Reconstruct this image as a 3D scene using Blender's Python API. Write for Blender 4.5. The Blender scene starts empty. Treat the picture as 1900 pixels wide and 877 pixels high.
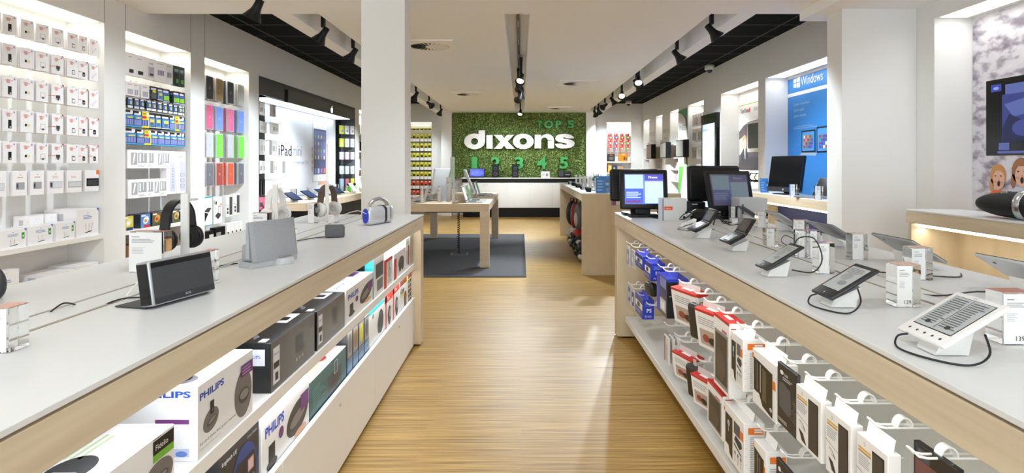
import bpy, bmesh, math, random
from mathutils import Matrix, Vector
random.seed(7)
# ---------------------------------------------------------------- camera, world, exposure
C = bpy.context.scene.collection
sc = bpy.context.scene
F, CZ = 1100.0, 1.35
def PX(px, Y): return (px - 967.0) * Y / F          # a measured pixel column at depth Y -> metres
def PZ(py, Y): return CZ - (py - 305.0) * Y / F
cam_data = bpy.data.cameras.new('camera'); cam = bpy.data.objects.new('camera', cam_data); C.objects.link(cam)
cam.location = (0, 0, CZ); cam.rotation_euler = (math.pi / 2, 0, 0)
cam_data.sensor_width = 36; cam_data.lens = 36 * F / 1900
cam_data.shift_x = -17 / 1900; cam_data.shift_y = -133.5 / 1900; cam_data.clip_start = 0.05
sc.camera = cam
sc.view_settings.view_transform = 'Standard'; sc.view_settings.look = 'None'
sc.view_settings.gamma = 1; sc.view_settings.use_curve_mapping = False
sc.view_settings.exposure = 0.57
sc.cycles.use_denoising = True
sc.cycles.caustics_reflective = False; sc.cycles.caustics_refractive = False
sc.cycles.max_bounces = 10; sc.cycles.diffuse_bounces = 8; sc.cycles.transparent_max_bounces = 12
sc.cycles.sample_clamp_indirect = 3.0
w = bpy.data.worlds.new('world'); sc.world = w; w.use_nodes = True
w.node_tree.nodes['Background'].inputs[0].default_value = (0.84, 0.945, 1.0, 1)
w.node_tree.nodes['Background'].inputs[1].default_value = 3.0
SPOT_W, NICHE_W, STRIP_W, DOWN_W = 270.0, 2.0, 1.3, 23.0

# ---------------------------------------------------------------- materials
_mats = {}
def lin(c): return c / 12.92 if c <= 0.04045 else ((c + 0.055) / 1.055) ** 2.4
def rgb(h):
    h = h.lstrip('#'); return tuple(lin(int(h[i:i + 2], 16) / 255) for i in (0, 2, 4)) + (1,)
def M(h, rough=0.5, metal=0.0, emit=0.0, noise=0.0, spec=0.5, coat=0.0):
    key = (h, rough, metal, emit, noise, spec, coat)
    if key in _mats: return _mats[key]
    m = bpy.data.materials.new('mat_' + h.strip('#')); m.use_nodes = True
    nt = m.node_tree; b = nt.nodes['Principled BSDF']
    b.inputs['Base Color'].default_value = rgb(h); b.inputs['Roughness'].default_value = rough
    b.inputs['Metallic'].default_value = metal; b.inputs['Specular IOR Level'].default_value = spec
    b.inputs['Coat Weight'].default_value = coat
    if emit:
        b.inputs['Emission Color'].default_value = rgb(h); b.inputs['Emission Strength'].default_value = emit
    if noise:
        tc = nt.nodes.new('ShaderNodeTexCoord'); n = nt.nodes.new('ShaderNodeTexNoise'); n.inputs['Scale'].default_value = 60
        n.inputs['Detail'].default_value = 4
        r = nt.nodes.new('ShaderNodeMapRange'); r.inputs[3].default_value = 1 - noise; r.inputs[4].default_value = 1 + noise
        mx = nt.nodes.new('ShaderNodeMix'); mx.data_type = 'RGBA'; mx.blend_type = 'MULTIPLY'; mx.inputs[0].default_value = 1
        nt.links.new(tc.outputs['Object'], n.inputs['Vector']); nt.links.new(n.outputs[0], r.inputs[0])
        mx.inputs[6].default_value = rgb(h); nt.links.new(r.outputs[0], mx.inputs[7]); nt.links.new(mx.outputs[2], b.inputs['Base Color'])
    _mats[key] = m; return m
def wood(name, c1, c2, scale, rough=0.45, mixf=1.0):
    m = bpy.data.materials.new(name); m.use_nodes = True; nt = m.node_tree; b = nt.nodes['Principled BSDF']
    tc = nt.nodes.new('ShaderNodeTexCoord'); mp = nt.nodes.new('ShaderNodeMapping'); mp.inputs['Scale'].default_value = scale
    n = nt.nodes.new('ShaderNodeTexNoise'); n.inputs['Scale'].default_value = 1; n.inputs['Detail'].default_value = 5; n.inputs['Distortion'].default_value = 0.4
    cr = nt.nodes.new('ShaderNodeValToRGB'); cr.color_ramp.elements[0].color = rgb(c1); cr.color_ramp.elements[1].color = rgb(c2)
    cr.color_ramp.elements[0].position = 0.3; cr.color_ramp.elements[1].position = 0.7
    nt.links.new(tc.outputs['Object'], mp.inputs[0]); nt.links.new(mp.outputs[0], n.inputs['Vector'])
    nt.links.new(n.outputs[0], cr.inputs[0]); nt.links.new(cr.outputs[0], b.inputs['Base Color']); b.inputs['Roughness'].default_value = rough
    return m
def floor_mat():
    m = bpy.data.materials.new('bamboo_floor'); m.use_nodes = True; nt = m.node_tree; b = nt.nodes['Principled BSDF']; L = nt.links.new
    tc = nt.nodes.new('ShaderNodeTexCoord')
    br = nt.nodes.new('ShaderNodeTexBrick'); br.inputs['Scale'].default_value = 1; br.inputs['Brick Width'].default_value = 1.3
    br.inputs['Row Height'].default_value = 0.021; br.inputs['Mortar Size'].default_value = 0.0; br.offset = 0.37
    br.inputs['Color1'].default_value = rgb('#86631f'); br.inputs['Color2'].default_value = rgb('#b38b43')
    L(tc.outputs['Object'], br.inputs['Vector'])
    mp = nt.nodes.new('ShaderNodeMapping'); mp.inputs['Scale'].default_value = (2.2, 130, 1)
    n = nt.nodes.new('ShaderNodeTexNoise'); n.inputs['Scale'].default_value = 1; n.inputs['Detail'].default_value = 6
    L(tc.outputs['Object'], mp.inputs[0]); L(mp.outputs[0], n.inputs['Vector'])
    cr = nt.nodes.new('ShaderNodeValToRGB'); cr.color_ramp.elements[0].color = rgb('#6a4915'); cr.color_ramp.elements[1].color = rgb('#c5a15a')
    cr.color_ramp.elements[0].position = 0.36; cr.color_ramp.elements[1].position = 0.62
    L(n.outputs[0], cr.inputs[0])
    mx = nt.nodes.new('ShaderNodeMix'); mx.data_type = 'RGBA'; mx.inputs[0].default_value = 0.62
    L(br.outputs[0], mx.inputs[6]); L(cr.outputs[0], mx.inputs[7]); L(mx.outputs[2], b.inputs['Base Color'])
    b.inputs['Roughness'].default_value = 0.46; b.inputs['Specular IOR Level'].default_value = 0.35
    bp = nt.nodes.new('ShaderNodeBump'); bp.inputs['Strength'].default_value = 0.04; L(n.outputs[0], bp.inputs['Height']); L(bp.outputs[0], b.inputs['Normal'])
    return m
def noise_mat(name, stops, scale, rough=0.9, detail=6, bump=0.0, vor=False):
    m = bpy.data.materials.new(name); m.use_nodes = True; nt = m.node_tree; b = nt.nodes['Principled BSDF']; L = nt.links.new
    tc = nt.nodes.new('ShaderNodeTexCoord'); mp = nt.nodes.new('ShaderNodeMapping'); mp.inputs['Scale'].default_value = scale
    n = nt.nodes.new('ShaderNodeTexNoise'); n.inputs['Scale'].default_value = 1; n.inputs['Detail'].default_value = detail
    cr = nt.nodes.new('ShaderNodeValToRGB'); e = cr.color_ramp.elements
    e[0].position, e[0].color = stops[0][0], rgb(stops[0][1]); e[1].position, e[1].color = stops[-1][0], rgb(stops[-1][1])
    for p, c in stops[1:-1]: x = e.new(p); x.color = rgb(c)
    L(tc.outputs['Object'], mp.inputs[0]); L(mp.outputs[0], n.inputs['Vector']); L(n.outputs[0], cr.inputs[0]); L(cr.outputs[0], b.inputs['Base Color'])
    b.inputs['Roughness'].default_value = rough
    if bump:
        bp = nt.nodes.new('ShaderNodeBump'); bp.inputs['Strength'].default_value = bump; L(n.outputs[0], bp.inputs['Height']); L(bp.outputs[0], b.inputs['Normal'])
    return m
def glass(name, tint='#ffffff', ior=1.3, rough=0.0):
    m = bpy.data.materials.new(name); m.use_nodes = True; b = m.node_tree.nodes['Principled BSDF']
    b.inputs['Base Color'].default_value = rgb(tint); b.inputs['Transmission Weight'].default_value = 1
    b.inputs['Roughness'].default_value = rough; b.inputs['IOR'].default_value = ior
    return m
def film(name, tint='#ffffff', a=0.25):
    m = bpy.data.materials.new(name); m.use_nodes = True; b = m.node_tree.nodes['Principled BSDF']
    b.inputs['Base Color'].default_value = rgb(tint); b.inputs['Alpha'].default_value = a; b.inputs['Roughness'].default_value = 0.12
    return m
WHITE = M('#f0efec', 0.55); WALL = M('#ebebea', 0.7, noise=0.01); CEIL = M('#f7f8fa', 0.9)
TOPW = M('#dedede', 0.35, noise=0.01); LAM = M('#f1efec', 0.4); PAPER = M('#f4f3f2', 0.45); CARD = M('#e9e7e8', 0.4)
BLACK = M('#08080a', 0.5, spec=.3); BLK2 = M('#121214', 0.4, spec=.3); GLOSSB = M('#0a0a0c', 0.12); DGREY = M('#3a3b3e', 0.5); GREY = M('#8f9093', 0.5)
LGREY = M('#c5c5c7', 0.5); SILVER = M('#b9babd', 0.35, 0.6); RED = M('#cf2a20', 0.4); ORANGE = M('#ee7a22', 0.45); BLUE = M('#2436b4', 0.35)
GREEN = M('#55b33c', 0.5); YEL = M('#e9d322', 0.5); TEAL = M('#2aa7ad', 0.45); PURP = M('#6d2f77', 0.45); TXT = M('#6f7074', 0.6); TXTL = M('#b4b4b8', 0.6)
PHB = M('#1f45b5', 0.4); WIRE = M('#f2f2f0', 0.3); PINK = M('#cf6183', 0.5); STEEL = M('#c9cacb', 0.25, 0.9)
MAPLE = wood('maple', '#c8b69a', '#d8c9ae', (9, 1.2, 34)); MAPLEX = wood('maple_cross', '#c3ae8d', '#d2c1a3', (7, 7, 1.3)); MAPLET = wood('maple_table', '#d0bca0', '#dfceb4', (1.5, 12, 20))
GROOVE = M('#94754a', 0.7); FLOOR = floor_mat(); ACR = glass('acrylic', '#fbfdfd', 1.35); FILM = film('clear_plastic', '#f2f4f6', 0.3)
FILMP = film('clear_pack_plastic', '#e6e8ec', 0.45); PEACH = M('#f2b99c', 0.4)

# ---------------------------------------------------------------- mesh builder
def T(x=0, y=0, z=0): return Matrix.Translation((x, y, z))
def Rz(d): return Matrix.Rotation(math.radians(d), 4, 'Z')
def Rx(d): return Matrix.Rotation(math.radians(d), 4, 'X')
def Ry(d): return Matrix.Rotation(math.radians(d), 4, 'Y')
def basis(o, u, v, n):
    m = Matrix.Identity(4)
    for i, a in enumerate((u, v, n, o)):
        for j in range(3): m[j][i] = a[j]
    return m
def fr(w, d, z=0): return basis((-w / 2, -d / 2, z), (1, 0, 0), (0, 0, 1), (0, -1, 0))       # front, u from the left
def sp(w, d, z=0): return basis((w / 2, -d / 2, z), (0, 1, 0), (0, 0, 1), (1, 0, 0))         # side towards local +X, u from the front
def sn(w, d, z=0): return basis((-w / 2, d / 2, z), (0, -1, 0), (0, 0, 1), (-1, 0, 0))       # side towards local -X, u from the back
def tp(w, d, h): return basis((-w / 2, -d / 2, h), (1, 0, 0), (0, 1, 0), (0, 0, 1))          # top, v from the front
_txt = {}
def text_geo(s, bold=0.0, ext=0.0):
    k = (s, bold, ext)
    if k in _txt: return _txt[k]
    cu = bpy.data.curves.new('t', 'FONT'); cu.body = s; cu.size = 1; cu.offset = bold; cu.extrude = ext; cu.resolution_u = 3 if len(s) > 3 or not ext else 8
    ob = bpy.data.objects.new('t', cu); C.objects.link(ob)
    dg = bpy.context.evaluated_depsgraph_get(); me = ob.evaluated_get(dg).to_mesh()
    V = [tuple(v.co) for v in me.vertices]; Fc = [tuple(p.vertices) for p in me.polygons]
    ob.evaluated_get(dg).to_mesh_clear(); bpy.data.objects.remove(ob); bpy.data.curves.remove(cu)
    xs = [v[0] for v in V] or [0]; ys = [v[1] for v in V] or [0]
    x0, y0 = min(xs), min(ys)
    _txt[k] = ([(v[0] - x0, v[1] - y0, v[2]) for v in V], Fc, max(xs) - x0, max(ys) - y0); return _txt[k]
MW = {}
class MB:
    def __init__(s, m=None): s.v = []; s.f = []; s.fm = []; s.sm = []; s.T = m or Matrix.Identity(4)
    def at(s, m): s.T = m; return s
    def add(s, V, Fc, mat, smooth=False):
        o = len(s.v); s.v += [s.T @ Vector(v) for v in V]
        for f in Fc: s.f.append([i + o for i in f]); s.fm.append(mat); s.sm.append(smooth)
        return s
    def box(s, x0, y0, z0, x1, y1, z1, mat, bev=0.0, seg=2):
        if bev:
            bm = bmesh.new(); bmesh.ops.create_cube(bm, size=1)
            for v in bm.verts: v.co = ((x0 + x1) / 2 + v.co.x * (x1 - x0), (y0 + y1) / 2 + v.co.y * (y1 - y0), (z0 + z1) / 2 + v.co.z * (z1 - z0))
            bmesh.ops.bevel(bm, geom=bm.edges[:], offset=min(bev, abs(x1 - x0) / 2.1, abs(y1 - y0) / 2.1, abs(z1 - z0) / 2.1), segments=seg, affect='EDGES', profile=0.5)
            bm.verts.index_update(); V = [tuple(v.co) for v in bm.verts]; Fc = [[v.index for v in f.verts] for f in bm.faces]; bm.free()
            return s.add(V, Fc, mat, seg > 2)
        V = [(x, y, z) for z in (z0, z1) for y in (y0, y1) for x in (x0, x1)]
        return s.add(V, [(0, 2, 3, 1), (4, 5, 7, 6), (0, 1, 5, 4), (2, 6, 7, 3), (0, 4, 6, 2), (1, 3, 7, 5)], mat)
    def cyl(s, p0, p1, r0, mat, r1=None, n=16, cap=True, smooth=True):
        p0, p1 = Vector(p0), Vector(p1); r1 = r0 if r1 is None else r1
        q = (p1 - p0).to_track_quat('Z', 'Y'); V = []
        for p, r in ((p0, r0), (p1, r1)):
            V += [p + q @ Vector((r * math.cos(2 * math.pi * i / n), r * math.sin(2 * math.pi * i / n), 0)) for i in range(n)]
        s.add(V, [(i, (i + 1) % n, n + (i + 1) % n, n + i) for i in range(n)], mat, smooth)
        if cap: s.add(V[:n], [list(range(n))[::-1]], mat); s.add(V[n:], [list(range(n))], mat)
        return s
    def tube(s, pts, r, mat, n=6, closed=False):
        P = [Vector(p) for p in pts]; k = len(P); V = []
        up = Vector((0.0123, 0.9, 0.31)).normalized()
        for i, p in enumerate(P):
            a = P[(i - 1) % k] if (closed or i) else p; b = P[(i + 1) % k] if (closed or i < k - 1) else p
            t = (b - a).normalized(); x = up - t * up.dot(t)
            if x.length < 1e-3: x = Vector((1, 0, 0)) - t * t.x
            x.normalize(); y = t.cross(x); up = x
            V += [p + x * r * math.cos(2 * math.pi * j / n) + y * r * math.sin(2 * math.pi * j / n) for j in range(n)]
        Fc = [(i * n + j, i * n + (j + 1) % n, ((i + 1) % k) * n + (j + 1) % n, ((i + 1) % k) * n + j) for i in range(k if closed else k - 1) for j in range(n)]
        s.add(V, Fc, mat, True)
        if not closed: s.add(V[:n], [list(range(n))[::-1]], mat); s.add(V[-n:], [list(range(n))], mat)
        return s
    def band(s, pts, half, thick, mat):                      # a ribbon following pts in the local XZ plane, width along Y
        V = []; k = len(pts)
        for i, (x, z) in enumerate(pts):
            a = pts[max(i - 1, 0)]; b = pts[min(i + 1, k - 1)]; d = Vector((b[0] - a[0], b[1] - a[1])).normalized(); nx, nz = -d.y, d.x
            for q, t in ((-1, 0), (1, 0), (1, 1), (-1, 1)): V.append((x + nx * thick * t, q * half, z + nz * thick * t))
        Fc = [(i * 4 + j, i * 4 + (j + 1) % 4, i * 4 + 4 + (j + 1) % 4, i * 4 + 4 + j) for i in range(k - 1) for j in range(4)]
        Fc += [(3, 2, 1, 0), (k * 4 - 4, k * 4 - 3, k * 4 - 2, k * 4 - 1)]
        return s.add(V, Fc, mat)
    def lathe(s, prof, mat, n=24, smooth=True):               # profile (r, z) about local Z
        V = [(r * math.cos(2 * math.pi * j / n), r * math.sin(2 * math.pi * j / n), z) for r, z in prof for j in range(n)]
        return s.add(V, [(i * n + j, i * n + (j + 1) % n, (i + 1) * n + (j + 1) % n, (i + 1) * n + j) for i in range(len(prof) - 1) for j in range(n)], mat, smooth)
    def ball(s, c, r, mat, n=14, m=9, jit=0.0):
        r = (r, r, r) if isinstance(r, (int, float)) else r; V = []
        for i in range(m + 1):
            a = math.pi * i / m
            for j in range(n):
                b = 2 * math.pi * j / n; k = 1 + random.uniform(-jit, jit)
                V.append((c[0] + r[0] * k * math.sin(a) * math.cos(b), c[1] + r[1] * k * math.sin(a) * math.sin(b), c[2] - r[2] * k * math.cos(a)))
        return s.add(V, [(i * n + j, i * n + (j + 1) % n, (i + 1) * n + (j + 1) % n, (i + 1) * n + j) for i in range(m) for j in range(n)], mat, True)
    def prism(s, poly, y0, y1, mat):                           # polygon in XZ extruded along Y
        n = len(poly); V = [(x, y0, z) for x, z in poly] + [(x, y1, z) for x, z in poly]
        return s.add(V, [list(range(n)), list(range(n, 2 * n))[::-1]] + [(i, n + i, n + (i + 1) % n, (i + 1) % n) for i in range(n)], mat)
    # flat print on the local z=0 plane (u, v), raised a hair per layer
    def rect(s, u0, v0, u1, v1, mat, L=1, e=0.0005): return s.add([(u0, v0, L * e), (u1, v0, L * e), (u1, v1, L * e), (u0, v1, L * e)], [(0, 1, 2, 3)], mat)
    def poly(s, pts, mat, L=1, e=0.0005): return s.add([(u, v, L * e) for u, v in pts], [list(range(len(pts)))], mat)
    def ell(s, cu, cv, ru, rv, mat, L=1, n=20, e=0.0005, rot=0): 
        c_, s_ = math.cos(rot), math.sin(rot); P = []
        for i in range(n):
            a, b = ru * math.cos(2 * math.pi * i / n), rv * math.sin(2 * math.pi * i / n); P.append((cu + a * c_ - b * s_, cv + a * s_ + b * c_))
        return s.poly(P, mat, L, e)
    def text(s, t, u, v, h, mat, L=1, bold=0.0, ext=0.0, wfit=None, e=0.0005, center=False):
        V, Fc, tw, th = text_geo(t, bold, ext); k = h / max(th, 1e-6); kx = (wfit / tw) if wfit else k
        o = -tw * kx / 2 if center else 0
        return s.add([(u + o + x * kx, v + y * k, L * e + z * k) for x, y, z in V], Fc, mat)
    def lines(s, u0, v0, u1, v1, n, mat, L=1, rag=0.25, e=0.0005):
        p = (v1 - v0) / n
        for i in range(n): s.rect(u0, v0 + p * i + p * 0.25, u1 - (u1 - u0) * random.uniform(0, rag), v0 + p * i + p * 0.72, mat, L, e)
        return s
    def build(s, name, parent=None, loc=None, rz=0.0, world=True):
        me = bpy.data.meshes.new(name); mats = []
        for m in s.fm:
            if m not in mats: mats.append(m)
        V = s.v
        if parent is not None:
            if world: inv = MW[parent].inverted(); V = [inv @ v for v in V]
        elif loc is None:
            xs, ys, zs = [v.x for v in V], [v.y for v in V], [v.z for v in V]
            loc = ((min(xs) + max(xs)) / 2, (min(ys) + max(ys)) / 2, min(zs)); V = [v - Vector(loc) for v in V]
        me.from_pydata([tuple(v) for v in V], [], s.f)
        for m in mats: me.materials.append(m)
        ix = {m: i for i, m in enumerate(mats)}
        me.polygons.foreach_set('material_index', [ix[m] for m in s.fm]); me.polygons.foreach_set('use_smooth', s.sm)
        me.update(); o = bpy.data.objects.new(name, me); C.objects.link(o)
        if parent is not None:
            o.parent = parent; MW[o] = MW[parent].copy()
        else:
            o.location = loc; o.rotation_euler = (0, 0, math.radians(rz)); MW[o] = T(*loc) @ Rz(rz)
        return o
def tag(o, label, cat, group=None, kind=None):
    o['label'] = label; o['category'] = cat
    if group: o['group'] = group
    if kind: o['kind'] = kind
    return o
def thing(name, label, cat, loc, rz=0.0, group=None):
    o = bpy.data.objects.new(name, None); o.empty_display_size = 0.05; C.objects.link(o)
    o.location = loc; o.rotation_euler = (0, 0, math.radians(rz)); MW[o] = T(*loc) @ Rz(rz)
    return tag(o, label, cat, group)
def struct(o): o['kind'] = 'structure'; return o
def dup(root, loc, rz=None, label=None, group=None):
    r = root.copy(); C.objects.link(r); r.location = loc
    if rz is not None: r.rotation_euler = (0, 0, math.radians(rz))
    if label: r['label'] = label
    if group: r['group'] = group
    MW[r] = T(*loc) @ Matrix.Rotation(r.rotation_euler.z, 4, 'Z')
    for ch in list(root.children):
        c = ch.copy(); C.objects.link(c); c.parent = r
        for g in list(ch.children): d = g.copy(); C.objects.link(d); d.parent = c
    return r
def light(name, kind, parent, loc, energy, color=(1, 1, 1), size=0.1, sy=None, rot=(0, 0, 0), spot=None, blend=0.6):
    l = bpy.data.lights.new(name, kind); l.energy = energy; l.color = color
    if kind == 'AREA':
        l.size = size
        if sy: l.shape = 'RECTANGLE'; l.size_y = sy
    else: l.shadow_soft_size = size
    if spot: l.spot_size = math.radians(spot); l.spot_blend = blend
    o = bpy.data.objects.new(name, l); C.objects.link(o); o.parent = parent; o.location = loc; o.rotation_euler = rot
    return o
def P3(n): return ['first', 'second', 'third', 'fourth', 'fifth', 'sixth', 'seventh', 'eighth', 'ninth', 'tenth', 'eleventh', 'twelfth', 'thirteenth', 'fourteenth'][n]
# ---------------------------------------------------------------- room shell
XL, XR, YB, CB, CH, NT = -3.39, 3.255, 15.88, 2.72, 2.98, 2.50    # walls, back wall, bulkhead height, black ceiling, niche top
ND = 0.30
struct(MB().box(-3.8, -4, -0.1, 3.7, 16.3, 0, FLOOR).build('floor', loc=(0, 0, 0)))
# ceiling: near field flush at CB, then a central bulkhead with three slots, black grid ceiling at both sides
m = MB()
SL = [(-2.10, -1.845), (-0.157, 0.079), (1.728, 1.976)]
xs = [-2.27] + [v for s_ in SL for v in s_] + [2.14]
m.box(-3.8, -4, CB, 3.7, 5.4, 3.25, CEIL)
for i in range(0, len(xs), 2): m.box(xs[i], 5.4, CB, xs[i + 1], YB, 3.2, CEIL)
for a, b in SL: m.box(a, 5.4, CH, b, YB, 3.2, CEIL)
for a, b in SL: m.box(a, 15.1, CB, b, YB, 3.2, CEIL)
m.box(-3.8, 5.4, CH + 0.2, 3.7, 16.3, 3.4, CEIL)
struct(m.build('ceiling', loc=(0, 0, 0)))
m = MB(); TILE = M('#060607', 0.9, spec=.1); TB = M('#2c2d31', 0.6)
for (a, b, lx) in ((XL, -2.27, -3.17), (2.14, XR, 3.03)):
    m.box(a, 5.4, CH, b, YB, CH + 0.03, TILE); m.box(lx - 0.008, 5.4, CH - 0.006, lx + 0.008, YB, CH + 0.001, TB)
    y = 5.71
    while y < YB: m.box(a, y - 0.008, CH - 0.006, b, y + 0.008, CH + 0.001, TB); y += 0.6
struct(m.build('ceiling_grid', loc=(0, 0, 0)))
struct(MB().box(2.49, 1.0, 2.63, XR, 5.3, CB, CEIL).build('trim_1', loc=(0, 0, 0)))
# walls
def wall_side(name, s, X0, posts, y0):
    m = MB(); a, b = sorted((s * X0, s * (X0 + ND)))
    m.box(s * (X0 + ND) if s > 0 else s * (X0 + ND) - 0.1, y0, 0, s * (X0 + ND) + 0.1 if s > 0 else s * (X0 + ND), 16.2, 3.1, WALL)
    m.box(a, y0, NT, b, 16.0, 3.1, WALL)
    for p, q in posts: m.box(a, p, 0, b, q, NT, WALL)
    return struct(m.build(name, loc=(0, 0, 0)))
wall_side('wall_left', -1, 3.39, [(-4, 2.9), (4.82, 5.08), (6.08, 6.35), (7.38, 7.66), (12.1, 12.4), (14.2, 16.0)], -4)
wall_side('wall_right', 1, 3.255, [(-4, 1.6), (4.67, 5.3), (7.90, 8.14), (9.66, 10.57), (11.55, 12.26), (12.95, 13.66), (14.32, 15.04), (15.75, 16.0)], -4)
m = MB()
BL, BR = (-3.0, -2.40), (2.295, 2.945)
for a, b in ((-3.8, BL[0]), (BL[1], BR[0]), (BR[1], 3.7)): m.box(a, YB, 0, b, YB + 0.3, 2.48, WALL)
m.box(-3.8, YB, 2.48, 3.7, YB + 0.3, 3.1, WALL); m.box(-3.8, YB + 0.3, 0, 3.7, YB + 0.4, 3.1, WALL)
m.box(-2.10, YB - 0.3, 0, -1.83, YB, CB, WALL); m.box(1.71, YB - 0.3, 0, 1.95, YB, CB, WALL)
struct(m.build('wall_back', loc=(0, 0, 0)))
# panel seams on the left wall
m = MB()
for y in (4.82, 5.08, 6.08, 6.35): m.box(XL, y - 0.002, NT, XL + 0.002, y + 0.002, CB if y < 5.4 else CH, GREY)
struct(m.build('trim_2', loc=(0, 0, 0)))
struct(MB().box(-1.315, 4.87, 0, -0.955, 5.13, CB, WALL, 0.004).build('wall_pillar_left', loc=(0, 0, 0)))
struct(MB().box(2.64, 4.88, 0, XR, 5.12, CB, WALL, 0.004).build('wall_pillar_right', loc=(0, 0, 0)))
# storefront front wall behind the camera, open in the middle
m = MB(); m.box(-3.8, -4.1, 0, -2.7, -4, 3.2, WALL); m.box(2.7, -4.1, 0, 3.7, -4, 3.2, WALL)
struct(m.build('wall_front', loc=(0, 0, 0)))

# ---------------------------------------------------------------- track lights, diffusers, cameras
def spotlight(X, Y, aim, yaw, top, drop=0.30, name='', watts=None, label=None, size=70):
    t = thing('track_spotlight', label, 'spotlight', (X, Y, top), 0)
    MB().box(-0.022, -0.05, -0.05, 0.022, 0.05, 0, BLACK).box(-0.016, -0.03, -drop + 0.06, 0.016, 0.03, -0.05, BLACK, 0.004).build('gear_box', t, world=False)
    R = T(0, 0, -drop) @ Rz(yaw) @ Rx(aim)
    MB(R).lathe([(0, 0.075), (0.030, 0.07), (0.033, 0.01), (0.038, -0.02), (0.070, -0.085), (0.076, -0.095), (0.070, -0.095), (0.034, -0.03), (0, -0.03)], BLK2, 20).build('lamp_head', t, world=False)
    MB(R).add([(0.052 * math.cos(a * math.pi / 8), 0.052 * math.sin(a * math.pi / 8), -0.07) for a in range(16)], [list(range(16))[::-1]], M('#fffaf0', 0.5, emit=6)).build('lens', t, world=False)
    l = light('spot_lamp', 'SPOT', t, (0, 0, 0), SPOT_W if watts is None else watts, (0.85, 0.94, 1.0), 0.05, spot=size, blend=0.85)
    l.matrix_local = R @ T(0, 0, -0.095)
    return t
for Xc, nm in ((-1.97, 'left'), (-0.035, 'middle'), (1.85, 'right')):
    m = MB().box(Xc - 0.018, 5.42, CH - 0.03, Xc + 0.018, 15.05, CH, BLK2)
    for k in range(9): m.box(Xc - 0.005, 5.6 + k, CH - 0.034, Xc + 0.005, 5.9 + k, CH - 0.03, LGREY)
    tag(m.build('lighting_track'), 'black lighting track inside the %s ceiling slot' % nm, 'light track')
SPL = [(-1.97, 5.9, 38, 75, 'left slot, nearest'), (-1.97, 6.95, 38, 75, 'left slot, second nearest'), (-1.97, 9.0, 35, 90, 'left slot, behind the white pillar'),
       (-1.97, 11.1, 35, 60, 'left slot, just right of the white pillar'), (-1.97, 12.7, 66, -30, 'left slot, second from its far end'), (-1.97, 14.5, 40, 40, 'left slot, at its far end'),
       (1.85, 5.76, 38, -100, 'right slot, nearest'), (1.85, 7.04, 38, -100, 'right slot, second nearest'), (1.80, 9.1, 40, -190, 'right slot, third nearest, lens showing'),
       (1.85, 9.5, 38, -80, 'right slot, fourth nearest'), (1.85, 10.9, 45, -190, 'right slot, fifth nearest, lens glowing'), (1.85, 12.0, 35, -80, 'right slot, sixth nearest'),
       (1.85, 13.1, 66, 30, 'right slot, seventh nearest'), (1.85, 14.2, 40, -30, 'right slot, second from its far end'), (1.85, 14.9, 40, -30, 'right slot, at its far end'),
       (0.0, 8.9, 40, 160, 'middle slot, nearest, lens glowing'), (-0.05, 9.9, 74, -10, 'middle slot, second nearest'), (0.01, 10.8, 22, 30, 'middle slot, third nearest'),
       (-0.05, 11.6, 70, 12, 'middle slot, fourth nearest'), (-0.02, 14.7, 35, 165, 'middle slot, at its far end by the green wall')]
for x, y, a, yw, nm in SPL: spotlight(x, y, a, yw, CH - 0.03, label='black track spotlight in the ' + nm, watts=SPOT_W * (0.9 if -1 < x < 1 and y > 14 else 0.25 if y > 14 else (0.5 if a > 60 else (0.45 if y < 7.5 else 1.15))), size=48 if a > 60 else 84)
# lamps over the near counters (one shows at the top edge of the photograph)
k = 0
for x, y in ((-2.06, 4.62), (-1.9, 2.6), (-0.3, 3.6), (-0.3, 1.2), (1.9, 3.8), (1.9, 1.6), (0.35, 0.0), (-1.9, 0.4)):
    nm = 'black ceiling spotlight poking in at the top edge, left of the pillar' if k == 0 else 'black ceiling spotlight above the near display counters, out of the picture'
    o = spotlight(x, y, 30 if abs(x) > 1 else 12, 75 if x < -1 else -75 if x > 1 else 0, CB, drop=0.15, label=nm, watts=DOWN_W * (2.2 if x < -1 else 1.15 if x > 1 else 1.3), size=125)
    if k: o['group'] = 'ceiling spotlights above the near counters'
    k += 1
def diffuser(x0, x1, y0, y1, label):
    t = thing('ceiling_diffuser', label, 'air vent', ((x0 + x1) / 2, (y0 + y1) / 2, CB - 0.012), 0)
    w_, d_ = (x1 - x0) / 2, (y1 - y0) / 2
    MB().box(-w_, -d_, -.004, w_, d_, 0.012, M('#fbfbfb', .5), 0.003).build('plate', t, world=False)
    MB().cyl((0, 0, -0.006), (0, 0, 0.001), 0.22, M('#2b2a29', 0.6), n=32).build('opening', t, world=False)
    m = MB()
    for i in range(24):
        m.T = Rz(i * 15); m.add([(0.05, -0.006, -0.008), (0.215, -0.004, -0.008), (0.215, 0.028, -0.014), (0.05, 0.01, -0.014)], [(0, 1, 2, 3)], WHITE)
    m.T = Matrix.Identity(4); m.cyl((0, 0, -0.014), (0, 0, -0.004), 0.05, WHITE)
    m.lathe([(0.212, -0.005), (0.225, -0.014), (0.235, -0.004)], WHITE, 32)
    m.build('swirl_vane', t, world=False)
diffuser(-1.35, -0.75, 6.5, 7.1, 'square white swirl air diffuser in the ceiling beside the white pillar')
diffuser(-1.31, -0.74, 11.15, 11.8, 'square white swirl air diffuser in the ceiling, far left of the middle slot')
diffuser(0.62, 1.22, 9.6, 10.25, 'square white swirl air diffuser in the ceiling, right of the middle slot')
diffuser(0.63, 1.2, 14.0, 14.6, 'square white air diffuser in the ceiling closest to the green wall')
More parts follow.
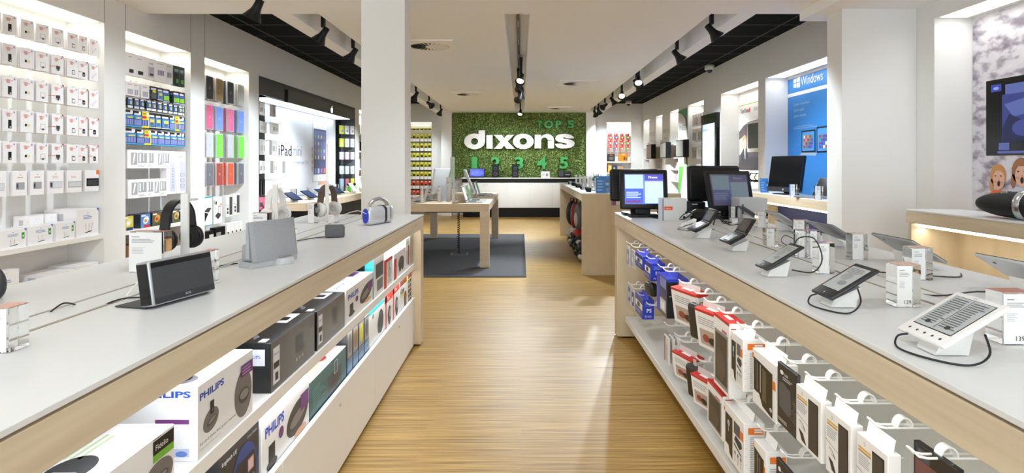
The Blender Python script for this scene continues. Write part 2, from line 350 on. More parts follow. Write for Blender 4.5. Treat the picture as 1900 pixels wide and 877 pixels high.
def dome(x, y, label):
    t = thing('security_camera', label, 'security camera', (x, y, CH - 0.1), 0)
    MB().lathe([(0, 0.1), (0.075, 0.1), (0.08, 0.03), (0.06, 0.02), (0.05, 0.02)], WHITE, 20).build('housing', t, world=False)
    MB().ball((0, 0, 0.02), 0.048, GLOSSB).build('lens_dome', t, world=False)
dome(3.1, 9.75, 'white dome security camera under the black ceiling above the right wall')
dome(2.75, 15.2, 'white dome security camera in the far right ceiling corner')
dome(-2.9, 15.0, 'white dome security camera in the far left ceiling corner')
# strip lamps hidden in the tops of the wall niches
def strip(x, y0, y1, z, label, en=NICHE_W, col=(1, 0.985, 0.9), tone='#fff9dc', depth=0.05, e=1.3):
    t = thing('niche_light', label, 'strip light', (x, (y0 + y1) / 2, z), 0, 'strip lights in the tops of the wall niches')
    L = y1 - y0 - 0.04
    MB().box(-0.10, -L / 2, -0.004, 0.10, L / 2, 0, M(tone, 0.5, emit=e)).build('tube', t, world=False)
    light('strip_lamp', 'AREA', t, (0, 0, -0.03), en * L, col, 0.2, L)
    return t
def niche_label(side, what): return 'glowing strip light in the top of the %s wall niche %s' % (side, what)
for y0, y1, nm in ((3.0, 4.82, 'with memory cards'), (5.08, 6.08, 'with batteries'), (6.35, 7.38, 'with coloured tablet covers'), (12.4, 14.2, 'behind the pillar')):
    strip(XL - 0.12, y0 + 0.02, y1 - 0.02, NT, niche_label('left', nm))
for y0, y1, nm in ((1.6, 4.67, 'behind the hanging television'), (5.4, 7.90, 'with the blue poster'), (8.14, 9.66, 'with the driver poster'), (10.57, 11.55, 'with cables on hooks'),
                   (12.26, 12.95, 'beside the green swirl panel'), (13.66, 14.32, 'second from the far corner'), (15.04, 15.75, 'in the far corner')):
    strip(XR + 0.12, y0 + 0.02, y1 - 0.02, NT, niche_label('right', nm), tone='#fffcf0', col=(1, 1, 0.97), en=NICHE_W * .55)
for x0, x1, nm in ((BL[0], BL[1], 'left'), (BR[0], BR[1], 'right')):
    t = thing('niche_light', 'glowing strip light in the top of the back wall niche at the %s' % nm, 'strip light', ((x0 + x1) / 2, YB + 0.12, 2.48))
    MB().box((x0 - x1) / 2 + 0.02, -0.03, -0.02, (x1 - x0) / 2 - 0.02, 0.03, 0, M('#fffce8', 0.5, emit=2)).build('tube', t, world=False)
    light('strip_lamp', 'AREA', t, (0, 0, -0.03), NICHE_W * 0.8, (1, 1, 0.95), 0.55, 0.2)
# ---------------------------------------------------------------- the two big display counters
TZ = 0.97
def counter(s, y0, y1, label, xi=0.745, xo=1.61):
    t = thing('display_counter', label, 'counter', (s * (xi + xo) / 2, (y0 + y1) / 2, 0))
    def bx(m, a, b, *r): return m.box(min(s * a, s * b), r[0], r[1], max(s * a, s * b), r[2], r[3], *r[4:])
    c = (xi + xo) / 2; g = 0.045
    m = MB()
    bx(m, xi - 0.002, c - g - 0.015, y0, TZ - 0.012, y1 + 0.004, TZ, TOPW, 0.0015); bx(m, c - g, c + g, y0, TZ - 0.012, y1 + 0.004, TZ, TOPW, 0.001)
    bx(m, c + g + 0.015, xo, y0, TZ - 0.012, y1 + 0.004, TZ, TOPW, 0.0015); m.build('countertop', t)
    m = MB(); bx(m, c - g - 0.0145, c - g - 0.0005, y0, TZ - 0.012, y1, TZ - 0.004, GROOVE); bx(m, c + g + 0.0005, c + g + 0.0145, y0, TZ - 0.012, y1, TZ - 0.004, GROOVE); m.build('cable_tray', t)
    m = MB(); bx(m, xi, xi + 0.03, y0, TZ - 0.10, y1, TZ - 0.018, MAPLE, 0.0015); bx(m, xo - 0.03, xo, y0, TZ - 0.10, y1, TZ - 0.018, MAPLE, 0.0015)
    bx(m, xi + 0.03, xo - 0.03, y1 - 0.03, TZ - 0.10, y1, TZ - 0.018, MAPLE); m.build('fascia', t)
    m = MB(); bx(m, xi, xo, y1 - 0.11, 0.012, y1, TZ - 0.10, MAPLEX, 0.003); m.build('end_panel', t)
    m = MB(); bx(m, xi + 0.05, xi + 0.12, y1 - 0.10, 0, y1 - 0.02, 0.012, BLACK); m.build('foot', t)
    return t
LY1, RY1 = 4.52, 4.72
lc = counter(-1, -0.6, LY1, 'long white topped maple display counter on the left of the aisle, with speakers and headphones')
rc = counter(1, -0.6, RY1, 'long white topped maple display counter right of the aisle, with e-readers and tills')
# left: shelf, doors, strip light
m = MB(); m.box(-1.25, -0.6, 0.575, -0.795, 1.97, 0.615, LAM, 0.001).box(-1.25, 1.972, 0.575, -0.795, LY1 - 0.11, 0.615, LAM, 0.001); m.build('shelf', lc)
MB().box(-1.28, -0.6, 0.0, -1.25, LY1 - 0.11, 0.87, LAM).build('back_panel', lc)
MB().box(-1.25, -0.6, 0.30, -0.815, LY1 - 0.11, 0.33, LAM).build('lower_shelf', lc)
for i, (a, b) in enumerate(((-0.53, 0.717), (0.72, 1.967), (1.97, 3.217), (3.22, 4.47))):
    d = MB().box(-0.812, a + 0.0015, 0.02, -0.792, b - 0.0015, 0.363, LAM, 0.001).build('door', lc)
    k = MB(T(-0.792, (a + b) / 2, 0.30) @ Ry(90)); k.lathe([(0, 0), (0.007, 0), (0.007, 0.004), (0.004, 0.005), (0, 0.005)], SILVER, 12); lk = k.build('lock', d)
MB().box(-0.80, -0.6, 0.862, -0.785, LY1 - 0.12, 0.869, M('#f4f8ff', 0.5, emit=2)).build('led_strip', lc)
l = light('shelf_lamp', 'AREA', lc, (0.36, 0, 0.855), 6.5, (0.95, 0.98, 1), 0.05, 4.8)
l.rotation_euler = (0, math.radians(-18), 0)
l = light('shelf_lamp', 'AREA', lc, (0.37, 0, 0.565), 4, (0.95, 0.98, 1), 0.04, 4.8)
# right: pegboard back panel, white base shelf
m = MB()
for a, b in ((-0.6, 1.34), (1.35, 2.62), (2.63, 3.60), (3.61, RY1 - 0.11)): m.box(1.17, a, 0.13, 1.19, b, TZ - 0.1, M('#d9dcd8', 0.25, noise=0.03))
m.build('back_panel', rc)
MB().box(1.191, -0.6, 0.13, 1.20, RY1 - 0.11, TZ - 0.1, BLK2).build('frame', rc)
m = MB()
for a, b in ((-0.6, 2.618), (2.622, RY1 - 0.12)): m.box(0.808, a, 0.13, 1.17, b, 0.175, M('#e4e3e0', 0.3), 0.002)
m.build('base_shelf', rc)
l = light('shelf_lamp', 'AREA', rc, (-0.38, 0, 0.85), 3.5, (1, 1, 0.97), 0.05, 4.8); l.rotation_euler = (0, math.radians(12), 0)

# ---------------------------------------------------------------- consoles along the right wall, Apple style console on the left
def console(name, label, s, xf, xb, y0, y1, zt, glow=True, fh=0.085, white=True, low=None):
    t = thing(name, label, 'wall desk', (s * (xf + xb) / 2, (y0 + y1) / 2, 0))
    X0, X1 = sorted((s * xf, s * xb))
    if white: MB().box(X0, y0, zt - 0.012, X1, y1, zt, TOPW, 0.002).build('desk_top', t)
    else: MB().box(X0, y0, zt - 0.012, X1, y1, zt, MAPLET, 0.002).build('desk_top', t)
    f0, f1 = (s * xf, s * xf + s * 0.03)
    MB().box(min(f0, f1), y0, zt - 0.012 - fh, max(f0, f1), y1, zt - 0.013, MAPLE if white else MAPLET, 0.001).box(min(s * (xf + .031), s * xb), y1 - 0.03, zt - 0.012 - fh, max(s * (xf + .031), s * xb), y1, zt - 0.013, MAPLE).box(
        min(s * (xf + .031), s * xb), y0, zt - 0.012 - fh, max(s * (xf + .031), s * xb), y0 + 0.03, zt - 0.013, MAPLE if white else MAPLET).build('fascia', t)
    if glow:
        MB().box(min(s * (xf + 0.035), s * (xf + 0.07)), y0 + 0.03, zt - fh - 0.035, max(s * (xf + 0.035), s * (xf + 0.07)), y1 - 0.03, zt - fh - 0.012, M('#fffdee', 0.5, emit=3.2)).build('light_strip', t)
        l = light('strip_lamp', 'AREA', t, (-s * (xb - xf) * 0.32, 0, zt - fh - 0.05), STRIP_W * (y1 - y0), (1, 0.98, 0.88), 0.05, y1 - y0 - 0.1)
        MB().box(X0 + 0.10, y0 + 0.02, 0.06, X1 - 0.02, y0 + 0.05, zt - 0.10, MAPLEX).build('side_panel', t); MB().box(X0, y1 - 0.06, 0.0, X1, y1 - 0.03, zt - 0.10, MAPLEX).build('side_panel', t)
        MB().box(X1 - 0.05, y0 + 0.05, 0.06, X1 - 0.02, y1 - 0.06, zt - 0.1, low or MAPLEX).build('back_panel', t)
    else:
        MB().box(X0 if s < 0 else X0 + 0.04, y0 + 0.04, 0.0, X1 - 0.04, y1, zt - 0.012 - fh, low or BLACK).build('body', t)
    return t
console('wall_desk', 'maple wall desk with glowing strip under its edge, beneath the hanging television', 1, 2.85, 3.25, 1.7, 4.39, 1.02)
console('wall_desk', 'maple wall desk with glowing strip, under the blue poster, carrying a computer and laptop', 1, 2.85, 3.25, 5.16, 7.45, 1.01, low=M('#1c2f63', 0.5))
console('phone_desk', 'light wood desk with black base below the tablet poster in the black framed bay', -1, 2.83, 3.38, 7.8, 12.0, 0.84, glow=False, white=False, fh=0.09)

# ---------------------------------------------------------------- floor mat and the wooden table
MAT = noise_mat('mat_fibre', [(0.3, '#343437'), (0.7, '#525256')], (260, 260, 260), 0.95)
MATB = M('#303033', 0.9)
tag(MB().box(-2.1, 7.09, 0.0005, 0.062, 11.46, 0.008, MATB, 0.003).box(-2.05, 7.14, 0.008, 0.02, 11.41, 0.0095, MAT).build('floor_mat'), 'dark grey entrance mat under the wooden table', 'mat')
t = thing('display_table', 'large light wooden table standing on the dark grey mat', 'table', (-1.03, 9.28, 0))
MB().box(-1.65, 7.70, 0.80, -0.415, 10.87, 0.84, MAPLET, 0.003).build('table_top', t)
m = MB(); m.box(-1.64, 7.705, 0.735, -0.42, 7.80, 0.80, MAPLET).box(-1.64, 10.77, 0.735, -0.42, 10.865, 0.80, MAPLET).box(-1.64, 7.8, 0.735, -1.55, 10.77, 0.8, MAPLET).box(-0.51, 7.8, 0.735, -0.42, 10.77, 0.80, MAPLET); m.build('apron', t)
for x, y in ((-1.65, 7.70), (-0.537, 7.70), (-1.65, 10.75), (-0.537, 10.75)): MB().box(x, y, 0.0095, x + 0.122, y + 0.12, 0.735, MAPLET, 0.003).build('leg', t)
m = MB(); m.box(-1.3, 8.0, 0.70, -0.65, 10.4, 0.73, BLACK).box(-1.25, 7.95, 0.725, -1.05, 8.1, 0.735, WHITE); m.build('cable_tray', t)
pts = [(-0.94 + 0.018 * math.cos(i * 0.9), 8.9 + 0.018 * math.sin(i * 0.9), 0.02 + i * 0.0048) for i in range(143)]
tag(MB().tube(pts, 0.006, BLACK, 5).build('coiled_cable'), 'black coiled power cable hanging from the wooden table to the mat', 'cable')
m = MB().box(-1.05, 8.78, 0.0095, -0.8, 9.0, 0.014, GREY).box(-1.035, 8.8, 0.014, -0.815, 8.98, 0.0155, MAT)
tag(m.build('floor_socket'), 'square metal floor socket in the mat at the foot of the coiled cable', 'floor socket')

# ---------------------------------------------------------------- island on the right, behind the tills
IZ = 1.0
t = thing('display_island', 'maple sided island counter with white top, black bags stored beneath', 'counter', (1.34, 9.25, 0))
MB().box(0.735, 7.22, IZ - 0.015, 1.95, 11.35, IZ, TOPW, 0.002).build('countertop', t)
MB().box(0.742, 7.262, IZ - 0.10, 0.77, 11.278, IZ - 0.015, MAPLE).build('fascia', t)
MB().box(0.74, 7.225, 0.0, 1.95, 7.26, IZ - 0.015, MAPLEX, 0.001).build('end_panel', t)
MB().box(0.74, 11.28, 0.0, 1.95, 11.34, IZ - 0.015, MAPLEX).build('end_panel', t)
MB().box(1.32, 7.26, 0.05, 1.35, 11.28, IZ - 0.1, LAM).build('back_panel', t)
MB().box(1.92, 7.26, 0.0, 1.95, 11.28, IZ - 0.015, MAPLEX).build('side_panel', t)

# ---------------------------------------------------------------- back wall: cabinets, moss wall, sign letters
t = thing('sideboard', 'long white cabinet row with black edged top below the green moss wall', 'cabinet', (0.0, 15.35, 0))
MB().box(-1.53, 15.17, 0.985, 1.70, 15.66, 1.01, WHITE, 0.002).build('counter_top', t)
MB().box(-1.52, 15.19, 0.89, 1.69, 15.22, 0.985, BLACK).build('edge_band', t)
MB().box(-1.5, 15.23, 0.24, 1.69, 15.66, 0.985, LAM).build('body', t)
MB().box(-1.5, 15.26, 0.0, 1.69, 15.6, 0.24, BLACK).build('plinth', t)
for i in range(6):
    x = -1.492 + i * 0.573 - (0.0 if i else 0.0); a = max(x, -1.492)
    if a > 1.6: break
    b_ = min(a + 0.569, 1.685)
    d = MB().box(a, 15.21, 0.245, b_, 15.23, 0.885, LAM, 0.001).build('door', t)
    kx = b_ - 0.04 if i % 2 == 0 else a + 0.04
    MB().cyl((kx, 15.21, 0.83), (kx, 15.195, 0.83), 0.008, STEEL, n=10).build('knob', d)
MOSS = noise_mat('moss_green', [(0.3, '#24330f'), (0.48, '#637c34'), (0.66, '#bccb88')], (38, 38, 38), 0.85, 3)  # dark and pale ramp ends put tuft shade and highlights into the green
nx, nz = 124, 64; x0, x1, z0, z1 = -1.82, 1.70, 0.985, CB
V = []; Fc = []
for j in range(nz):
    for i in range(nx):
        edge = i in (0, nx - 1) or j in (0, nz - 1)
        V.append((x0 + (x1 - x0) * i / (nx - 1) + (0 if edge else random.uniform(-.008, .008)), 15.70 + (0.03 if edge else random.uniform(-0.042, 0.042)), z0 + (z1 - z0) * j / (nz - 1) + (0 if edge else random.uniform(-.008, .008))))
for j in range(nz - 1):
    for i in range(nx - 1):
        a = j * nx + i; Fc += [(a, a + 1, a + nx + 1), (a, a + nx + 1, a + nx)] if (i * 7 + j * 3) % 2 else [(a, a + 1, a + nx), (a + 1, a + nx + 1, a + nx)]
tag(MB().add(V, Fc, MOSS).box(x0, 15.74, z0, x1, 15.86, z1, BLK2).build('moss_wall'), 'green preserved moss wall behind the white shop name', 'moss wall')
# shop sign: six fat white letters
def ring(cx, cz, ro, rz_, ri, riz, n=36, a0=0.0, a1=2 * math.pi):
    return [(cx + ro * math.cos(a0 + (a1 - a0) * i / n), cz + rz_ * math.sin(a0 + (a1 - a0) * i / n)) for i in range(n + 1)], [(cx + ri * math.cos(a0 + (a1 - a0) * i / n), cz + riz * math.sin(a0 + (a1 - a0) * i / n)) for i in range(n + 1)]
def strip_solid(m, A, B, y0, y1, mat):
    n = len(A)
    V = [(x, y0, z) for x, z in A] + [(x, y0, z) for x, z in B] + [(x, y1, z) for x, z in A] + [(x, y1, z) for x, z in B]
    Fc = []
    for i in range(n - 1):
        Fc += [(i, i + 1, n + i + 1, n + i), (2 * n + i, 3 * n + i, 3 * n + i + 1, 2 * n + i + 1), (i, 2 * n + i, 2 * n + i + 1, i + 1), (n + i, n + i + 1, 3 * n + i + 1, 3 * n + i)]
    Fc += [(0, n, 3 * n, 2 * n), (n - 1, 3 * n - 1, 4 * n - 1, 2 * n - 1)]
    return m.add(V, Fc, mat)
SW = M('#fbfafa', 0.4); Y0, Y1 = 15.50, 15.60
sg = thing('shop_sign', 'large white raised letters spelling the shop name on the moss wall', 'sign', (-0.02, 15.6, 1.6))
kx = lambda u: PX(850 + u / 7.308, 15.5); kz = lambda v: PZ(220 + v / 7.308, 15.5)
zb, zt_, zh = kz(404), kz(212), kz(158)
def pr(pts): return [(kx(u), kz(v)) for u, v in pts]
def mount(m, x): return m.cyl((x, Y1, (zb + zt_) / 2), (x, 15.74, (zb + zt_) / 2), 0.012, BLK2, n=8)
m = MB(); A, B = ring(kx(222), kz(308), kx(364) - kx(222), kz(308) - kz(414), kx(270) - kx(222), kz(308) - kz(353)); strip_solid(m, A, B, Y0, Y1, SW)
m.box(kx(277), Y0 - .001, kz(300), kx(364), Y1, zh, SW); mount(m, kx(150)); m.build('letter_d', sg)
m = MB().box(kx(383), Y0, kz(407), kx(467), Y1, kz(222), SW); mount(m, kx(425)); m.build('letter_i', sg)
m = MB(); m.prism(pr([(486, 221), (593, 221), (627, 262), (662, 221), (757, 221), (672, 307), (770, 407), (655, 407), (622, 364), (590, 407), (486, 407), (573, 314)]), Y0, Y1, SW); mount(m, kx(625)); m.build('letter_x', sg)
m = MB(); A, B = ring(kx(884), kz(308), kx(1026) - kx(884), kz(308) - kz(412), kx(934) - kx(884), kz(308) - kz(354)); strip_solid(m, A, B, Y0, Y1, SW); mount(m, kx(790)); m.build('letter_o', sg)
m = MB(); m.box(kx(1038), Y0, kz(403), kx(1126), Y1, kz(217), SW)
A, B = ring(kx(1214), kz(288), kx(1302) - kx(1214), kz(288) - kz(371), kx(1214 + 0) - kx(1214) + (kx(1216) - kx(1126)) * 0.0 + 0.05, 0.075, 20, 0, math.pi * 0.93)
A = [(kx(1207) + (kx(1302) - kx(1207)) * math.cos(a), kz(290) + (kz(208) - kz(290)) * math.sin(a)) for a in [math.pi * i / 24 for i in range(22)]]
B = [(kx(1172) + (kx(1217) - kx(1172)) * math.cos(a), kz(300) + (kz(254) - kz(300)) * math.sin(a)) for a in [math.pi * i / 21 for i in range(22)]]
strip_solid(m, A, B, Y0, Y1, SW); m.box(kx(1217), Y0, kz(403), kx(1302), Y1, kz(291), SW); m.prism([(kx(1217), kz(300)), (kx(1302), kz(290)), (kx(1302), kz(295)), (kx(1217), kz(302))], Y0, Y1, SW); mount(m, kx(1080)); m.build('letter_n', sg)
# s: a fat stroke swept along a spine, with outer/inner outlines
out = [(1573, 268), (1478, 268), (1462, 257), (1440, 252), (1424, 256), (1420, 262), (1432, 268), (1470, 275), (1530, 286), (1570, 308), (1583, 335), (1568, 368), (1530, 392), (1480, 402), (1430, 405), (1375, 400), (1335, 382), (1312, 340),
       (1412, 336), (1425, 350), (1448, 354), (1470, 352), (1480, 345), (1470, 336), (1430, 328), (1365, 316), (1325, 292), (1318, 262), (1335, 230), (1375, 212), (1430, 206), (1480, 208), (1530, 222), (1560, 240)]
m = MB(); m.prism(pr(out), Y0, Y1, SW); mount(m, kx(1350)); m.build('letter_s', sg)
LG = M('#3aa552', 0.5)
def gl(ch, px0, px1, py0, py1, label, dep=0.05):
    m = MB(T(PX(px0, 15.6), 15.62, PZ(py1, 15.6)) @ Matrix.Rotation(math.pi / 2, 4, 'X'))
    m.text(ch, 0, 0, PZ(py0, 15.6) - PZ(py1, 15.6), LG, 0, 0.015 if ch == '1' else 0.035, 0.12, wfit=PX(px1, 15.6) - PX(px0, 15.6))
    return tag(m.build('sign_character'), label, 'sign', 'green characters on the moss wall')
for ch, a, b in (('T', 997.5, 1005), ('O', 1010, 1026), ('P', 1031, 1041.5), ('5', 1053.5, 1065)): gl(ch, a, b, 223.5, 237.5, 'green raised %s of the words at the upper right of the moss wall' % ('digit 5' if ch == '5' else 'letter ' + ch))
for ch, a, b in (('1', 875, 885.5), ('2', 911, 928), ('3', 955, 971), ('4', 996, 1014), ('5', 1038, 1054)): gl(ch, a, b, 291, 313, 'green raised number %s in the row below the shop name' % ch)
# ---------------------------------------------------------------- acrylic price blocks
def price_block(x, y, label, w_=0.085, h=0.155, d=0.05, rz=0, price=None, z=TZ, label_w=0.62, group=None, top=True):
    t = thing('price_block', label, 'price sign', (x, y, z + 0.0005), rz, group)
    MB().box(-w_ / 2, -d / 2, 0, w_ / 2, d / 2, h, ACR, 0.001, 1).build('block', t, world=False)
    c = MB().box(-w_ / 2 - 0.0008, -d / 2 - 0.0015, 0.002, -w_ / 2 + w_ * label_w, -d / 2 - 0.0007, h - 0.002, PAPER)
    c.T = T(0, -0.0018, 0) @ fr(w_, d)
    c.rect(w_ * .08, h * .87, w_ * .3, h * .885, TXT).lines(w_ * .08, h * .72, w_ * label_w * .8, h * .83, 3, TXTL).lines(w_ * .08, h * .45, w_ * label_w * .5, h * .62, 5, M('#cfcfd2', .6))
    if price: c.text(price, w_ * label_w * .45, h * .08, h * .09, DGREY)
    c.build('price_card', t, world=False)
    if top: MB().box(-w_ / 2 + .001, -d / 2 + .001, h + 0.0003, w_ / 2 - .001, d / 2 - .001, h + 0.001, film('peach_edge', '#f4b79b', 0.75)).build('top_film', t, world=False)
    return t
def blk(px0, px1, pyb, pyt, label, price=None, rz=0, d=0.05, lw=0.62):
    Y = 0.38 * F / (pyb - 305.0); xc = PX((px0 + px1) / 2, Y)
    return price_block(xc, Y + d / 2, label, abs(PX(px1, Y) - PX(px0, Y)) * 0.93, PZ(pyt + 3, Y) - TZ, d, rz, price, label_w=lw)
blk(1663, 1711, 570, 489, 'acrylic price block reading 129 between the black and the white e-reader', '129.-')
blk(1860, 1925, 640, 541, 'acrylic price block reading 139 right of the white e-reader', '139.-', lw=0.8)
blk(1519, 1550, 508, 448, 'acrylic price block left of the nearest black e-reader')
blk(1581, 1613, 482, 431, 'acrylic price block standing alone beyond the nearest black e-reader, in front of the pillar')
blk(1691, 1733, 520, 457, 'acrylic price block right behind the block reading 129')
blk(1482, 1500, 478, 425, 'left acrylic price block of the pair behind the farther e-reader')
blk(1503, 1523, 480, 425, 'right acrylic price block of the pair behind the farther e-reader')
blk(1422, 1445, 457, 421, 'acrylic price block just right of the nearer folding game console')
blk(1406, 1426, 422, 390, 'tall acrylic price block right of the plain grey carton')
blk(1477, 1502, 434, 405, 'low acrylic price block behind the farther e-reader, near the desk with glowing strip')
blk(1356, 1369, 410, 380, 'acrylic price block with dark label in front of the plain grey carton')
blk(1299, 1311, 412, 388, 'orange topped acrylic price block behind the farther folding game console')
blk(1358, 1376, 414, 402, 'low pale acrylic block in front of the plain grey carton')
# left counter
blk(-24, 18, 655, 569, 'acrylic price block cut off by the left edge of the photo', rz=0, lw=.9)
blk(238, 306, 505, 427, 'wide acrylic price block behind the charcoal bar speaker', lw=.95)
blk(372, 392, 528, 463, 'acrylic price block half hidden right of the charcoal bar speaker', lw=.9)
blk(571, 590, 414, 374, 'clear acrylic price block left of the brown banded headphones')
blk(467, 500, 435, 392, 'low acrylic price block in front of the white headphones', lw=.9)
blk(609, 626, 414, 395, 'small acrylic price block just right of the brown banded headphones')
blk(534, 543, 470, 423, 'acrylic price block tucked behind the silver speaker dock')
blk(700, 710, 406, 380, 'acrylic price block behind the white and blue speaker')

# ---------------------------------------------------------------- tilted gadgets on white wedge stands
CABLE = M('#18181a', 0.4)
def wedge(t, x0=-0.03, x1=0.03, y0=-0.03, y1=0.035, h=0.055, mat=WHITE):
    m = MB(); zt2 = h
    V = [(x0 * .9, y0, 0.001), (x1 * .9, y0, 0.001), (x1, y1, 0.001), (x0, y1, 0.001), (x0, y0 + .008, 0.022), (x1, y0 + .008, 0.022), (x1, y1 + .012, zt2), (x0, y1 + .012, zt2)]
    m.add(V, [(0, 3, 2, 1), (4, 5, 6, 7), (0, 1, 5, 4), (1, 2, 6, 5), (2, 3, 7, 6), (3, 0, 4, 7)], mat)
    return m.build('stand', t, world=False)
def slab(w_, h_, th, elev, body, scr, draw=None, zb=0.03, bev=0.004, border=(0.1, 0.1, 0.1, 0.1), y0=-0.045):
    """matrix of a slab lying back at elev degrees from horizontal, its lower edge at local (0, y0, zb)"""
    e = math.radians(elev)
    return basis((-w_ / 2, y0, zb), (1, 0, 0), (0, math.cos(e), math.sin(e)), (0, -math.sin(e), math.cos(e)))
def reader(x, y, label, body, screen='#b9bcbc', w_=0.115, h_=0.147, elev=31, kind='e-reader', name='e_reader', rz=-90, buttons=False, sony=False, bev=0.008, bottom=0.2, back=None):
    t = thing(name, label, kind, (x, y, TZ + 0.0005), rz)
    R = slab(w_, h_, .01, elev, None, None)
    wedge(t)
    m = MB(R); m.box(0, 0, -0.009, w_, h_, 0, body, bev, 4)
    b = m.build('body', t, world=False)
    s = MB(R); b0 = h_ * bottom
    s.rect(w_ * .11, b0, w_ * .89, h_ * .91, BLK2, 1).rect(w_ * .12, b0 + .002, w_ * .88, h_ * .90, M(screen, 0.35), 2)
    s.build('screen', t, world=False)
    p = MB(R)
    if sony:
        p.lines(w_ * .16, b0 + .012, w_ * .48, h_ * .87, 14, M('#6d7072', .5), 3, 0.3).lines(w_ * .53, b0 + .012, w_ * .84, h_ * .87, 14, M('#6d7072', .5), 3, 0.3)
        p.rect(w_ * .495, b0 + .004, w_ * .505, h_ * .89, DGREY, 3).ell(w_ * .3, b0 + .016, .007, .005, DGREY, 4).ell(w_ * .7, b0 + .016, .007, .005, DGREY, 4)
        p.text('SONY', w_ * .4, h_ * .935, 0.0035, GREY, 1)
        for i in range(5): p.ell(w_ * (.18 + .16 * i), h_ * .1, .003, .003, DGREY, 1)
        p.build('print', t, world=False)
    elif screen == '#b9bcbc' or screen == '#b2b6b4':
        p.ell(w_ * .45, h_ * .6, w_ * .2, h_ * .1, M('#9fa3a2', .5), 3).ell(w_ * .6, h_ * .42, w_ * .16, h_ * .07, M('#8e9392', .5), 3).lines(w_ * .2, h_ * .7, w_ * .8, h_ * .86, 4, M('#8b8f8f', .5), 3)
        p.ell(w_ * .5, h_ * .09, .003, .003, LGREY, 1); p.build('print', t, world=False)
    return t
def cable(pts, label, r=0.0022, mat=None, closed=False):
    # smooth the given points
    P = [Vector(p) for p in pts]; out = []
    for i in range(len(P) - 1):
        a, b, c, d = P[max(i - 1, 0)], P[i], P[i + 1], P[min(i + 2, len(P) - 1)]
        for k in range(6):
            u = k / 6; out.append(0.5 * ((2 * b) + (c - a) * u + (2 * a - 5 * b + 4 * c - d) * u * u + (3 * b - a - 3 * c + d) * u ** 3))
    out.append(P[-1])
    return tag(MB().tube(out, r, mat or CABLE, 6).build('cable'), label, 'cable')
reader(0.852, 1.205, 'white e-reader showing two columns of text, nearest on the right counter', M('#eceae8', .3), '#b7bbbd', w_=0.14, h_=0.152, sony=True, bev=.005, bottom=.2)
reader(0.852, 1.60, 'black e-reader with grey landscape page, left of the price block reading 129', M('#29292b', .4), '#b9bcbc', w_=0.108, h_=0.148, bev=.012)
reader(0.862, 2.03, 'slim dark e-reader with pale page, farther of the two dark e-readers', M('#26282a', .4), '#b2b6b4', w_=0.098, h_=0.15, bev=.012)
z = TZ + 0.004
cable([(0.806, 1.235, .998), (.79, 1.245, .99), (.775, 1.22, z), (.79, 1.15, z), (.84, 1.11, z), (.885, 1.12, .99), (.90, 1.15, 1.02)], 'black cable plugged into the white e-reader')
cable([(0.806, 1.615, .998), (.79, 1.62, .99), (.778, 1.60, z), (.79, 1.53, z), (.83, 1.50, z), (.87, 1.52, .995), (.88, 1.55, 1.025)], 'black cable plugged into the nearest black e-reader')
cable([(0.935, 2.03, 1.075), (.955, 2.03, 1.10), (.985, 1.99, 1.10), (.99, 1.95, 1.04), (.95, 1.93, 1.0), (.90, 1.97, 1.0)], 'black cable looping over the top of the farther dark e-reader')
cable([(1.40, 1.62, z), (1.30, 1.66, z + .02), (1.2, 1.70, z), (1.175, 1.78, .965)], 'black cable coming out of the counter slot beside the nearest tablet')
cable([(1.52, 2.05, z), (1.45, 1.98, z), (1.3, 2.05, z), (1.16, 2.2, .965)], 'thin black cable behind the block reading 129')
cable([(1.02, 3.52, 1.0), (.93, 3.5, z), (.92, 3.42, z), (1.0, 3.36, z), (1.1, 3.45, z), (1.155, 3.5, .965)], 'black cable looping in front of the round headset on its stand')
cable([(1.06, 2.75, 1.03), (1.1, 2.7, .985), (1.14, 2.6, .985), (1.155, 2.55, .965)], 'thin white cable behind the nearer folding game console', mat=WHITE, r=.0018)
cable([(1.05, 3.1, 1.03), (1.09, 3.05, 1.01), (1.13, 3.0, .985), (1.155, 2.95, .965)], 'thin white cable behind the farther folding game console', mat=WHITE, r=.0018)
cable([(1.36, 2.93, z), (1.27, 2.85, 1.01), (1.21, 2.75, .99), (1.24, 2.65, .965)], 'arched black cable between the two counter slots')
def clamshell(x, y, label, rz=-90, s=1.0, top='#2b2b2c', bot='#55565a'):
    t = thing('handheld_console', label, 'game console', (x, y, TZ + 0.0005), rz)
    wedge(t, -.028 * s, .028 * s, -.022, .04, .05)
    w_, h1, h2 = 0.136 * s, 0.078 * s, 0.078 * s
    R = slab(w_, h1, 0, 28, 0, 0, zb=.042, y0=-.05)
    MB(R).box(0, 0, -0.012, w_, h1, 0, BLK2, .004, 3).build('lower_half', t, world=False)
    p = MB(R).rect(w_ * .24, h1 * .12, w_ * .76, h1 * .82, GLOSSB).rect(w_ * .27, h1 * .18, w_ * .73, h1 * .76, M(bot, .2), 2)
    for i in range(3): p.ell(w_ * .88, h1 * (.3 + .2 * i), .004, .004, DGREY, 1)
    p.ell(w_ * .12, h1 * .55, .008, .008, DGREY, 1); p.build('touch_screen', t, world=False)
    e1 = math.radians(28); oy, oz = -.05 + h1 * math.cos(e1), .042 + h1 * math.sin(e1); e = math.radians(58)
    R2 = basis((-w_ / 2, oy + .003, oz), (1, 0, 0), (0, math.cos(e), math.sin(e)), (0, -math.sin(e), math.cos(e)))
    MB(R2).box(0, 0, -0.008, w_, h2, 0, BLK2, .004, 3).build('lid', t, world=False)
    MB(R2).rect(w_ * .12, h2 * .1, w_ * .88, h2 * .9, GLOSSB).rect(w_ * .16, h2 * .16, w_ * .84, h2 * .84, M(top, .25), 2).build('upper_screen', t, world=False)
    MB(R2).cyl((.004, 0, -.003), (w_ - .004, 0, -.003), .006, DGREY, n=10).build('hinge', t, world=False)
    return t
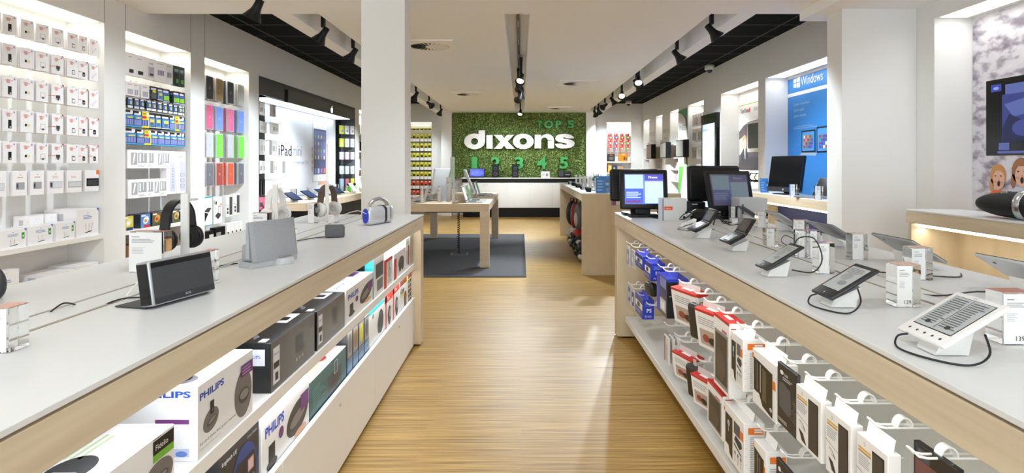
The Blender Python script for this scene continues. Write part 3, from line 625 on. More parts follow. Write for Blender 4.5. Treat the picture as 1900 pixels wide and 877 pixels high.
clamshell(0.945, 2.62, 'open black folding game console on a white stand, nearer of the two', s=1.0, top='#4b4341', bot='#77787a')
clamshell(0.93, 3.08, 'open black folding game console on a white stand, farther one beside the tills', s=1.05, top='#6c7075', bot='#4c5360')
# round black headset on a stand by the orange labelled carton
t = thing('headset', 'black wire loop headset lying on a white stand before the orange labelled carton', 'headset', (0.99, 3.55, TZ + .0005), -90)
wedge(t, -.03, .03, -.03, .04, .055)
R = slab(.11, .1, 0, 35, 0, 0, zb=.045)
m = MB(R @ T(.055, .05, 0)); m.tube([(0.055 * math.cos(a / 16 * math.tau), .042 * math.sin(a / 16 * math.tau), 0.0) for a in range(16)], .003, CABLE, closed=True); m.build('loop', t, world=False)
MB(R @ T(.055, .05, 0)).box(-.035, -.03, -.012, .035, .03, .0, GREY, .006, 3).build('pad', t, world=False)
for q in (-1, 1): MB(R @ T(.055, .05, .003)).ball((q * .035, -.02 * q, .002), .008, BLACK, 10, 6).build('earpiece', t, world=False)
# tablets seen from behind in the second row, facing the other side
def tablet_back(x, y, label, w_=0.25, h_=0.15, body='#c9cbcd', rz=90, elev=32, z=TZ, stand=WHITE):
    t = thing('tablet', label, 'tablet', (x, y, z + .0005), rz)
    wedge(t, mat=stand)
    R = slab(w_, h_, 0, elev, 0, 0, zb=.03, y0=-.055)
    MB(R).box(0, 0, -.009, w_, h_, 0, M(body, .3, .3), .004, 3).build('body', t, world=False)
    MB(R).rect(.001, .001, w_ - .001, h_ - .001, GLOSSB, 1).rect(.012, .012, w_ - .012, h_ - .012, M('#2a3654', .2, emit=.15), 2).build('screen', t, world=False)
    MB(R @ T(w_ * .8, h_ * .8, -.0095)).cyl((0, 0, -.001), (0, 0, 0), .005, GLOSSB, n=10).build('camera_lens', t, world=False)
    return t
TB_ = [(1.47, 1.70, 'silver backed tablet on a white stand, nearest of the row facing away', 92, '#d6d8da', .25), (1.47, 2.24, 'grey backed tablet seen from behind, above the block reading 129', 90, '#a9abad', .25),
       (1.47, 2.78, 'dark edged tablet seen from behind, right of the price block pair', 90, '#8c8e92', .25), (1.52, 3.42, 'thin tablet seen from behind, right of the tall price block', 90, '#c2c4c6', .2), (1.50, 3.86, 'black edged phone seen from behind beside the plain grey carton', 90, '#55575b', .13)]
for x, y, lb, rz, c, w_ in TB_: tablet_back(x, y, lb, w_, .15, c, rz)

# ---------------------------------------------------------------- cash tills
def till(x, y, rz, label, lean=10, dim=1.0, zc=TZ):
    t = thing('till_screen', label, 'monitor', (x, y, zc + .0005), rz)
    MB().box(-.10, -.06, 0, .10, .10, .022, BLK2, .008, 3).box(-.05, -.02, .02, .05, .03, .085, BLK2, .006).build('base', t, world=False)
    w_, h_ = .345, .285
    e = math.radians(lean); R = basis((-w_ / 2, -.05, .06), (1, 0, 0), (0, math.sin(e), math.cos(e)), (0, -math.cos(e), math.sin(e)))
    MB(R).box(0, 0, -.035, w_, h_, 0, BLK2, .012, 3).build('frame', t, world=False)
    MB(R).rect(.026, .03, w_ - .026, h_ - .026, GLOSSB, 1).build('bezel', t, world=False)
    p = MB(R); e_ = .9 * dim
    u0, u1, v0, v1 = .034, w_ - .034, .038, h_ - .034; uw, vh = u1 - u0, v1 - v0
    def E(h):
        if dim < 1: c = [int(int(h[i:i + 2], 16) * .35 + 50) for i in (1, 3, 5)]; h = '#%02x%02x%02x' % tuple(c)
        return M(h, .4, emit=e_)
    p.rect(u0, v0, u1, v1, E('#5a6fd0'), 2).rect(u0 + .003, v0 + vh * .52, u0 + uw * .48, v1 - .003, E('#9cc6ea'), 3).rect(u0 + uw * .52, v0 + .004, u1 - .003, v0 + vh * .76, E('#a5cdee'), 3)
    p.rect(u0 + .003, v0 + .003, u0 + uw * .47, v0 + vh * .5, E('#3a52c4'), 3).rect(u0 + uw * .52, v0 + vh * .8, u1, v1, E('#41409a'), 3)
    p.rect(u0 + .006, v0 + vh * .04, u0 + uw * .4, v0 + vh * .11, E('#6b3564'), 4).lines(u0 + .01, v0 + vh * .18, u0 + uw * .42, v0 + vh * .42, 4, E('#a9b7ef'), 4)
    p.rect(u0 + uw * .54, v0 + vh * .765, u1 - .005, v0 + vh * .785, E('#7d4a5c'), 4).text('Dixons', u0 + uw * .62, v0 + vh * .86, vh * .075, E('#ffffff'), 4)
    p.build('display', t, world=False)
    return t
def slatted_monitor(x, y, rz, label, w_=.38, h_=.26, zc=TZ, lean=-6):
    t = thing('monitor', label, 'monitor', (x, y, zc + .0005), rz)
    MB().box(-.09, -.08, 0, .09, .08, .02, BLK2, .006, 3).box(-.03, -.02, .02, .03, .02, .16, BLK2).build('base', t, world=False)
    R = T(0, 0, .10) @ Rx(lean)
    MB(R).box(-w_ / 2, -.03, 0, w_ / 2, .03, h_, BLK2, .02, 3).build('housing', t, world=False)
    m = MB(R)
    for i in range(14): m.box(-w_ / 2 + .02, -.032, .03 + i * .015, -w_ / 2 + .09, -.03, .037 + i * .015, BLACK)
    m.build('vent', t, world=False)
    m = MB(R @ basis((w_ / 2 - .012, .0305, .02), (-1, 0, 0), (0, 0, 1), (0, 1, 0))).rect(0, 0, w_ - .024, h_ - .035, M('#20242b', .15), 1); m.build('screen', t, world=False)
    return t
till(0.885, 4.30, 0, 'lit till screen on the far left corner of the right counter', 8)
slatted_monitor(0.86, 4.50, 0, 'black customer display standing back to back behind the lit till screen', .37, .245)
till(1.46, 4.16, 12, 'tilted till screen with dim grey display, right of the two tills', 14, .2)
slatted_monitor(1.46, 4.50, 4, 'large black monitor seen from behind, left of the dim till screen', .40, .27, lean=-3)
t = thing('cash_drawer', 'wide low black receipt printer pair between the two tills', 'printer', (1.20, 4.45, TZ + .0005), 0)
for q in (-1, 1):
    b = MB().box(q * .083 - .081, -.07, 0, q * .083 + .081, .09, .105, BLK2, .012, 3).build('printer_body', t, world=False)
    MB().box(q * .083 - .02, -.0705, .082, q * .083 + .02, -.069, .09, LGREY).build('badge', b, world=False)
# cartons beside the tills
def carton(name, x, y, w_, d, h, rz, label, draw, cat='box', mat=CARD, z=TZ, bev=.001):
    t = thing(name, label, cat, (x, y, z + .0005), rz)
    MB().box(-w_ / 2, -d / 2, 0, w_ / 2, d / 2, h, mat, bev, 1).build('box_body', t, world=False)
    m = MB(); draw(m, w_, d, h)
    if m.v: m.build('print', t, world=False)
    return t
def d1(m, w, d, h): m.at(fr(w, d)).rect(w * .08, h * .48, w * .42, h * .64, M('#f0591f', .4), 1).text('alimo', w * .15, h * .52, h * .07, PAPER, 2); m.rect(0, 0, w * .06, h, M('#8d8faa', .5), 1)
carton('carton', 1.035, 4.06, .165, .12, .15, 0, 'white carton with orange label between the lit till and the headset', d1, mat=M('#dcdcdc', .5))
def d2(m, w, d, h): m.at(fr(w, d)).rect(w * .07, h * .3, w * .14, h * .75, M('#5c5d66', .5), 1)
carton('carton', 1.545, 4.02, .185, .16, .155, 0, 'plain grey carton in front of the dim till screen', d2, mat=M('#c3c6ca', .5))
t = thing('barcode_scanner', 'black rounded barcode scanner cradle behind the farther folding game console', 'scanner', (1.165, 3.88, TZ + .0005), 0)
MB().ball((0, 0, .045), (.065, .05, .045), BLK2).build('body', t, world=False)
MB().tube([(-.05, -.02, .03), (-.07, -.05, .06), (-.03, -.07, .075), (.01, -.06, .03), (.03, -.07, .005)], .006, BLACK, 8).build('cord', t, world=False)
for i, pts in enumerate(([(1.24, 3.95, z), (1.28, 3.85, 1.0), (1.3, 3.8, z), (1.36, 3.85, z), (1.34, 3.95, z)], [(.93, 4.2, z), (.98, 4.12, z), (1.02, 4.18, z), (.95, 4.25, z)], [(1.2, 3.7, z), (1.24, 3.75, 1.02), (1.3, 3.7, z), (1.38, 3.75, z)])):
    cable(pts, ['black cables tangled below the dim till screen', 'black cable lying at the foot of the lit till screen', 'black cable coiled behind the farther folding game console'][i], r=.004)

# ---------------------------------------------------------------- headphones on white posts
def headphones(x, y, label, band, cup, cushion, rz=0, hp=.26, post=True, s=1.0, z=TZ, cat='headphones', outer=None):
    t = thing('headphones', label, cat, (x, y, z + .0005), rz)
    zc = hp - .015 * s
    pts = [(0.07 * s * math.cos(a), zc - .085 * s + .085 * s * math.sin(a)) for a in [math.pi * i / 20 for i in range(21)]]
    pts = [(0.08 * s, zc - .14 * s)] + pts + [(-0.08 * s, zc - .14 * s)]
    m = MB(); m.band(pts, .02 * s, .01 * s, band); m.build('headband', t, world=False)
    for q in (-1, 1):
        c = Vector((q * .072 * s, 0, zc - .155 * s))
        ec = MB(T(*c) @ Ry(q * 90)); ec.lathe([(0, .022), (.034 * s, .022), (.044 * s, .015), (.047 * s, 0), (.042 * s, -.004)], cup, 24); e_ = ec.build('ear_cup', t, world=False)
        MB(T(*c) @ Ry(q * 90)).lathe([(.042 * s, -.002), (.046 * s, -.010), (.040 * s, -.024), (.022 * s, -.024), (.02 * s, -.012), (0, -.012)], cushion, 24).build('cushion', e_, world=False)
        if outer: MB(T(*c) @ Ry(q * 90)).lathe([(0, .0235), (.015 * s, .0235), (.018 * s, .022)], outer, 20).build('logo_disc', e_, world=False)
    return t
def hp_post(x, y, label, hp=.27, w_=.028):
    t = thing('headphone_stand', label, 'stand', (x, y, TZ + .0005), 0, None)
    MB().box(-.045, -.045, 0, .045, .045, .005, WHITE, .001).build('base', t, world=False)
    MB().box(-w_ / 2, -.006, .005, w_ / 2, .006, hp, WHITE, .001).build('post', t, world=False)
    MB().box(-.012, .006, hp - .03, .012, .07, hp - .022, WHITE).build('hook', t, world=False)
BLKP = M('#161618', .3)
hp_post(-1.276, 2.25, 'white post stand holding the black headphones')
headphones(-1.335, 2.31, 'black over-ear headphones hanging on a white post behind the bar speaker', BLKP, BLKP, M('#0d0d0e', .7), rz=78, hp=.258, s=.98, outer=DGREY)
hp_post(-1.36, 3.28, 'white post stand holding the all white headphones')
headphones(-1.385, 3.345, 'all white over-ear headphones behind the silver speaker dock', M('#eeedec', .3), M('#efeeed', .3), M('#d9d8d6', .6), rz=75, hp=.258, s=.95)
hp_post(-1.27, 3.88, 'white post stand holding the brown banded headphones', w_=.022)
headphones(-1.29, 3.95, 'white headphones with brown leather band beside the phone desk', M('#5d4c42', .6), M('#e4e2df', .3), M('#d2cfcb', .6), rz=70, hp=.262, s=1.05, outer=SILVER)
hp_post(-1.545, 1.52, 'white post stand just outside the left edge of the photo')
headphones(-1.53, 1.60, 'black and grey headphones cut off by the left edge of the photo', GLOSSB, M('#3a3b3e', .35), M('#0d0d0e', .7), rz=80, hp=.235, s=1.15)
cable([(-1.33, 2.28, 1.08), (-1.31, 2.2, 1.03), (-1.27, 2.1, z), (-1.22, 2.05, z)], 'black cord hanging from the black headphones', r=.002)

# ---------------------------------------------------------------- speakers on the left counter
SPK = noise_mat('speaker_mesh', [(0.35, '#2d2e31'), (0.65, '#4a4b4f')], (900, 900, 900), .7)
t = thing('portable_speaker', 'charcoal bar speaker with silver end, standing on its grey flap', 'speaker', (-0.958, 1.66, TZ + .0005), 76)
MB().box(-.11, .0, 0, .11, .10, .004, DGREY, .001).build('flap', t, world=False)
R = T(0, -.005, .004) @ Rx(-9)
MB(R).box(-.11, -.022, .001, .11, .022, .12, SILVER, .006, 3).build('body', t, world=False)
MB(R @ basis((-.104, -.0225, .005), (1, 0, 0), (0, 0, 1), (0, -1, 0))).rect(0, 0, .208, .110, SPK, 1).rect(.0, .096, .208, .108, GLOSSB, 2).rect(0, 0, .208, .016, M('#2b2c2f', .5), 2).text('BOSE', .1, .006, .006, LGREY, 3).build('grille', t, world=False)
MB(R @ basis((-.1105, .017, .006), (0, -1, 0), (0, 0, 1), (-1, 0, 0))).rect(0, 0, .034, .108, GLOSSB, 1).build('end_panel', t, world=False)
SDG = noise_mat('dock_mesh', [(0.35, '#8f9195'), (0.65, '#a9abaf')], (900, 900, 900), .6)
t = thing('speaker_dock', 'silver grey speaker dock with tall grille and round cradle', 'speaker', (-0.97, 2.28, TZ + .0005), 72)
V = []
prof = [(-.125, -.03), (-.045, -.05), (.045, -.05), (.125, -.03), (.11, .04), (.0, .05), (-.11, .04)]
def dock_body(z0, z1, k0, k1, mat, lean=0.0):
    m = MB(); n = len(prof); V = [(x * k0, y * k0 + lean * 0, z0) for x, y in prof] + [(x * k1, y * k1 + lean, z1) for x, y in prof]
    return m.add(V, [list(range(n))[::-1], list(range(n, 2 * n))] + [(i, (i + 1) % n, n + (i + 1) % n, n + i) for i in range(n)], mat)
dock_body(0, .022, 1.0, 1.0, M('#b6b8bc', .35)).build('base', t, world=False)
g = MB(); n = 14; A = [(-.12 + .24 * i / n, -.036 - .018 * math.sin(math.pi * i / n)) for i in range(n + 1)]
V = [(x, y, .022) for x, y in A] + [(x * 1.0, y + .018, .168) for x, y in A] + [(x, y + .012, .022) for x, y in A] + [(x, y + .026, .168) for x, y in A]; k = n + 1
Fc = [(i, i + 1, k + i + 1, k + i) for i in range(n)] + [(k + i, k + i + 1, 3 * k + i + 1, 3 * k + i) for i in range(n)] + [(2 * k + i, 3 * k + i, 3 * k + i + 1, 2 * k + i + 1) for i in range(n)] + [(0, k, 3 * k, 2 * k), (n, 2 * k + n, 3 * k + n, k + n)]
g.add(V, Fc, SDG, True).build('grille', t, world=False)
m = MB().box(-.112, -.02, .022, .112, .03, .085, M('#a9abae', .35), .01, 3).box(-.115, -.012, .03, .115, .006, .166, M('#b4b6b9', .35), .004); m.build('back_shell', t, world=False)
MB(T(.02, -.045, 0)).lathe([(0, .024), (.036, .024), (.042, .02), (.044, 0)], M('#bfc1c4', .3), 28).build('cradle', t, world=False)
MB(T(.02, -.06, .024)).box(-.03, -.004, 0, .03, .008, .006, GREY, .001).build('connector', t, world=False)
t = thing('compact_speaker', 'small dark grey cube speaker in the middle of the left counter', 'speaker', (-0.975, 3.10, TZ + .0005), 20)
MB().box(-.048, -.03, 0, .048, .035, .064, M('#5b5c5f', .5), .008, 4).build('body', t, world=False)
MB(sp(.096, .065) @ T(-.0, 0, .0005)).rect(.008, .008, .054, .056, M('#6c6d70', .6), 1).build('grille', t, world=False)
t = thing('carry_speaker', 'white speaker with blue end panel, silver handle and black strap band', 'speaker', (-0.915, 3.80, TZ + .0005), 70)
SLV = M('#d4d4d6', .25, .3)
R = T(-.14, 0, 0)
m = MB(R); pr2 = [(-.028 + .0, .01), (.028, .01), (.036, .04), (.034, .11), (.022, .15), (.008, .172), (-.008, .172), (-.022, .15), (-.034, .11), (-.036, .04)]
V = []; L_ = .28; n = len(pr2)
for i, (x, k) in enumerate(((0, .8), (.015, 1), (L_ - .015, 1), (L_, .8))): V += [(x, y * k, .09 + (zz - .09) * (k if zz > .02 else 1)) for y, zz in pr2]
Fc = [[i * n + j, i * n + (j + 1) % n, (i + 1) * n + (j + 1) % n, (i + 1) * n + j] for i in range(3) for j in range(n)] + [list(range(n))[::-1], list(range(3 * n, 4 * n))]
pass
MB(R).box(0, -.036, 0, L_, .036, .115, SLV, .03, 4).build('body', t, world=False)
MB(R @ basis((-.0005, .03, .0), (0, -1, 0), (0, 0, 1), (-1, 0, 0))).ell(.03, .06, .024, .046, M('#2e3fc0', .4), 1, 28).ell(.03, .05, .006, .006, M('#2433a0', .4), 2).ell(.03, .085, .005, .005, M('#2433a0', .4), 2).build('end_panel', t, world=False)
MB(R).tube([(.03, 0, .095), (.05, 0, .135), (.09, 0, .155), (.14, 0, .162), (.19, 0, .155), (.23, 0, .135), (.25, 0, .095)], .012, STEEL, 10).build('handle', t, world=False)
MB(R).box(.15, -.039, .004, .20, .039, .118, M('#1c1c1f', .3), .03, 4).build('band', t, world=False)
MB(R).box(.21, -.0385, .006, .245, .0385, .117, STEEL, .03, 4).build('trim_ring', t, world=False)
# cables of the left counter
cable([(-1.15, 1.72, .965), (-1.13, 1.76, 1.005), (-1.1, 1.8, 1.02), (-1.05, 1.83, 1.0)], 'white cable arching from the counter slot to the bar speaker', mat=WHITE, r=.0025)
cable([(-1.14, 1.60, .965), (-1.12, 1.66, z), (-1.06, 1.70, z), (-1.04, 1.72, 1.0), (-1.035, 1.75, 1.02)], 'black cable from the counter slot to the bar speaker')
cable([(-1.215, 1.30, .965), (-1.20, 1.27, .98), (-1.21, 1.2, z), (-1.24, 1.12, z)], 'black cable end at the far slot near the left edge of the photo')
cable([(-1.215, 1.52, .965), (-1.205, 1.56, .985), (-1.213, 1.62, .966)], 'short black cable loop in the slot left of the bar speaker')
cable([(-1.08, 2.26, z), (-1.14, 2.15, z), (-1.16, 2.05, z), (-1.12, 1.98, .966)], 'black cable running from the silver speaker dock to the slot')
cable([(-1.05, 2.30, 1.0), (-1.1, 2.2, z), (-1.15, 2.1, z), (-1.17, 1.95, z)], 'pale grey cable left of the silver speaker dock', mat=LGREY)
t = MB(); cable([(-1.25, 2.16, z), (-1.22, 2.2, .99), (-1.2, 2.14, .985), (-1.22, 2.1, z)], 'small black cable loop behind the bar speaker')
cable([(-1.02, 3.09, z), (-1.08, 3.0, z), (-1.12, 2.8, z), (-1.125, 2.55, .966)], 'dark cable trailing from the small cube speaker')
cable([(-1.0, 3.12, 1.035), (-1.0, 3.2, 1.06), (-.96, 3.45, 1.08), (-.94, 3.6, 1.05)], 'thin white cable strung between the cube speaker and the white speaker', mat=WHITE, r=.0018)
# ---------------------------------------------------------------- cartons on the left counter's two shelves
BK = M('#131316', .3, coat=.3); PW = M('#eef0f3', .3); PGR = M('#6f6a68', .5); TEALB = M('#20595a', .4)
def shelf_box(y0, y1, z0, h, depth, label, draw, mat=PW, xf=None, name='speaker_carton', tilt=0):
    if xf is None: xf = -.803 if z0 > .5 else -.816
    w_ = y1 - y0 - .004
    t = thing(name, label, 'box', (xf - depth / 2, (y0 + y1) / 2, z0 + .0006), 90 + tilt)
    MB().box(-w_ / 2, -depth / 2, 0, w_ / 2, depth / 2, h, mat, .001, 1).build('box_body', t, world=False)
    m = MB(); draw(m, w_, depth, h)
    if m.v: m.build('print', t, world=False)
    return t
def speaker_pic(m, cu, cv, ru, rv, L=1, rot=.2):
    m.ell(cu, cv, ru, rv, M('#77716f', .5), L, 28, rot=rot).ell(cu + ru * .08, cv - rv * .1, ru * .62, rv * .32, M('#48443f', .5), L + 1, rot=rot).ell(cu + ru * .08, cv - rv * .05, ru * .5, rv * .2, M('#8e8987', .5), L + 2, rot=rot)
def d_phil_big(m, w, d, h):
    m.at(fr(w, d)); m.text('PHILIPS', w * .03, h * .78, h * .10, PHB, 1, .035, wfit=w * .40); speaker_pic(m, w * .21, h * .42, w * .13, h * .15, 1); m.rect(w * .19, h * .5, w * .25, h * .68, BLK2, 4).ell(w * .22, h * .55, w * .015, h * .03, PURP, 5)
    speaker_pic(m, w * .80, h * .42, w * .175, h * .36, 1, .0); m.rect(w * .74, h * .68, w * .98, h * .86, PURP, 6).lines(w * .76, h * .7, w * .97, h * .84, 3, M('#b58fbc', .5), 7)
    m.text('Sound that fits your home', w * .03, h * .165, h * .045, TXT, 1, wfit=w * .62).text('Obsessed with sound', w * .03, h * .105, h * .028, TXTL, 1, wfit=w * .34)
    m.at(sn(w, d)); m.text('PHILIPS', d * .3, h * .85, h * .09, PHB, 1, .035, wfit=d * .62).rect(d * .5, h * .5, d * .9, h * .56, PURP, 1).rect(d * .72, h * .06, d * .9, h * .17, M('#b9c4e4', .5), 1).ell(d * .81, h * .1, d * .07, h * .04, M('#5f7fc8', .5), 2)
    m.at(tp(w, d, h)); m.ell(w * .16, d * .35, w * .12, d * .22, M('#57535c', .5), 1).ell(w * .18, d * .35, w * .07, d * .14, BLK2, 2).rect(w * .13, d * .3, w * .2, d * .42, M('#4a3c8e', .4), 3).lines(w * .35, d * .3, w * .6, d * .6, 3, TXTL, 1)
def d_fidelio(m, w, d, h):
    m.at(fr(w, d)); m.text('PHILIPS', w * .35, h * .70, h * .14, PHB, 1, .01).rect(w * .82, h * .72, w * .995, h * .95, BLK2, 1).rect(w * .82, h * .60, w * .995, h * .72, M('#77b83a', .5), 1).text('Fidelio', w * .84, h * .78, h * .09, PAPER, 2)
    speaker_pic(m, w * .85, h * .3, w * .14, h * .28, 1); m.lines(w * .82, h * .96, w * .9, h * .99, 1, TXT, 1)
    m.at(tp(w, d, h)); m.ell(w * .52, d * .28, w * .14, d * .14, M('#35363a', .4), 1, 28).rect(w * .36, d * .2, w * .5, d * .36, M('#c6c3cf', .4), 2).rect(w * .37, d * .215, w * .49, d * .345, M('#5e5770', .3), 3)
    m.lines(w * .62, d * .3, w * .9, d * .66, 7, M('#b9cda5', .5), 1, .4).rect(w * .66, d * .80, w * .99, d * .99, M('#4d8a2c', .4), 1).text('fidelio', w * .72, d * .7, d * .05, PHB, 1).ell(w * .9, d * .74, w * .015, d * .02, GREEN, 1)
def d_blackbox(m, w, d, h):
    m.at(fr(w, d)); m.rect(w * .04, h * .12, w * .17, h * .86, M('#e9eaf0', .4), 1).text('PHILIPS', w * .06, h * .7, h * .045, PHB, 2, wfit=w * .09).rect(w * .05, h * .43, w * .16, h * .56, BLK2, 2).rect(w * .08, h * .18, w * .14, h * .34, BLK2, 2)
    m.lines(w * .52, h * .35, w * .74, h * .78, 13, M('#5a5a60', .5), 1, .4)
    for i in range(3): m.rect(w * (.53 + .07 * i), h * .2, w * (.56 + .07 * i), h * .27, LGREY, 1)
    m.at(sn(w, d)); m.rect(d * .62, h * .55, d * .92, h * .88, M('#dfe3f0', .4), 1).text('PHILIPS', d * .66, h * .7, h * .06, PHB, 2, wfit=d * .2)
    m.at(tp(w, d, h)); m.poly([(w * .1, d * .3), (w * .55, d * .8), (w * .6, d * .8), (w * .18, d * .28)], M('#6c7078', .2), 1).rect(w * .62, d * .2, w * .95, d * .55, LGREY, 1).rect(w * .7, d * .25, w * .82, d * .5, BLK2, 2).rect(w * .03, d * .1, w * .12, d * .2, M('#e9eaf0', .4), 1)
def d_phil_mid(m, w, d, h):
    m.at(fr(w, d)); m.text('PHILIPS', w * .06, h * .66, h * .16, PHB, 1, .035, wfit=w * .36); m.ell(w * .72, h * .48, w * .25, h * .26, M('#48423f', .5), 1, 28, rot=.15).ell(w * .72, h * .47, w * .18, h * .1, M('#8a827d', .5), 2, rot=.15).rect(w * .78, h * .5, w * .98, h * .78, PURP, 3)
    m.ell(w * .78, h * .2, w * .14, h * .06, M('#d9ab8b', .5), 3).rect(w * .12, h * .18, w * .24, h * .5, BLK2, 1).ell(w * .18, h * .2, w * .1, h * .07, DGREY, 2); m.ell(w * .36, h * .52, w * .05, h * .09, PURP, 2)
    m.at(tp(w, d, h)); m.text('PHILIPS', w * .08, d * .2, d * .12, PHB, 1, wfit=w * .3).ell(w * .5, d * .5, w * .14, d * .12, LGREY, 1).ell(w * .5, d * .5, w * .1, d * .07, PW, 2).rect(w * .7, d * .3, w * .97, d * .6, PURP, 1).rect(w * .75, d * .35, w * .85, d * .55, BLK2, 2)
def d_radio(m, w, d, h):
    m.at(fr(w, d)); m.ell(w * .62, h * .45, w * .34, h * .42, M('#2c3d74', .5), 1, 28).poly([(w * .32, h * .05), (w * .3, h * .5), (w * .42, h * .68), (w * .85, h * .68), (w * .92, h * .5), (w * .9, h * .05)], M('#232529', .5), 2)
    m.rect(w * .68, h * .45, w * .84, h * .62, M('#c88f93', .4), 3).rect(w * .69, h * .47, w * .83, h * .6, M('#d7b9bd', .4), 4)
    for i in range(3): m.ell(w * (.66 + .09 * i), h * .36, w * .02, h * .02, GREY, 3)
    m.text('Logitech UE', w * .06, h * .84, h * .07, LGREY, 1).text('Smart Radio', w * .68, h * .9, h * .04, GREY, 1)
def d_teal(m, w, d, h):
    m.at(fr(w, d)); m.rect(w * .45, h * .2, w * .85, h * .7, M('#17383b', .4), 1, ).ell(w * .66, h * .45, w * .14, h * .2, M('#3a3532', .5), 2).rect(w * .62, h * .6, w * .72, h * .92, LGREY, 3).rect(w * .635, h * .62, w * .705, h * .9, M('#2b4650', .4), 4).lines(w * .06, h * .3, w * .38, h * .8, 9, M('#5f8f90', .5), 1, .5)
    m.at(tp(w, d, h)); m.rect(0, 0, w, d, M('#d8cbc6', .4), 1)
    for i, (u, v, r, c) in enumerate(((.15, .3, .1, '#3c2c28'), (.3, .2, .12, '#e8c3ae'), (.45, .45, .12, '#2f2421'), (.6, .25, .09, '#a03328'), (.7, .6, .12, '#d9b39c'), (.86, .35, .1, '#37302f'), (.85, .7, .08, '#ded6d2'))): m.ell(w * u, d * v, w * r, d * r * 1.4, M(c, .5), 2 + i)
def d_dvd(col):
    def f(m, w, d, h):
        m.at(fr(w, d)); m.rect(w * .05, h * .45, w * .95, h * .95, M('#8d8a86', .3), 1).ell(w * .5, h * .72, w * .32, h * .2, M(col, .4), 2).rect(w * .0, h * .1, w, h * .42, M('#3c6f9e', .3), 1).rect(w * .0, h * .0, w, h * .1, BLK2, 1)
        m.at(sn(w, d)); m.rect(d * .75, 0, d, h * .4, M('#3c5f8e', .3), 1)
    return f
def d_logi(m, w, d, h):
    m.at(fr(w, d)); m.rect(w * .0, h * .9, w, h, TEAL, 1).ell(w * .72, h * .5, w * .18, h * .3, DGREY, 1).ell(w * .6, h * .45, w * .1, h * .22, BLK2, 2).ell(w * .2, h * .82, w * .05, h * .06, GREY, 2)
    m.at(sn(w, d)); m.ell(d * .86, h * .22, d * .1, h * .15, BLK2, 1).text('logi', d * .7, h * .75, h * .06, TXT, 1).rect(0, h * .9, d, h, TEAL, 1)
    m.at(tp(w, d, h)); m.rect(0, 0, w, d, TEAL, 1).rect(w * .3, d * .3, w * .7, d * .9, M('#1d4f57', .4), 2)
def d_redcase(m, w, d, h):
    m.at(fr(w, d)); m.rect(0, h * .8, w, h, RED, 1).rect(0, 0, w * .16, h, RED, 1).ell(w * .55, h * .4, w * .22, h * .26, M('#4a3a36', .5), 2).ell(w * .62, h * .45, w * .1, h * .12, LGREY, 3).text('Case', w * .25, h * .85, h * .09, PAPER, 2)
    m.at(sn(w, d)); m.rect(0, h * .8, d, h, RED, 1); m.at(tp(w, d, h)); m.lines(w * .1, d * .1, w * .9, d * .9, 6, M('#c9b9b6', .5), 1)
def d_icade(m, w, d, h):
    m.at(fr(w, d)); m.rect(0, h * .78, w, h, M('#7c2a22', .4), 1).text('iCade', w * .05, h * .55, h * .16, BLK2, 1, .03).rect(w * .05, h * .48, w * .4, h * .53, YEL, 1).ell(w * .45, h * .3, w * .12, h * .24, M('#7b5a3c', .5), 1).ell(w * .52, h * .34, w * .05, h * .12, M('#c9926a', .5), 2).ell(w * .62, h * .8, w * .07, h * .1, YEL, 2)
    for i in range(2):
        for j in range(5): m.rect(w * (.7 + .15 * i), h * (.08 + .14 * j), w * (.83 + .15 * i), h * (.19 + .14 * j), M(['#9a6d52', '#6a7b8a', '#5a4a42'][(i + j) % 3], .5), 2)
def d_tealtall(m, w, d, h):
    m.at(fr(w, d)); m.rect(w * .18, h * .45, w * .9, h * .82, M('#6b6d70', .5), 1).rect(w * .3, h * .12, w * .85, h * .4, M('#77797d', .5), 1).rect(w * .22, h * .48, w * .86, h * .8, M('#4c4e52', .5), 2)
    m.at(sn(w, d)); m.rect(0, 0, d, h, TEAL, 1).rect(d * .5, h * .7, d * .8, h * .85, BLK2, 2)
def d_redslim(m, w, d, h):
    m.at(fr(w, d)); m.rect(0, h * .0, w * .22, h, RED, 1).rect(w * .22, h * .88, w, h, RED, 1).ell(w * .6, h * .45, w * .22, h * .2, LGREY, 1).rect(w * .5, h * .6, w * .56, h * .85, DGREY, 2); m.lines(w * .35, h * .1, w * .9, h * .25, 3, TXTL, 1)
    m.at(sn(w, d)); m.rect(d * .8, 0, d, h, RED, 1); m.at(tp(w, d, h)); m.rect(w * .3, d * .1, w * .9, d * .5, LGREY, 1)
def d_gamepad(m, w, d, h):
    m.at(fr(w, d)); m.rect(0, 0, w * .2, h * .8, RED, 1).ell(w * .6, h * .5, w * .25, h * .25, M('#55504c', .5), 1).ell(w * .5, h * .35, w * .1, h * .2, M('#3d3a38', .5), 2).ell(w * .72, h * .35, w * .1, h * .2, M('#3d3a38', .5), 2)
    m.at(tp(w, d, h)); m.lines(w * .1, d * .1, w * .9, d * .9, 5, LGREY, 1)
def d_tvpc(m, w, d, h):
    m.at(fr(w, d)); m.text('TV PC', w * .1, h * .8, h * .09, M('#8cc63f', .5), 1).rect(w * .55, h * .1, w * .95, h * .75, M('#b03a30', .5), 1).rect(w * .08, h * .15, w * .5, h * .6, LGREY, 1)
SZ = .615
shelf_box(.93, 1.374, SZ, .135, .30, 'white speaker carton with black and green label, nearest on the left shelf', d_fidelio)
shelf_box(1.464, 1.768, SZ, .185, .21, 'white speaker carton with blue brand name and purple corner, nearer one', d_phil_big, xf=-.8)
shelf_box(1.90, 2.306, SZ, .16, .24, 'black glossy speaker carton with white labels, nearer of two on the shelf', d_blackbox, BK)
shelf_box(2.33, 2.70, SZ, .155, .24, 'black glossy speaker carton, farther of the two on the upper shelf', d_blackbox, BK)
shelf_box(2.716, 3.21, SZ, .155, .22, 'white speaker carton with oval black dock picture and carry handle, upper shelf', d_phil_mid)
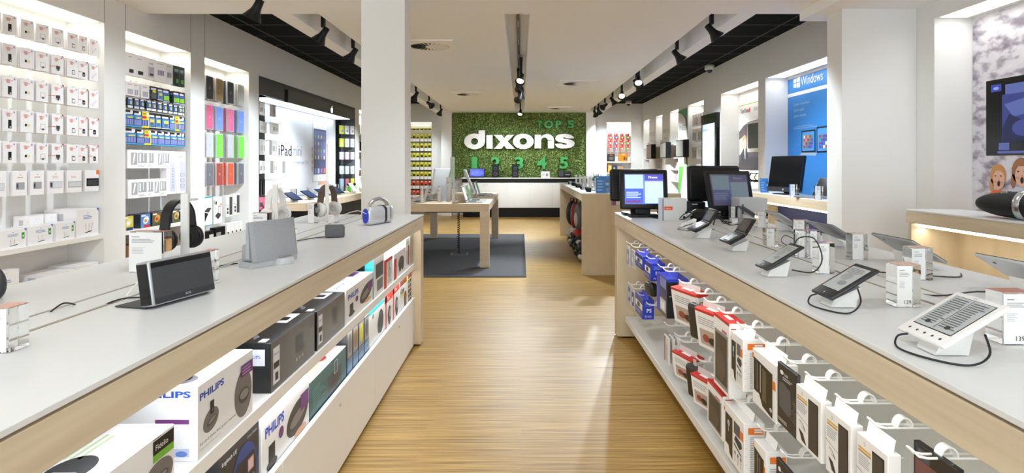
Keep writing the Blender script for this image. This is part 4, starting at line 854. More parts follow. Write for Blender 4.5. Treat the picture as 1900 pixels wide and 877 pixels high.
shelf_box(3.225, 3.475, SZ, .22, .24, 'white and teal carton with grey tablet pictures, upper shelf', d_tealtall, name='cover_carton')
shelf_box(3.49, 3.70, SZ, .17, .2, 'slim white carton with broad red edge, upper shelf', d_redslim, name='accessory_carton')
shelf_box(3.74, 4.12, SZ, .165, .22, 'white carton with red end and dark gamepad picture, upper shelf', d_gamepad, name='accessory_carton')
shelf_box(4.13, 4.26, SZ, .215, .22, 'tall white carton with green lettering near the end panel, upper shelf', d_tvpc, name='accessory_carton')
shelf_box(4.27, 4.40, SZ, .235, .16, 'clear plastic pack with grey insert beside the end panel, upper shelf', lambda m, w, d, h: m.at(fr(w, d)).rect(w * .1, h * .05, w * .9, h * .9, M('#b8b5a8', .5), 1), M('#d8dadb', .2), name='accessory_carton')
LZ = .33
shelf_box(1.60, 1.846, LZ, .225, .2, 'black internet radio carton with blue glow, lower shelf', d_radio, M('#1a1a1e', .35))
shelf_box(1.863, 2.283, LZ, .215, .22, 'white speaker carton with dock in a hand, lower shelf', d_phil_mid)
shelf_box(2.287, 2.765, LZ, .175, .26, 'dark teal carton with photos of faces on its lid, lower shelf', d_teal, TEALB)
for i, (a, b, c) in enumerate(((2.78, 2.865, '#6d6a66'), (2.875, 2.965, '#8a6a3a'), (2.975, 3.075, '#d4cd2a'), (3.085, 3.175, '#4d5360'))):
    shelf_box(a, b, LZ, .235 - .004 * i, .16, ['slim clear pack with grey insert, nearest of four lower shelf packs', 'slim clear pack with brown insert, second of four on the lower shelf', 'slim clear pack with yellow insert on the lower shelf', 'slim clear pack with slate insert beside the teal topped carton'][i], d_dvd(c), M('#4a4c50', .25), name='remote_pack')
shelf_box(3.19, 3.545, LZ, .225, .18, 'white carton with teal top and dark speaker pair, lower shelf', d_logi, name='accessory_carton')
shelf_box(3.56, 3.76, LZ, .225, .2, 'white and red carton with brown figure picture, lower shelf, nearer', d_redcase, name='game_carton')
shelf_box(3.77, 3.975, LZ, .235, .2, 'white and red carton, lower shelf, beside the carton with yellow stripe', d_redcase, name='game_carton')
shelf_box(3.99, 4.40, LZ, .245, .22, 'brown topped game carton with yellow stripe at the end of the lower shelf', d_icade, name='game_carton')
# ---------------------------------------------------------------- white prong hooks and packs under the right counter
HX = 0.80
def hook_obj():
    m = MB()
    for q in (-.009, .009):
        m.tube([(.37, q, 0), (.03, q, 0), (.012, q, .004), (0, q, .016)], .0028, WIRE, 6)
    m.tube([(0, -.009, .016), (-.002, 0, .018), (0, .009, .016)], .0028, WIRE, 6)
    return m
_hk = [None]
def hook2(y, z, row, tagged=True):
    lab = 'white double prong hook in the %s row under the right counter' % row
    if _hk[0] is None:
        h = thing('display_hook', lab, 'hook', (HX, y, z), 0, 'white prong hooks, %s row under the right counter' % row)
        for q in (-.009, .009): MB().tube([(.368, q, 0), (.03, q, 0), (.012, q, .004), (0, q, .016)], .0028, WIRE, 6).build('prong', h, world=False)
        MB().tube([(0, -.009, .016), (-.002, 0, .018), (0, .009, .016)], .0028, WIRE, 6).build('tip', h, world=False)
        a_ = MB(T(.075, 0, 0)); A_, B_ = ring(0, .0, .019, .024, .016, .021, 14, -.1, math.pi + .1); strip_solid(a_, A_, B_, -.011, .011, WIRE); a_.build('stop_ring', h, world=False)
        _hk[0] = h; return h
    return dup(_hk[0], (HX, y, z), label=lab, group='white prong hooks, %s row under the right counter' % row)
def pack(y0, y1, zt, h, dep, label, draw, mat=PAPER, x=HX + .004, name='accessory_pack', tilt=0, lean=0, cat='package', tab=True, parts=None, bev=.002):
    w_ = y1 - y0
    t = thing(name, label, cat, (x + dep / 2, (y0 + y1) / 2, zt - h), -90 + tilt)
    R = T(0, 0, h) @ Rx(lean) @ T(0, 0, -h)
    b = MB(R).box(-w_ / 2, -dep / 2, 0, w_ / 2, dep / 2, h, mat, bev, 2).build('box_body', t, world=False)
    m = MB(); draw(m, w_, dep, h, R)
    if m.v: m.build('print', t, world=False)
    if tab: MB(R).add([(-w_ * .42, 0.002, h), (w_ * .42, .002, h), (w_ * .42, .008, h + .028), (-w_ * .42, .008, h + .028), (-w_ * .42, 0.0035, h), (w_ * .42, .0035, h), (w_ * .42, .0095, h + .028), (-w_ * .42, .0095, h + .028)], [(0, 1, 2, 3), (7, 6, 5, 4), (0, 4, 5, 1), (3, 2, 6, 7), (0, 3, 7, 4), (1, 5, 6, 2)], tab if not isinstance(tab, bool) else mat).build('hang_tab', t, world=False)
    return t
VB = M('#2b3fc4', .35); VBD = M('#1a2888', .35)
def p_vita(m, w, d, h, R):
    m.at(R @ fr(w, d)); m.rect(0, 0, w, h, VBD, 1).rect(w * .05, h * .4, w * .95, h * .72, PAPER, 2).rect(w * .3, h * .44, w * .6, h * .68, BLK2, 3).lines(w * .1, h * .12, w * .8, h * .3, 2, M('#9eabef', .4), 2).rect(w * .62, h * .46, w * .68, h * .66, GREY, 3)
    m.at(R @ sp(w, d)); m.text('PS', d * .35, h * .35, h * .2, PAPER, 1, .02).text('PS VITA', d * .2, h * .1, h * .1, PAPER, 1, wfit=d * .6).lines(d * .2, h * .65, d * .8, h * .85, 3, M('#7d8cec', .4), 1)
def p_big(m, w, d, h, R):
    m.at(R @ fr(w, d)); m.rect(0, 0, w, h, M('#1b2430', .3), 1).rect(0, 0, w * .3, h, VB, 2).rect(w * .35, h * .72, w * .95, h * .98, M('#7c8cc4', .4), 3).rect(w * .35, h * .1, w * .92, h * .42, M('#c4ccdc', .4), 3).rect(w * .45, h * .14, w * .8, h * .34, PAPER, 4).rect(w * .38, h * .5, w * .9, h * .68, M('#2d3c84', .4), 3)
    m.at(R @ sp(w, d)); m.rect(0, h * .93, d, h * 1.0, VB, 1).text('ACCESSORY', d * .1, h * .55, h * .03, PAPER, 1, wfit=d * .5); m.at(R @ tp(w, d, h)); m.rect(0, 0, w, d, VB, 1)
def p_ds(win):
    def f(m, w, d, h, R):
        m.at(R @ tp(w, d, h)); m.rect(0, 0, w, d, RED, 1, .0004).rect(w * .3, d * .3, w * .7, d * .6, PAPER, 2)
        m.at(R @ fr(w, d)); m.rect(0, h * (.93 if not win else .96), w, h, RED, 1)
        if win: m.rect(w * .08, h * .05, w * .92, h * .80, M('#8f9093', .2), 1).rect(w * .14, h * .1, w * .86, h * .76, M('#2e2d2c', .2), 2).ell(w * .5, h * .34, w * .3, h * .22, M('#4a443f', .2), 3).rect(w * .55, h * .81, w * .85, h * .85, PINK, 2)
        else: m.rect(w * .12, h * .1, w * .88, h * .5, M('#b8a79c', .4), 1).ell(w * .36, h * .28, w * .14, h * .1, M('#9c4a3c', .4), 2).ell(w * .62, h * .25, w * .16, h * .1, M('#3c3432', .4), 3).lines(w * .12, h * .6, w * .9, h * .82, 4, TXTL, 1)
        m.at(R @ sp(w, d)); m.rect(0, h * .9, d, h, RED, 1) if not win else m.rect(d * .1, h * .9, d * .4, h * .93, RED, 1)
        if not win: m.lines(d * .1, h * .1, d * .9, h * .8, 10, M('#b9805f', .5), 1)
    return f
def p_powera(m, w, d, h, R):
    m.at(R @ fr(w, d)); m.poly([(w * .08, h * .25), (w * .08, h * .84), (w * .45, h * .84), (w * .45, h * .06), (w * .3, h * .12), (w * .25, h * .25)], M('#161618', .15), 1).ell(w * .26, h * .68, w * .06, h * .06, LGREY, 2).rect(w * .24, h * .52, w * .27, h * .66, LGREY, 2)
    m.rect(w * .52, h * .62, w * .82, h * .85, M('#5c5d60', .4), 1).rect(w * .82, h * .64, w * .97, h * .8, ORANGE, 2).poly([(w * .54, h * .5), (w * .8, h * .42), (w * .92, h * .5), (w * .88, h * .58), (w * .6, h * .6)], DGREY, 1)
    m.poly([(w * .53, h * .4), (w * .9, h * .33), (w * .9, h * .36), (w * .53, h * .44)], DGREY, 2)
    for i in range(3): m.ell(w * (.58 + .14 * i), h * .27, w * .035, h * .035, M('#6a6258', .4), 1).rect(w * (.57 + .14 * i), h * .1, w * (.59 + .14 * i), h * .25, GREY, 1)
    m.rect(0, h * .84, w * .06, h * .9, ORANGE, 1)
    m.at(R @ sp(w, d)); m.rect(d * .2, h * .8, d * .95, h * .92, ORANGE, 1).rect(d * .5, h * .83, d * .9, h * .86, PAPER, 2).rect(d * .5, h * .87, d * .85, h * .9, PAPER, 2).lines(d * .3, h * .05, d * .95, h * .76, 22, TXTL, 1, .1)
    for i in range(5): m.ell(d * .1, h * (.1 + .15 * i), .0015, .0015, ORANGE, 1)
def p_window(m, w, d, h, R):
    m.at(R @ fr(w, d)); m.poly([(w * .06, h * .25), (w * .06, h * .86), (w * .86, h * .80), (w * .86, h * .03), (w * .45, h * .08), (w * .3, h * .25)], M('#151517', .15), 1)
    m.rect(w * .2, h * .3, w * .28, h * .8, M('#4d4f54', .2), 2).rect(w * .45, h * .2, w * .62, h * .76, M('#59503f', .3), 2).rect(w * .35, h * .3, w * .38, h * .8, LGREY, 2).rect(w * .86, h * .55, w * .98, h * .7, ORANGE, 2).ell(w * .8, h * .16, w * .05, h * .04, LGREY, 2).rect(0, h * .82, w * .06, h * .92, ORANGE, 1)
    m.at(R @ sp(w, d)); m.rect(d * .2, h * .78, d * .95, h * .9, ORANGE, 1).lines(d * .2, h * .05, d * .95, h * .7, 20, TXTL, 1, .1).rect(d * .1, h * .4, d * .5, h * .42, GREY, 2)
def p_card(m, w, d, h, R):
    m.at(R @ fr(w, d)); m.text('CASE', w * .38, h * .84, h * .04, PAPER, 1, .01).ell(w * .25, h * .87, w * .09, h * .035, PAPER, 1).lines(w * .3, h * .76, w * .8, h * .82, 2, LGREY, 1).poly([(w * .1, h * .3), (w * .1, h * .66), (w * .3, h * .72), (w * .7, h * .66), (w * .75, h * .3), (w * .6, h * .24)], M('#57585a', .4), 1)
    rs = random.Random(3)
    for i in range(90):
        a = rs.random(); u = .95 - .3 * a * rs.random(); v = .04 + rs.random() * .6 * (1 - .2 * a); m.ell(w * u, h * v, .0009, .0009, LGREY, 1, 5)
    m.lines(w * .05, h * .06, w * .55, h * .12, 2, LGREY, 1)
def p_ipad(m, w, d, h, R):
    m.at(R @ fr(w, d)); m.rect(w * .52, h * .06, w * .90, h * .90, M('#2b2927', .35), 1).rect(w * .55, h * .08, w * .87, h * .88, M('#4a423b', .5), 2)
    m.ell(w * .27, h * .9, w * .035, h * .03, LGREY, 1).ell(w * .27, h * .9, w * .02, h * .018, PAPER, 2).rect(w * .06, h * .8, w * .48, h * .83, M('#e3b35a', .5), 1).rect(w * .06, h * .755, w * .48, h * .785, M('#c99a54', .5), 1).lines(w * .06, h * .56, w * .47, h * .73, 6, TXTL, 1, .2)
    m.poly([(0, h * .50), (w * .5, h * .42), (w * .5, h * .425), (0, h * .51)], DGREY, 1).poly([(w * .14, h * .42), (w * .3, h * .38), (w * .42, h * .28), (w * .26, h * .32)], DGREY, 1).poly([(w * .18, h * .405), (w * .29, h * .375), (w * .37, h * .3), (w * .26, h * .335)], PAPER, 2).poly([(w * .12, h * .26), (w * .3, h * .22), (w * .44, h * .06), (w * .26, h * .08)], M('#3a3632', .5), 1)
CL = FILMP; UZ, DZ = .715, .415
def p_clear(col):
    def f(m, w, d, h, R): m.at(R @ fr(w, d)); m.rect(w * .1, h * .1, w * .9, h * .85, M(col, .4), 1).rect(w * .25, h * .3, w * .7, h * .6, M('#dfe3ea', .4), 2)
    return f
none = lambda *a: None
# upper row
pack(4.42, 4.52, .735, .15, .012, 'thin clear pack with pale blue card in the top far corner of the hooks', p_clear('#8b9ad6'), CL, tab=False)
pack(4.22, 4.33, .735, .13, .012, 'second thin clear pack beside the top far corner of the hooks', p_clear('#a9b3da'), CL, tab=False)
pack(3.92, 4.17, .74, .092, .075, 'blue handheld accessory box on an upper hook, farthest', p_vita, VB, tab=VB)
pack(3.68, 3.86, .735, .11, .09, 'blue handheld accessory box on an upper hook behind the tall black box', p_vita, VB, tab=VB)
pack(3.27, 3.51, .715, .215, .12, 'tall blue and black accessory bundle box, upper row', p_big, M('#101114', .3), tab=VB, name='bundle_box')
pack(2.86, 3.08, UZ + .01, .18, .07, 'red topped white case box, farthest of the three upper ones, hanging crooked', p_ds(0), PAPER, tilt=18, lean=8, tab=film('clear_tab', '#eeeeee', .5))
pack(2.50, 2.68, UZ + .0, .175, .07, 'red topped white case box behind the black hard case, upper row', p_ds(0), PAPER, tilt=18, lean=8, tab=film('clear_tab', '#eeeeee', .5))
pack(2.29, 2.475, .735, .29, .065, 'tall red topped case box with dark window, upper row', p_ds(1), PAPER, tab=False)
pack(2.15, 2.275, UZ, .19, .085, 'tall white charger kit box with orange tag, upper row', p_powera, PAPER)
pack(1.87, 2.06, UZ, .185, .07, 'wide white stylus kit box with big black window, upper row', p_window, PAPER)
pack(1.73, 1.86, .735, .19, .012, 'flat black speckled case card, upper row', p_card, M('#232427', .3), tab=False)
for y0, y1, lb in ((1.59, 1.735, 'farthest of the three'), (1.445, 1.565, 'middle of the three'), (1.30, 1.42, 'nearest of the three')):
    pack(y0, y1, .712, .165, .03, 'white tablet cover box with brown cover in its window, ' + lb, p_ipad, PAPER, name='cover_box')
pack(1.155, 1.285, .755, .17, .014, 'glossy black and dark red wallet case on the nearest hook', lambda m, w, d, h, R: m.at(R @ fr(w, d)).rect(w * .05, h * .02, w * .6, h * .8, M('#6a3a30', .4), 1), M('#232225', .1), tilt=0, tab=False, x=.85, name='wallet_case')
# black hard cases
def hardcase(y, zt, h, w_, d, label, lean=7, tilt=20, x=.80):
    t = thing('hard_case', label, 'case', (x + d / 2, y, zt - h), -90 + tilt)
    R = T(0, 0, h) @ Rx(lean) @ T(0, 0, -h)
    MB(R).box(-w_ / 2, -d / 2, 0, w_ / 2, d / 2, h, M('#2a2826', .3), .018, 4).build('shell', t, world=False)
    MB(R).box(-w_ / 2 - .001, -.002, .002, w_ / 2 + .001, .002, h - .002, BLACK, .002).build('zip', t, world=False)
    MB(R).box(-.012, -.0012, h - .004, .012, .0012, h + .03, FILMP).build('hang_tab', t, world=False)
hardcase(2.76, .70, .17, .125, .045, 'black rounded hard case between two red topped boxes, upper row')
hardcase(3.78, .60, .085, .12, .05, 'black rounded hard case hanging below the tall black box', 5, 10)
hardcase(2.80, .40, .16, .12, .045, 'black rounded hard case between red topped boxes, lower row')
# lower row
pack(4.36, 4.46, .46, .14, .012, 'thin clear pack with blue card in the lower far corner', p_clear('#4e63c0'), CL, tab=False)
pack(4.22, 4.32, .45, .13, .012, 'thin dark blue clear pack, second in the lower row', p_clear('#2c3a86'), CL, tab=False)
pack(3.92, 4.17, .455, .13, .075, 'blue handheld accessory box, lower row', p_vita, VB, tab=VB)
for i in range(3): pack(3.24 - .03 * i, 3.34 - .03 * i, .40 + .005 * i, .15, .012, ['thin white and brown game card pack, lower row, rearmost', 'thin white and brown game card pack, lower row, between two others', 'thin white and brown game card pack, lower row, front one'][i], lambda m, w, d, h, R: m.at(R @ fr(w, d)).rect(w * .1, h * .05, w * .35, h * .95, M('#8a6a58', .5), 1).rect(w * .5, h * .1, w * .8, h * .7, LGREY, 1), M('#dfdcdc', .4), tab=False, x=HX + .004 + .02 * i)
pack(3.05, 3.12, .40, .15, .03, 'clear blister pack with white gadget, lower row', p_clear('#d9dbe0'), CL, tab=False)
pack(2.90, 3.08, .395, .13, .07, 'red topped box, farthest in the lower row, hanging crooked', p_ds(0), PAPER, tilt=18, lean=8, tab=film('clear_tab', '#eeeeee', .5))
pack(2.62, 2.76, .39, .14, .06, 'red topped box, middle one of the lower row', p_ds(0), PAPER, tilt=18, lean=8, tab=film('clear_tab', '#eeeeee', .5))
pack(2.365, 2.56, .425, .18, .10, 'red topped case box with big dark window, lower row', p_ds(1), PAPER, tab=film('clear_tab', '#eeeeee', .5))
pack(2.14, 2.35, .415, .20, .075, 'white charger kit box with orange tag, lower row', p_powera, PAPER)
pack(1.95, 2.05, .405, .18, .07, 'white stylus kit box with black window, lower row', p_window, PAPER)
pack(1.765, 1.87, .43, .20, .012, 'flat black speckled case card, lower row', p_card, M('#232427', .3), tab=False)
pack(1.60, 1.73, .39, .16, .03, 'white tablet cover box, nearest in the lower row', p_ipad, PAPER, name='cover_box')
for y in (4.50, 4.30, 4.06, 3.78, 3.46, 3.33, 3.0, 2.76, 2.59, 2.40, 2.19, 1.98, 1.80, 1.66, 1.50, 1.36, 1.22): hook2(y, .75, 'upper')
for y in (4.42, 4.27, 4.06, 3.78, 3.30, 3.09, 2.99, 2.70, 2.48, 2.24, 2.00, 1.82, 1.66): hook2(y, .455, 'lower')
# ---------------------------------------------------------------- wall bay shelves
def wshelf(x0, x1, y0, y1, z, label, mat=LAM, th=.035):
    return tag(MB().box(x0, y0, z - th, x1, y1, z, mat, .001).build('wall_shelf'), label, 'shelf')
XB = XL - ND            # back plane of the left bays
wshelf(XB, XL - .01, 3.39 - .49, 4.82, .785, 'white shelf carrying router cartons in the first left wall bay')
wshelf(XB, XL - .01, 2.9, 4.82, .40, 'low white shelf with plain cartons in the first left wall bay')
wshelf(XB, XL - .01, 5.08, 6.08, .775, 'white shelf carrying disc cases in the battery bay')
wshelf(XB, XL - .01, 5.08, 6.08, .50, 'low white shelf under the disc cases in the battery bay')
wshelf(XB, XL - .01, 6.35, 7.38, .42, 'low white shelf in the bay of coloured tablet covers')
# ---------------------------------------------------------------- blister cards: one mesh per design
FLW = M('#f4f2f4', .4); CARDW = M('#f5f3f6', .35)
def card_mesh(w_, h, th, mat, draw, hole=True):
    m = MB(); m.box(-w_ / 2, -th / 2, 0, w_ / 2, th / 2, h, mat, .0015, 1)
    m.T = fr(w_, th); draw(m, w_, h); m.T = Matrix.Identity(4)
    return m
def simple_thing(name, mb, loc, rz, label, cat, group=None):
    o = mb.build(name, loc=loc, rz=rz); return tag(o, label, cat, group)
WIRE2 = M('#dadad6', .3)
def wall_hook_proto(L=.24, mat=WIRE2, double=True):
    m = MB()
    for q in ((-.006, .006) if double else (0,)): m.tube([(-L, q, 0), (-.01, q, 0), (0, q, .006), (.006, q, .016)], .0018, mat, 4)
    return m
_wh = {}
def wall_hook(x, y, z, label, group, key='w', mat=WIRE2, L=.24, rz=0):
    if key not in _wh:
        _wh[key] = tag(wall_hook_proto(L, mat, key == 'w').build('wall_hook', loc=(x, y, z), rz=rz), label, 'hook', group); return _wh[key]
    o = _wh[key].copy(); C.objects.link(o); o.location = (x, y, z); o.rotation_euler = (0, 0, math.radians(rz)); tag(o, label, 'hook', group); return o
REDT = M('#dba39c', .5); STK = M('#e4e2ee', .5)
def g_base(m, w, h, red=False):
    m.rect(w * .18, h * .78, w * .7, h * .81, M('#dfa9a4', .5), 1).rect(w * .22, h * .72, w * .62, h * .75, M('#e3b6b1', .5), 1).rect(w * .74, h * .80, w * .9, h * .95, STK, 1).rect(w * .78, h * .85, w * .86, h * .9, M('#6a5f9c', .5), 2)
    m.rect(w * .28, h * .66, w * .5, h * .84, REDT, 2)
    if red: m.poly([(w * .82, h), (w, h), (w, h * .86)], RED, 3).rect(w * .02, h * .37, w * .3, h * .4, M('#dd4a33', .5), 2)
def g_stick(m, w, h): g_base(m, w, h); m.rect(w * .38, h * .14, w * .62, h * .52, BLK2, 2).rect(w * .48, h * .16, w * .58, h * .24, LGREY, 3)
def g_usb(m, w, h): g_base(m, w, h); m.rect(w * .28, h * .26, w * .72, h * .42, M('#f7f6ea', .3), 2).rect(w * .3, h * .28, w * .45, h * .40, BLK2, 3).rect(w * .45, h * .28, w * .7, h * .40, M('#e7e1c0', .3), 3)
def g_micro(m, w, h): g_base(m, w, h); m.rect(w * .32, h * .18, w * .72, h * .46, LGREY, 2).rect(w * .36, h * .24, w * .68, h * .44, M('#f3f3f6', .3), 3).ell(w * .52, h * .2, w * .08, h * .05, DGREY, 4)
def g_microd(m, w, h): g_base(m, w, h, True); m.rect(w * .32, h * .2, w * .72, h * .44, LGREY, 2).rect(w * .36, h * .27, w * .68, h * .43, M('#3a3a3e', .3), 3).ell(w * .52, h * .22, w * .08, h * .05, DGREY, 4)
def g_sd(m, w, h): g_base(m, w, h); m.poly([(w * .42, h * .14), (w * .7, h * .14), (w * .7, h * .34), (w * .64, h * .38), (w * .42, h * .38)], DGREY, 2).rect(w * .46, h * .17, w * .67, h * .33, PAPER, 3)
def g_sdk(m, w, h): g_base(m, w, h, True); m.poly([(w * .42, h * .14), (w * .7, h * .14), (w * .7, h * .34), (w * .64, h * .38), (w * .42, h * .38)], BLK2, 2).rect(w * .5, h * .2, w * .62, h * .27, LGREY, 3)
def g_white(m, w, h): g_base(m, w, h); m.poly([(w * .25, h * .2), (w * .35, h * .12), (w * .8, h * .4), (w * .7, h * .48)], LGREY, 2).poly([(w * .3, h * .2), (w * .36, h * .15), (w * .76, h * .4), (w * .7, h * .45)], PAPER, 3)
def g_reader(m, w, h): m.rect(w * .3, h * .72, w * .7, h * .76, M('#e0a8a2', .5), 1).ell(w * .5, h * .85, w * .05, h * .03, LGREY, 1).rect(w * .22, h * .26, w * .8, h * .54, M('#8c8d92', .4), 2).rect(w * .38, h * .27, w * .79, h * .53, M('#a7a8ad', .4), 3).rect(w * .25, h * .32, w * .35, h * .48, DGREY, 3)
def g_hub(m, w, h): m.ell(w * .5, h * .85, w * .05, h * .03, LGREY, 1).rect(w * .15, h * .24, w * .9, h * .54, M('#b6b7c2', .4), 2).rect(w * .34, h * .26, w * .88, h * .52, M('#d9dae4', .4), 3).rect(w * .18, h * .3, w * .3, h * .48, DGREY, 3).lines(w * .3, h * .66, w * .7, h * .76, 2, M('#e0a8a2', .5), 1)
def g_dual(m, w, h): m.rect(w * .1, h * .24, w * .98, h * .5, M('#9a9ba0', .4), 2).rect(w * .12, h * .27, w * .96, h * .47, M('#d4d5da', .4), 3).lines(w * .3, h * .66, w * .7, h * .76, 2, M('#e0a8a2', .5), 1)
def g_blk(m, w, h): m.rect(w * .1, h * .25, w * .98, h * .62, BLK2, 2).rect(w * .16, h * .3, w * .9, h * .56, DGREY, 3).rect(w * .8, h * .8, w, h, ORANGE, 1)
CARDS = {}
def put_card(design, mat, w_, h, x, y, z, label, group, back, rz=None, name='memory_card_pack', cat='memory card', step=.014, th=.005, blab=None):
    """a hook with a front card and a few of the same behind it"""
    key = (design.__name__ if hasattr(design, '__name__') else str(design), w_, h, name)
    for i in range(back + 1):
        xx = x - i * step; r = (82 if rz is None else rz - 6) + random.uniform(-4, 4)
        lb = label if i == 0 else (blab or label.replace('front ', 'rear '))
        if key not in CARDS:
            o = card_mesh(w_, h, th, mat, design).build(name, loc=(xx, y, z), rz=r); CARDS[key] = o
        else:
            o = CARDS[key].copy(); C.objects.link(o); o.location = (xx, y, z); o.rotation_euler = (0, 0, math.radians(r))
        tag(o, lb, cat, group)
COLY = [3.985, 4.127, 4.258, 4.397, 4.545, 4.653, 4.771]
COLN = ['third', 'fourth', 'fifth', 'sixth', 'third from the right', 'second from the right', 'rightmost']
DES = [[g_stick, g_usb, g_micro, g_micro, g_sd, g_sd, g_white], [g_stick, g_usb, g_micro, g_microd, g_sd, g_sdk, g_white], [g_stick, g_usb, g_micro, g_microd, g_sd, g_sdk, g_white],
       [g_stick, g_usb, g_micro, g_microd, g_sd, g_sdk, g_sdk], [g_stick, g_usb, g_micro, g_microd, g_sd, g_sdk, g_sdk]]
WHAT = {'g_stick': 'black USB stick', 'g_usb': 'small gold plug', 'g_micro': 'grey card adapter', 'g_microd': 'dark card adapter', 'g_sd': 'outlined white card', 'g_sdk': 'black card', 'g_white': 'slanted white stick'}
ROWZ = [(2.226, .131), (2.02, .14), (1.80, .145), (1.572, .15), (1.36, .145)]
RN = ['top row', 'second row', 'third row', 'fourth row', 'fifth row']
CNM = ['two left of centre', 'just left of centre', 'centre column', 'just right of centre', 'third from right end', 'second from right end', 'right end']
for r, (z0, h) in enumerate(ROWZ):
    for c, y in enumerate(COLY):
        g = DES[r][c]; w_ = .10 if c < 5 else .088
        if c == 5: w_ = .085
        put_card(g, CARDW, w_, h, XL - .05, y, z0, 'front white pack with %s, first bay, %s, %s' % (WHAT[g.__name__], RN[r], CNM[c]), 'memory cards in the first left wall bay', [3, 4, 4, 3, 3][r] if c < 6 else 1,
                 rz=90 - 6 * (r + c) % 3, blab='white %s pack behind the front one, first bay, %s, %s' % (WHAT[g.__name__].split()[-1], RN[r], CNM[c]))
        wall_hook(XL - .045, y, z0 + h - .008, 'thin wire hook holding white memory packs in the first left bay', 'wire hooks of the first left wall bay')
    put_card(g_stick, CARDW, .10, h, XL - .05, 3.86, z0, 'front white pack cut by the photo edge, first bay, %s' % RN[r], 'memory cards in the first left wall bay', 2, blab='white pack behind the one cut by the photo edge, first bay, %s' % RN[r])
for c, (y, g, w_, nm) in enumerate(((3.88, g_hub, .125, 'leftmost, cut by the photo edge'), (4.06, g_reader, .105, 'second from left'), (4.205, g_reader, .105, 'third from left'), (4.37, g_hub, .13, 'fourth from left'), (4.55, g_dual, .13, 'second from right'), (4.74, g_blk, .13, 'rightmost, black gadget'))):
    put_card(g, CARDW, w_, .17, XL - .05, y, 1.135, 'front white gadget pack, first bay, ' + nm, 'gadget packs in the first left wall bay', 3, name='gadget_pack', cat='package', step=.028, th=.02, blab='gadget pack behind the front one, first bay, ' + nm)
    wall_hook(XL - .045, y, 1.295, 'thin wire hook holding white gadget packs in the first left bay', 'wire hooks of the first left wall bay')
# ---------------------------------------------------------------- cartons in the first bay
def router_box(y0, y1, z0, h, dep, label, big=False, plain=False, x=XL - .03, name='router_carton'):
    w_ = y1 - y0 - .005; t = thing(name, label, 'box', (x - dep / 2, (y0 + y1) / 2, z0 + .0006), 90)
    MB().box(-w_ / 2, -dep / 2, 0, w_ / 2, dep / 2, h, FLW, .001, 1).build('box_body', t, world=False)
    m = MB(fr(w_, dep)); BT = M('#8b9ccc', .5)
    m.ell(w_ * .5, h * .86, w_ * .02, h * .04, LGREY, 1)
    if plain: m.lines(w_ * .35, h * .3, w_ * .75, h * .5, 2, BT, 1)
    else:
        m.poly([(w_ * .9, h), (w_, h), (w_, h * .86)], M('#2f63c4', .4), 1).lines(w_ * .3, h * .62, w_ * .7, h * .78, 3, BT, 1)
        m.poly([(w_ * .36, h * .12), (w_ * .66, h * .16), (w_ * .68, h * .25), (w_ * .40, h * .22)], PAPER, 2).poly([(w_ * .36, h * .12), (w_ * .66, h * .16), (w_ * .67, h * .2), (w_ * .38, h * .15)], BLK2, 3)
        for i in range(3 if big else 2):
            u = w_ * (.42 + .12 * i) ; m.poly([(u, h * .2), (u + w_ * .008, h * .2), (u + w_ * (.0 + .035 * (i - .5)), h * .48), (u - w_ * .008 + w_ * .035 * (i - .5), h * .48)], BLK2, 3)
        if not big: m.rect(w_ * .82, h * .45, w_ * .93, h * .8, M('#3f9a46', .4), 1).rect(w_ * .85, h * .55, w_ * .9, h * .65, PAPER, 2)
    m.at(sn(w_, dep)).rect(dep * .35, h * .6, dep * .6, h * .85, LGREY, 1)
    m.build('print', t, world=False)
    return t
router_box(4.556, 4.80, .785, .215, .25, 'large white router carton at the right end of the shelf in the first bay', big=True)
router_box(4.36, 4.545, .785, .13, .12, 'white router carton with green tag, right one of the front row on the shelf')
router_box(4.11, 4.33, .785, .13, .12, 'white router carton with green tag, middle one of the front row on the shelf')
router_box(3.88, 4.10, .785, .125, .12, 'white router carton with green tag, cut by the photo edge on the shelf')
router_box(4.42, 4.54, .785, .19, .12, 'greyish router carton behind the front row, nearest the large carton', plain=True, x=XL - .16)
router_box(4.28, 4.41, .785, .19, .12, 'greyish router carton behind the front row, left of another one', plain=True, x=XL - .16)
router_box(4.56, 4.80, .40, .165, .22, 'plain white carton on the low shelf at the right end of the first bay', plain=True)
router_box(4.28, 4.55, .40, .15, .22, 'wide plain white carton in the middle of the low shelf, first bay', plain=True)
router_box(4.05, 4.27, .40, .10, .22, 'flat plain white carton left of the middle on the low shelf, first bay', plain=True)
router_box(3.84, 4.04, .40, .12, .22, 'plain white carton under another near the photo edge, first bay', plain=True)
router_box(3.84, 4.04, .522, .12, .22, 'plain white carton stacked on another near the photo edge, first bay', plain=True)
# ---------------------------------------------------------------- battery bay (second)
def mk(bg, parts):
    def f(m, w, h):
        for p in parts:
            if p[0] == 'r': m.rect(w * p[1], h * p[2], w * p[3], h * p[4], M(p[5], .4), p[6] if len(p) > 6 else 1)
            else: m.ell(w * p[1], h * p[2], w * p[3], h * p[4], M(p[5], .4), p[6] if len(p) > 6 else 1)
    f.__name__ = bg; return f
b_blue = mk('b_blue', [('r', .02, .0, .98, .08, '#3fa3dd'), ('r', .08, .1, .92, .48, '#5360a8'), ('r', .12, .12, .28, .46, '#8a94cf', 2), ('r', .34, .12, .5, .46, '#8a94cf', 2), ('r', .56, .12, .72, .46, '#8a94cf', 2), ('r', .78, .12, .9, .46, '#8a94cf', 2), ('r', .1, .5, .95, .72, '#3d8fd0'), ('r', .35, .52, .85, .62, '#e0cf6a', 2), ('r', .08, .74, .8, .86, '#e6e6ea'), ('r', .6, .78, .85, .98, '#f1f1f4', 3)])
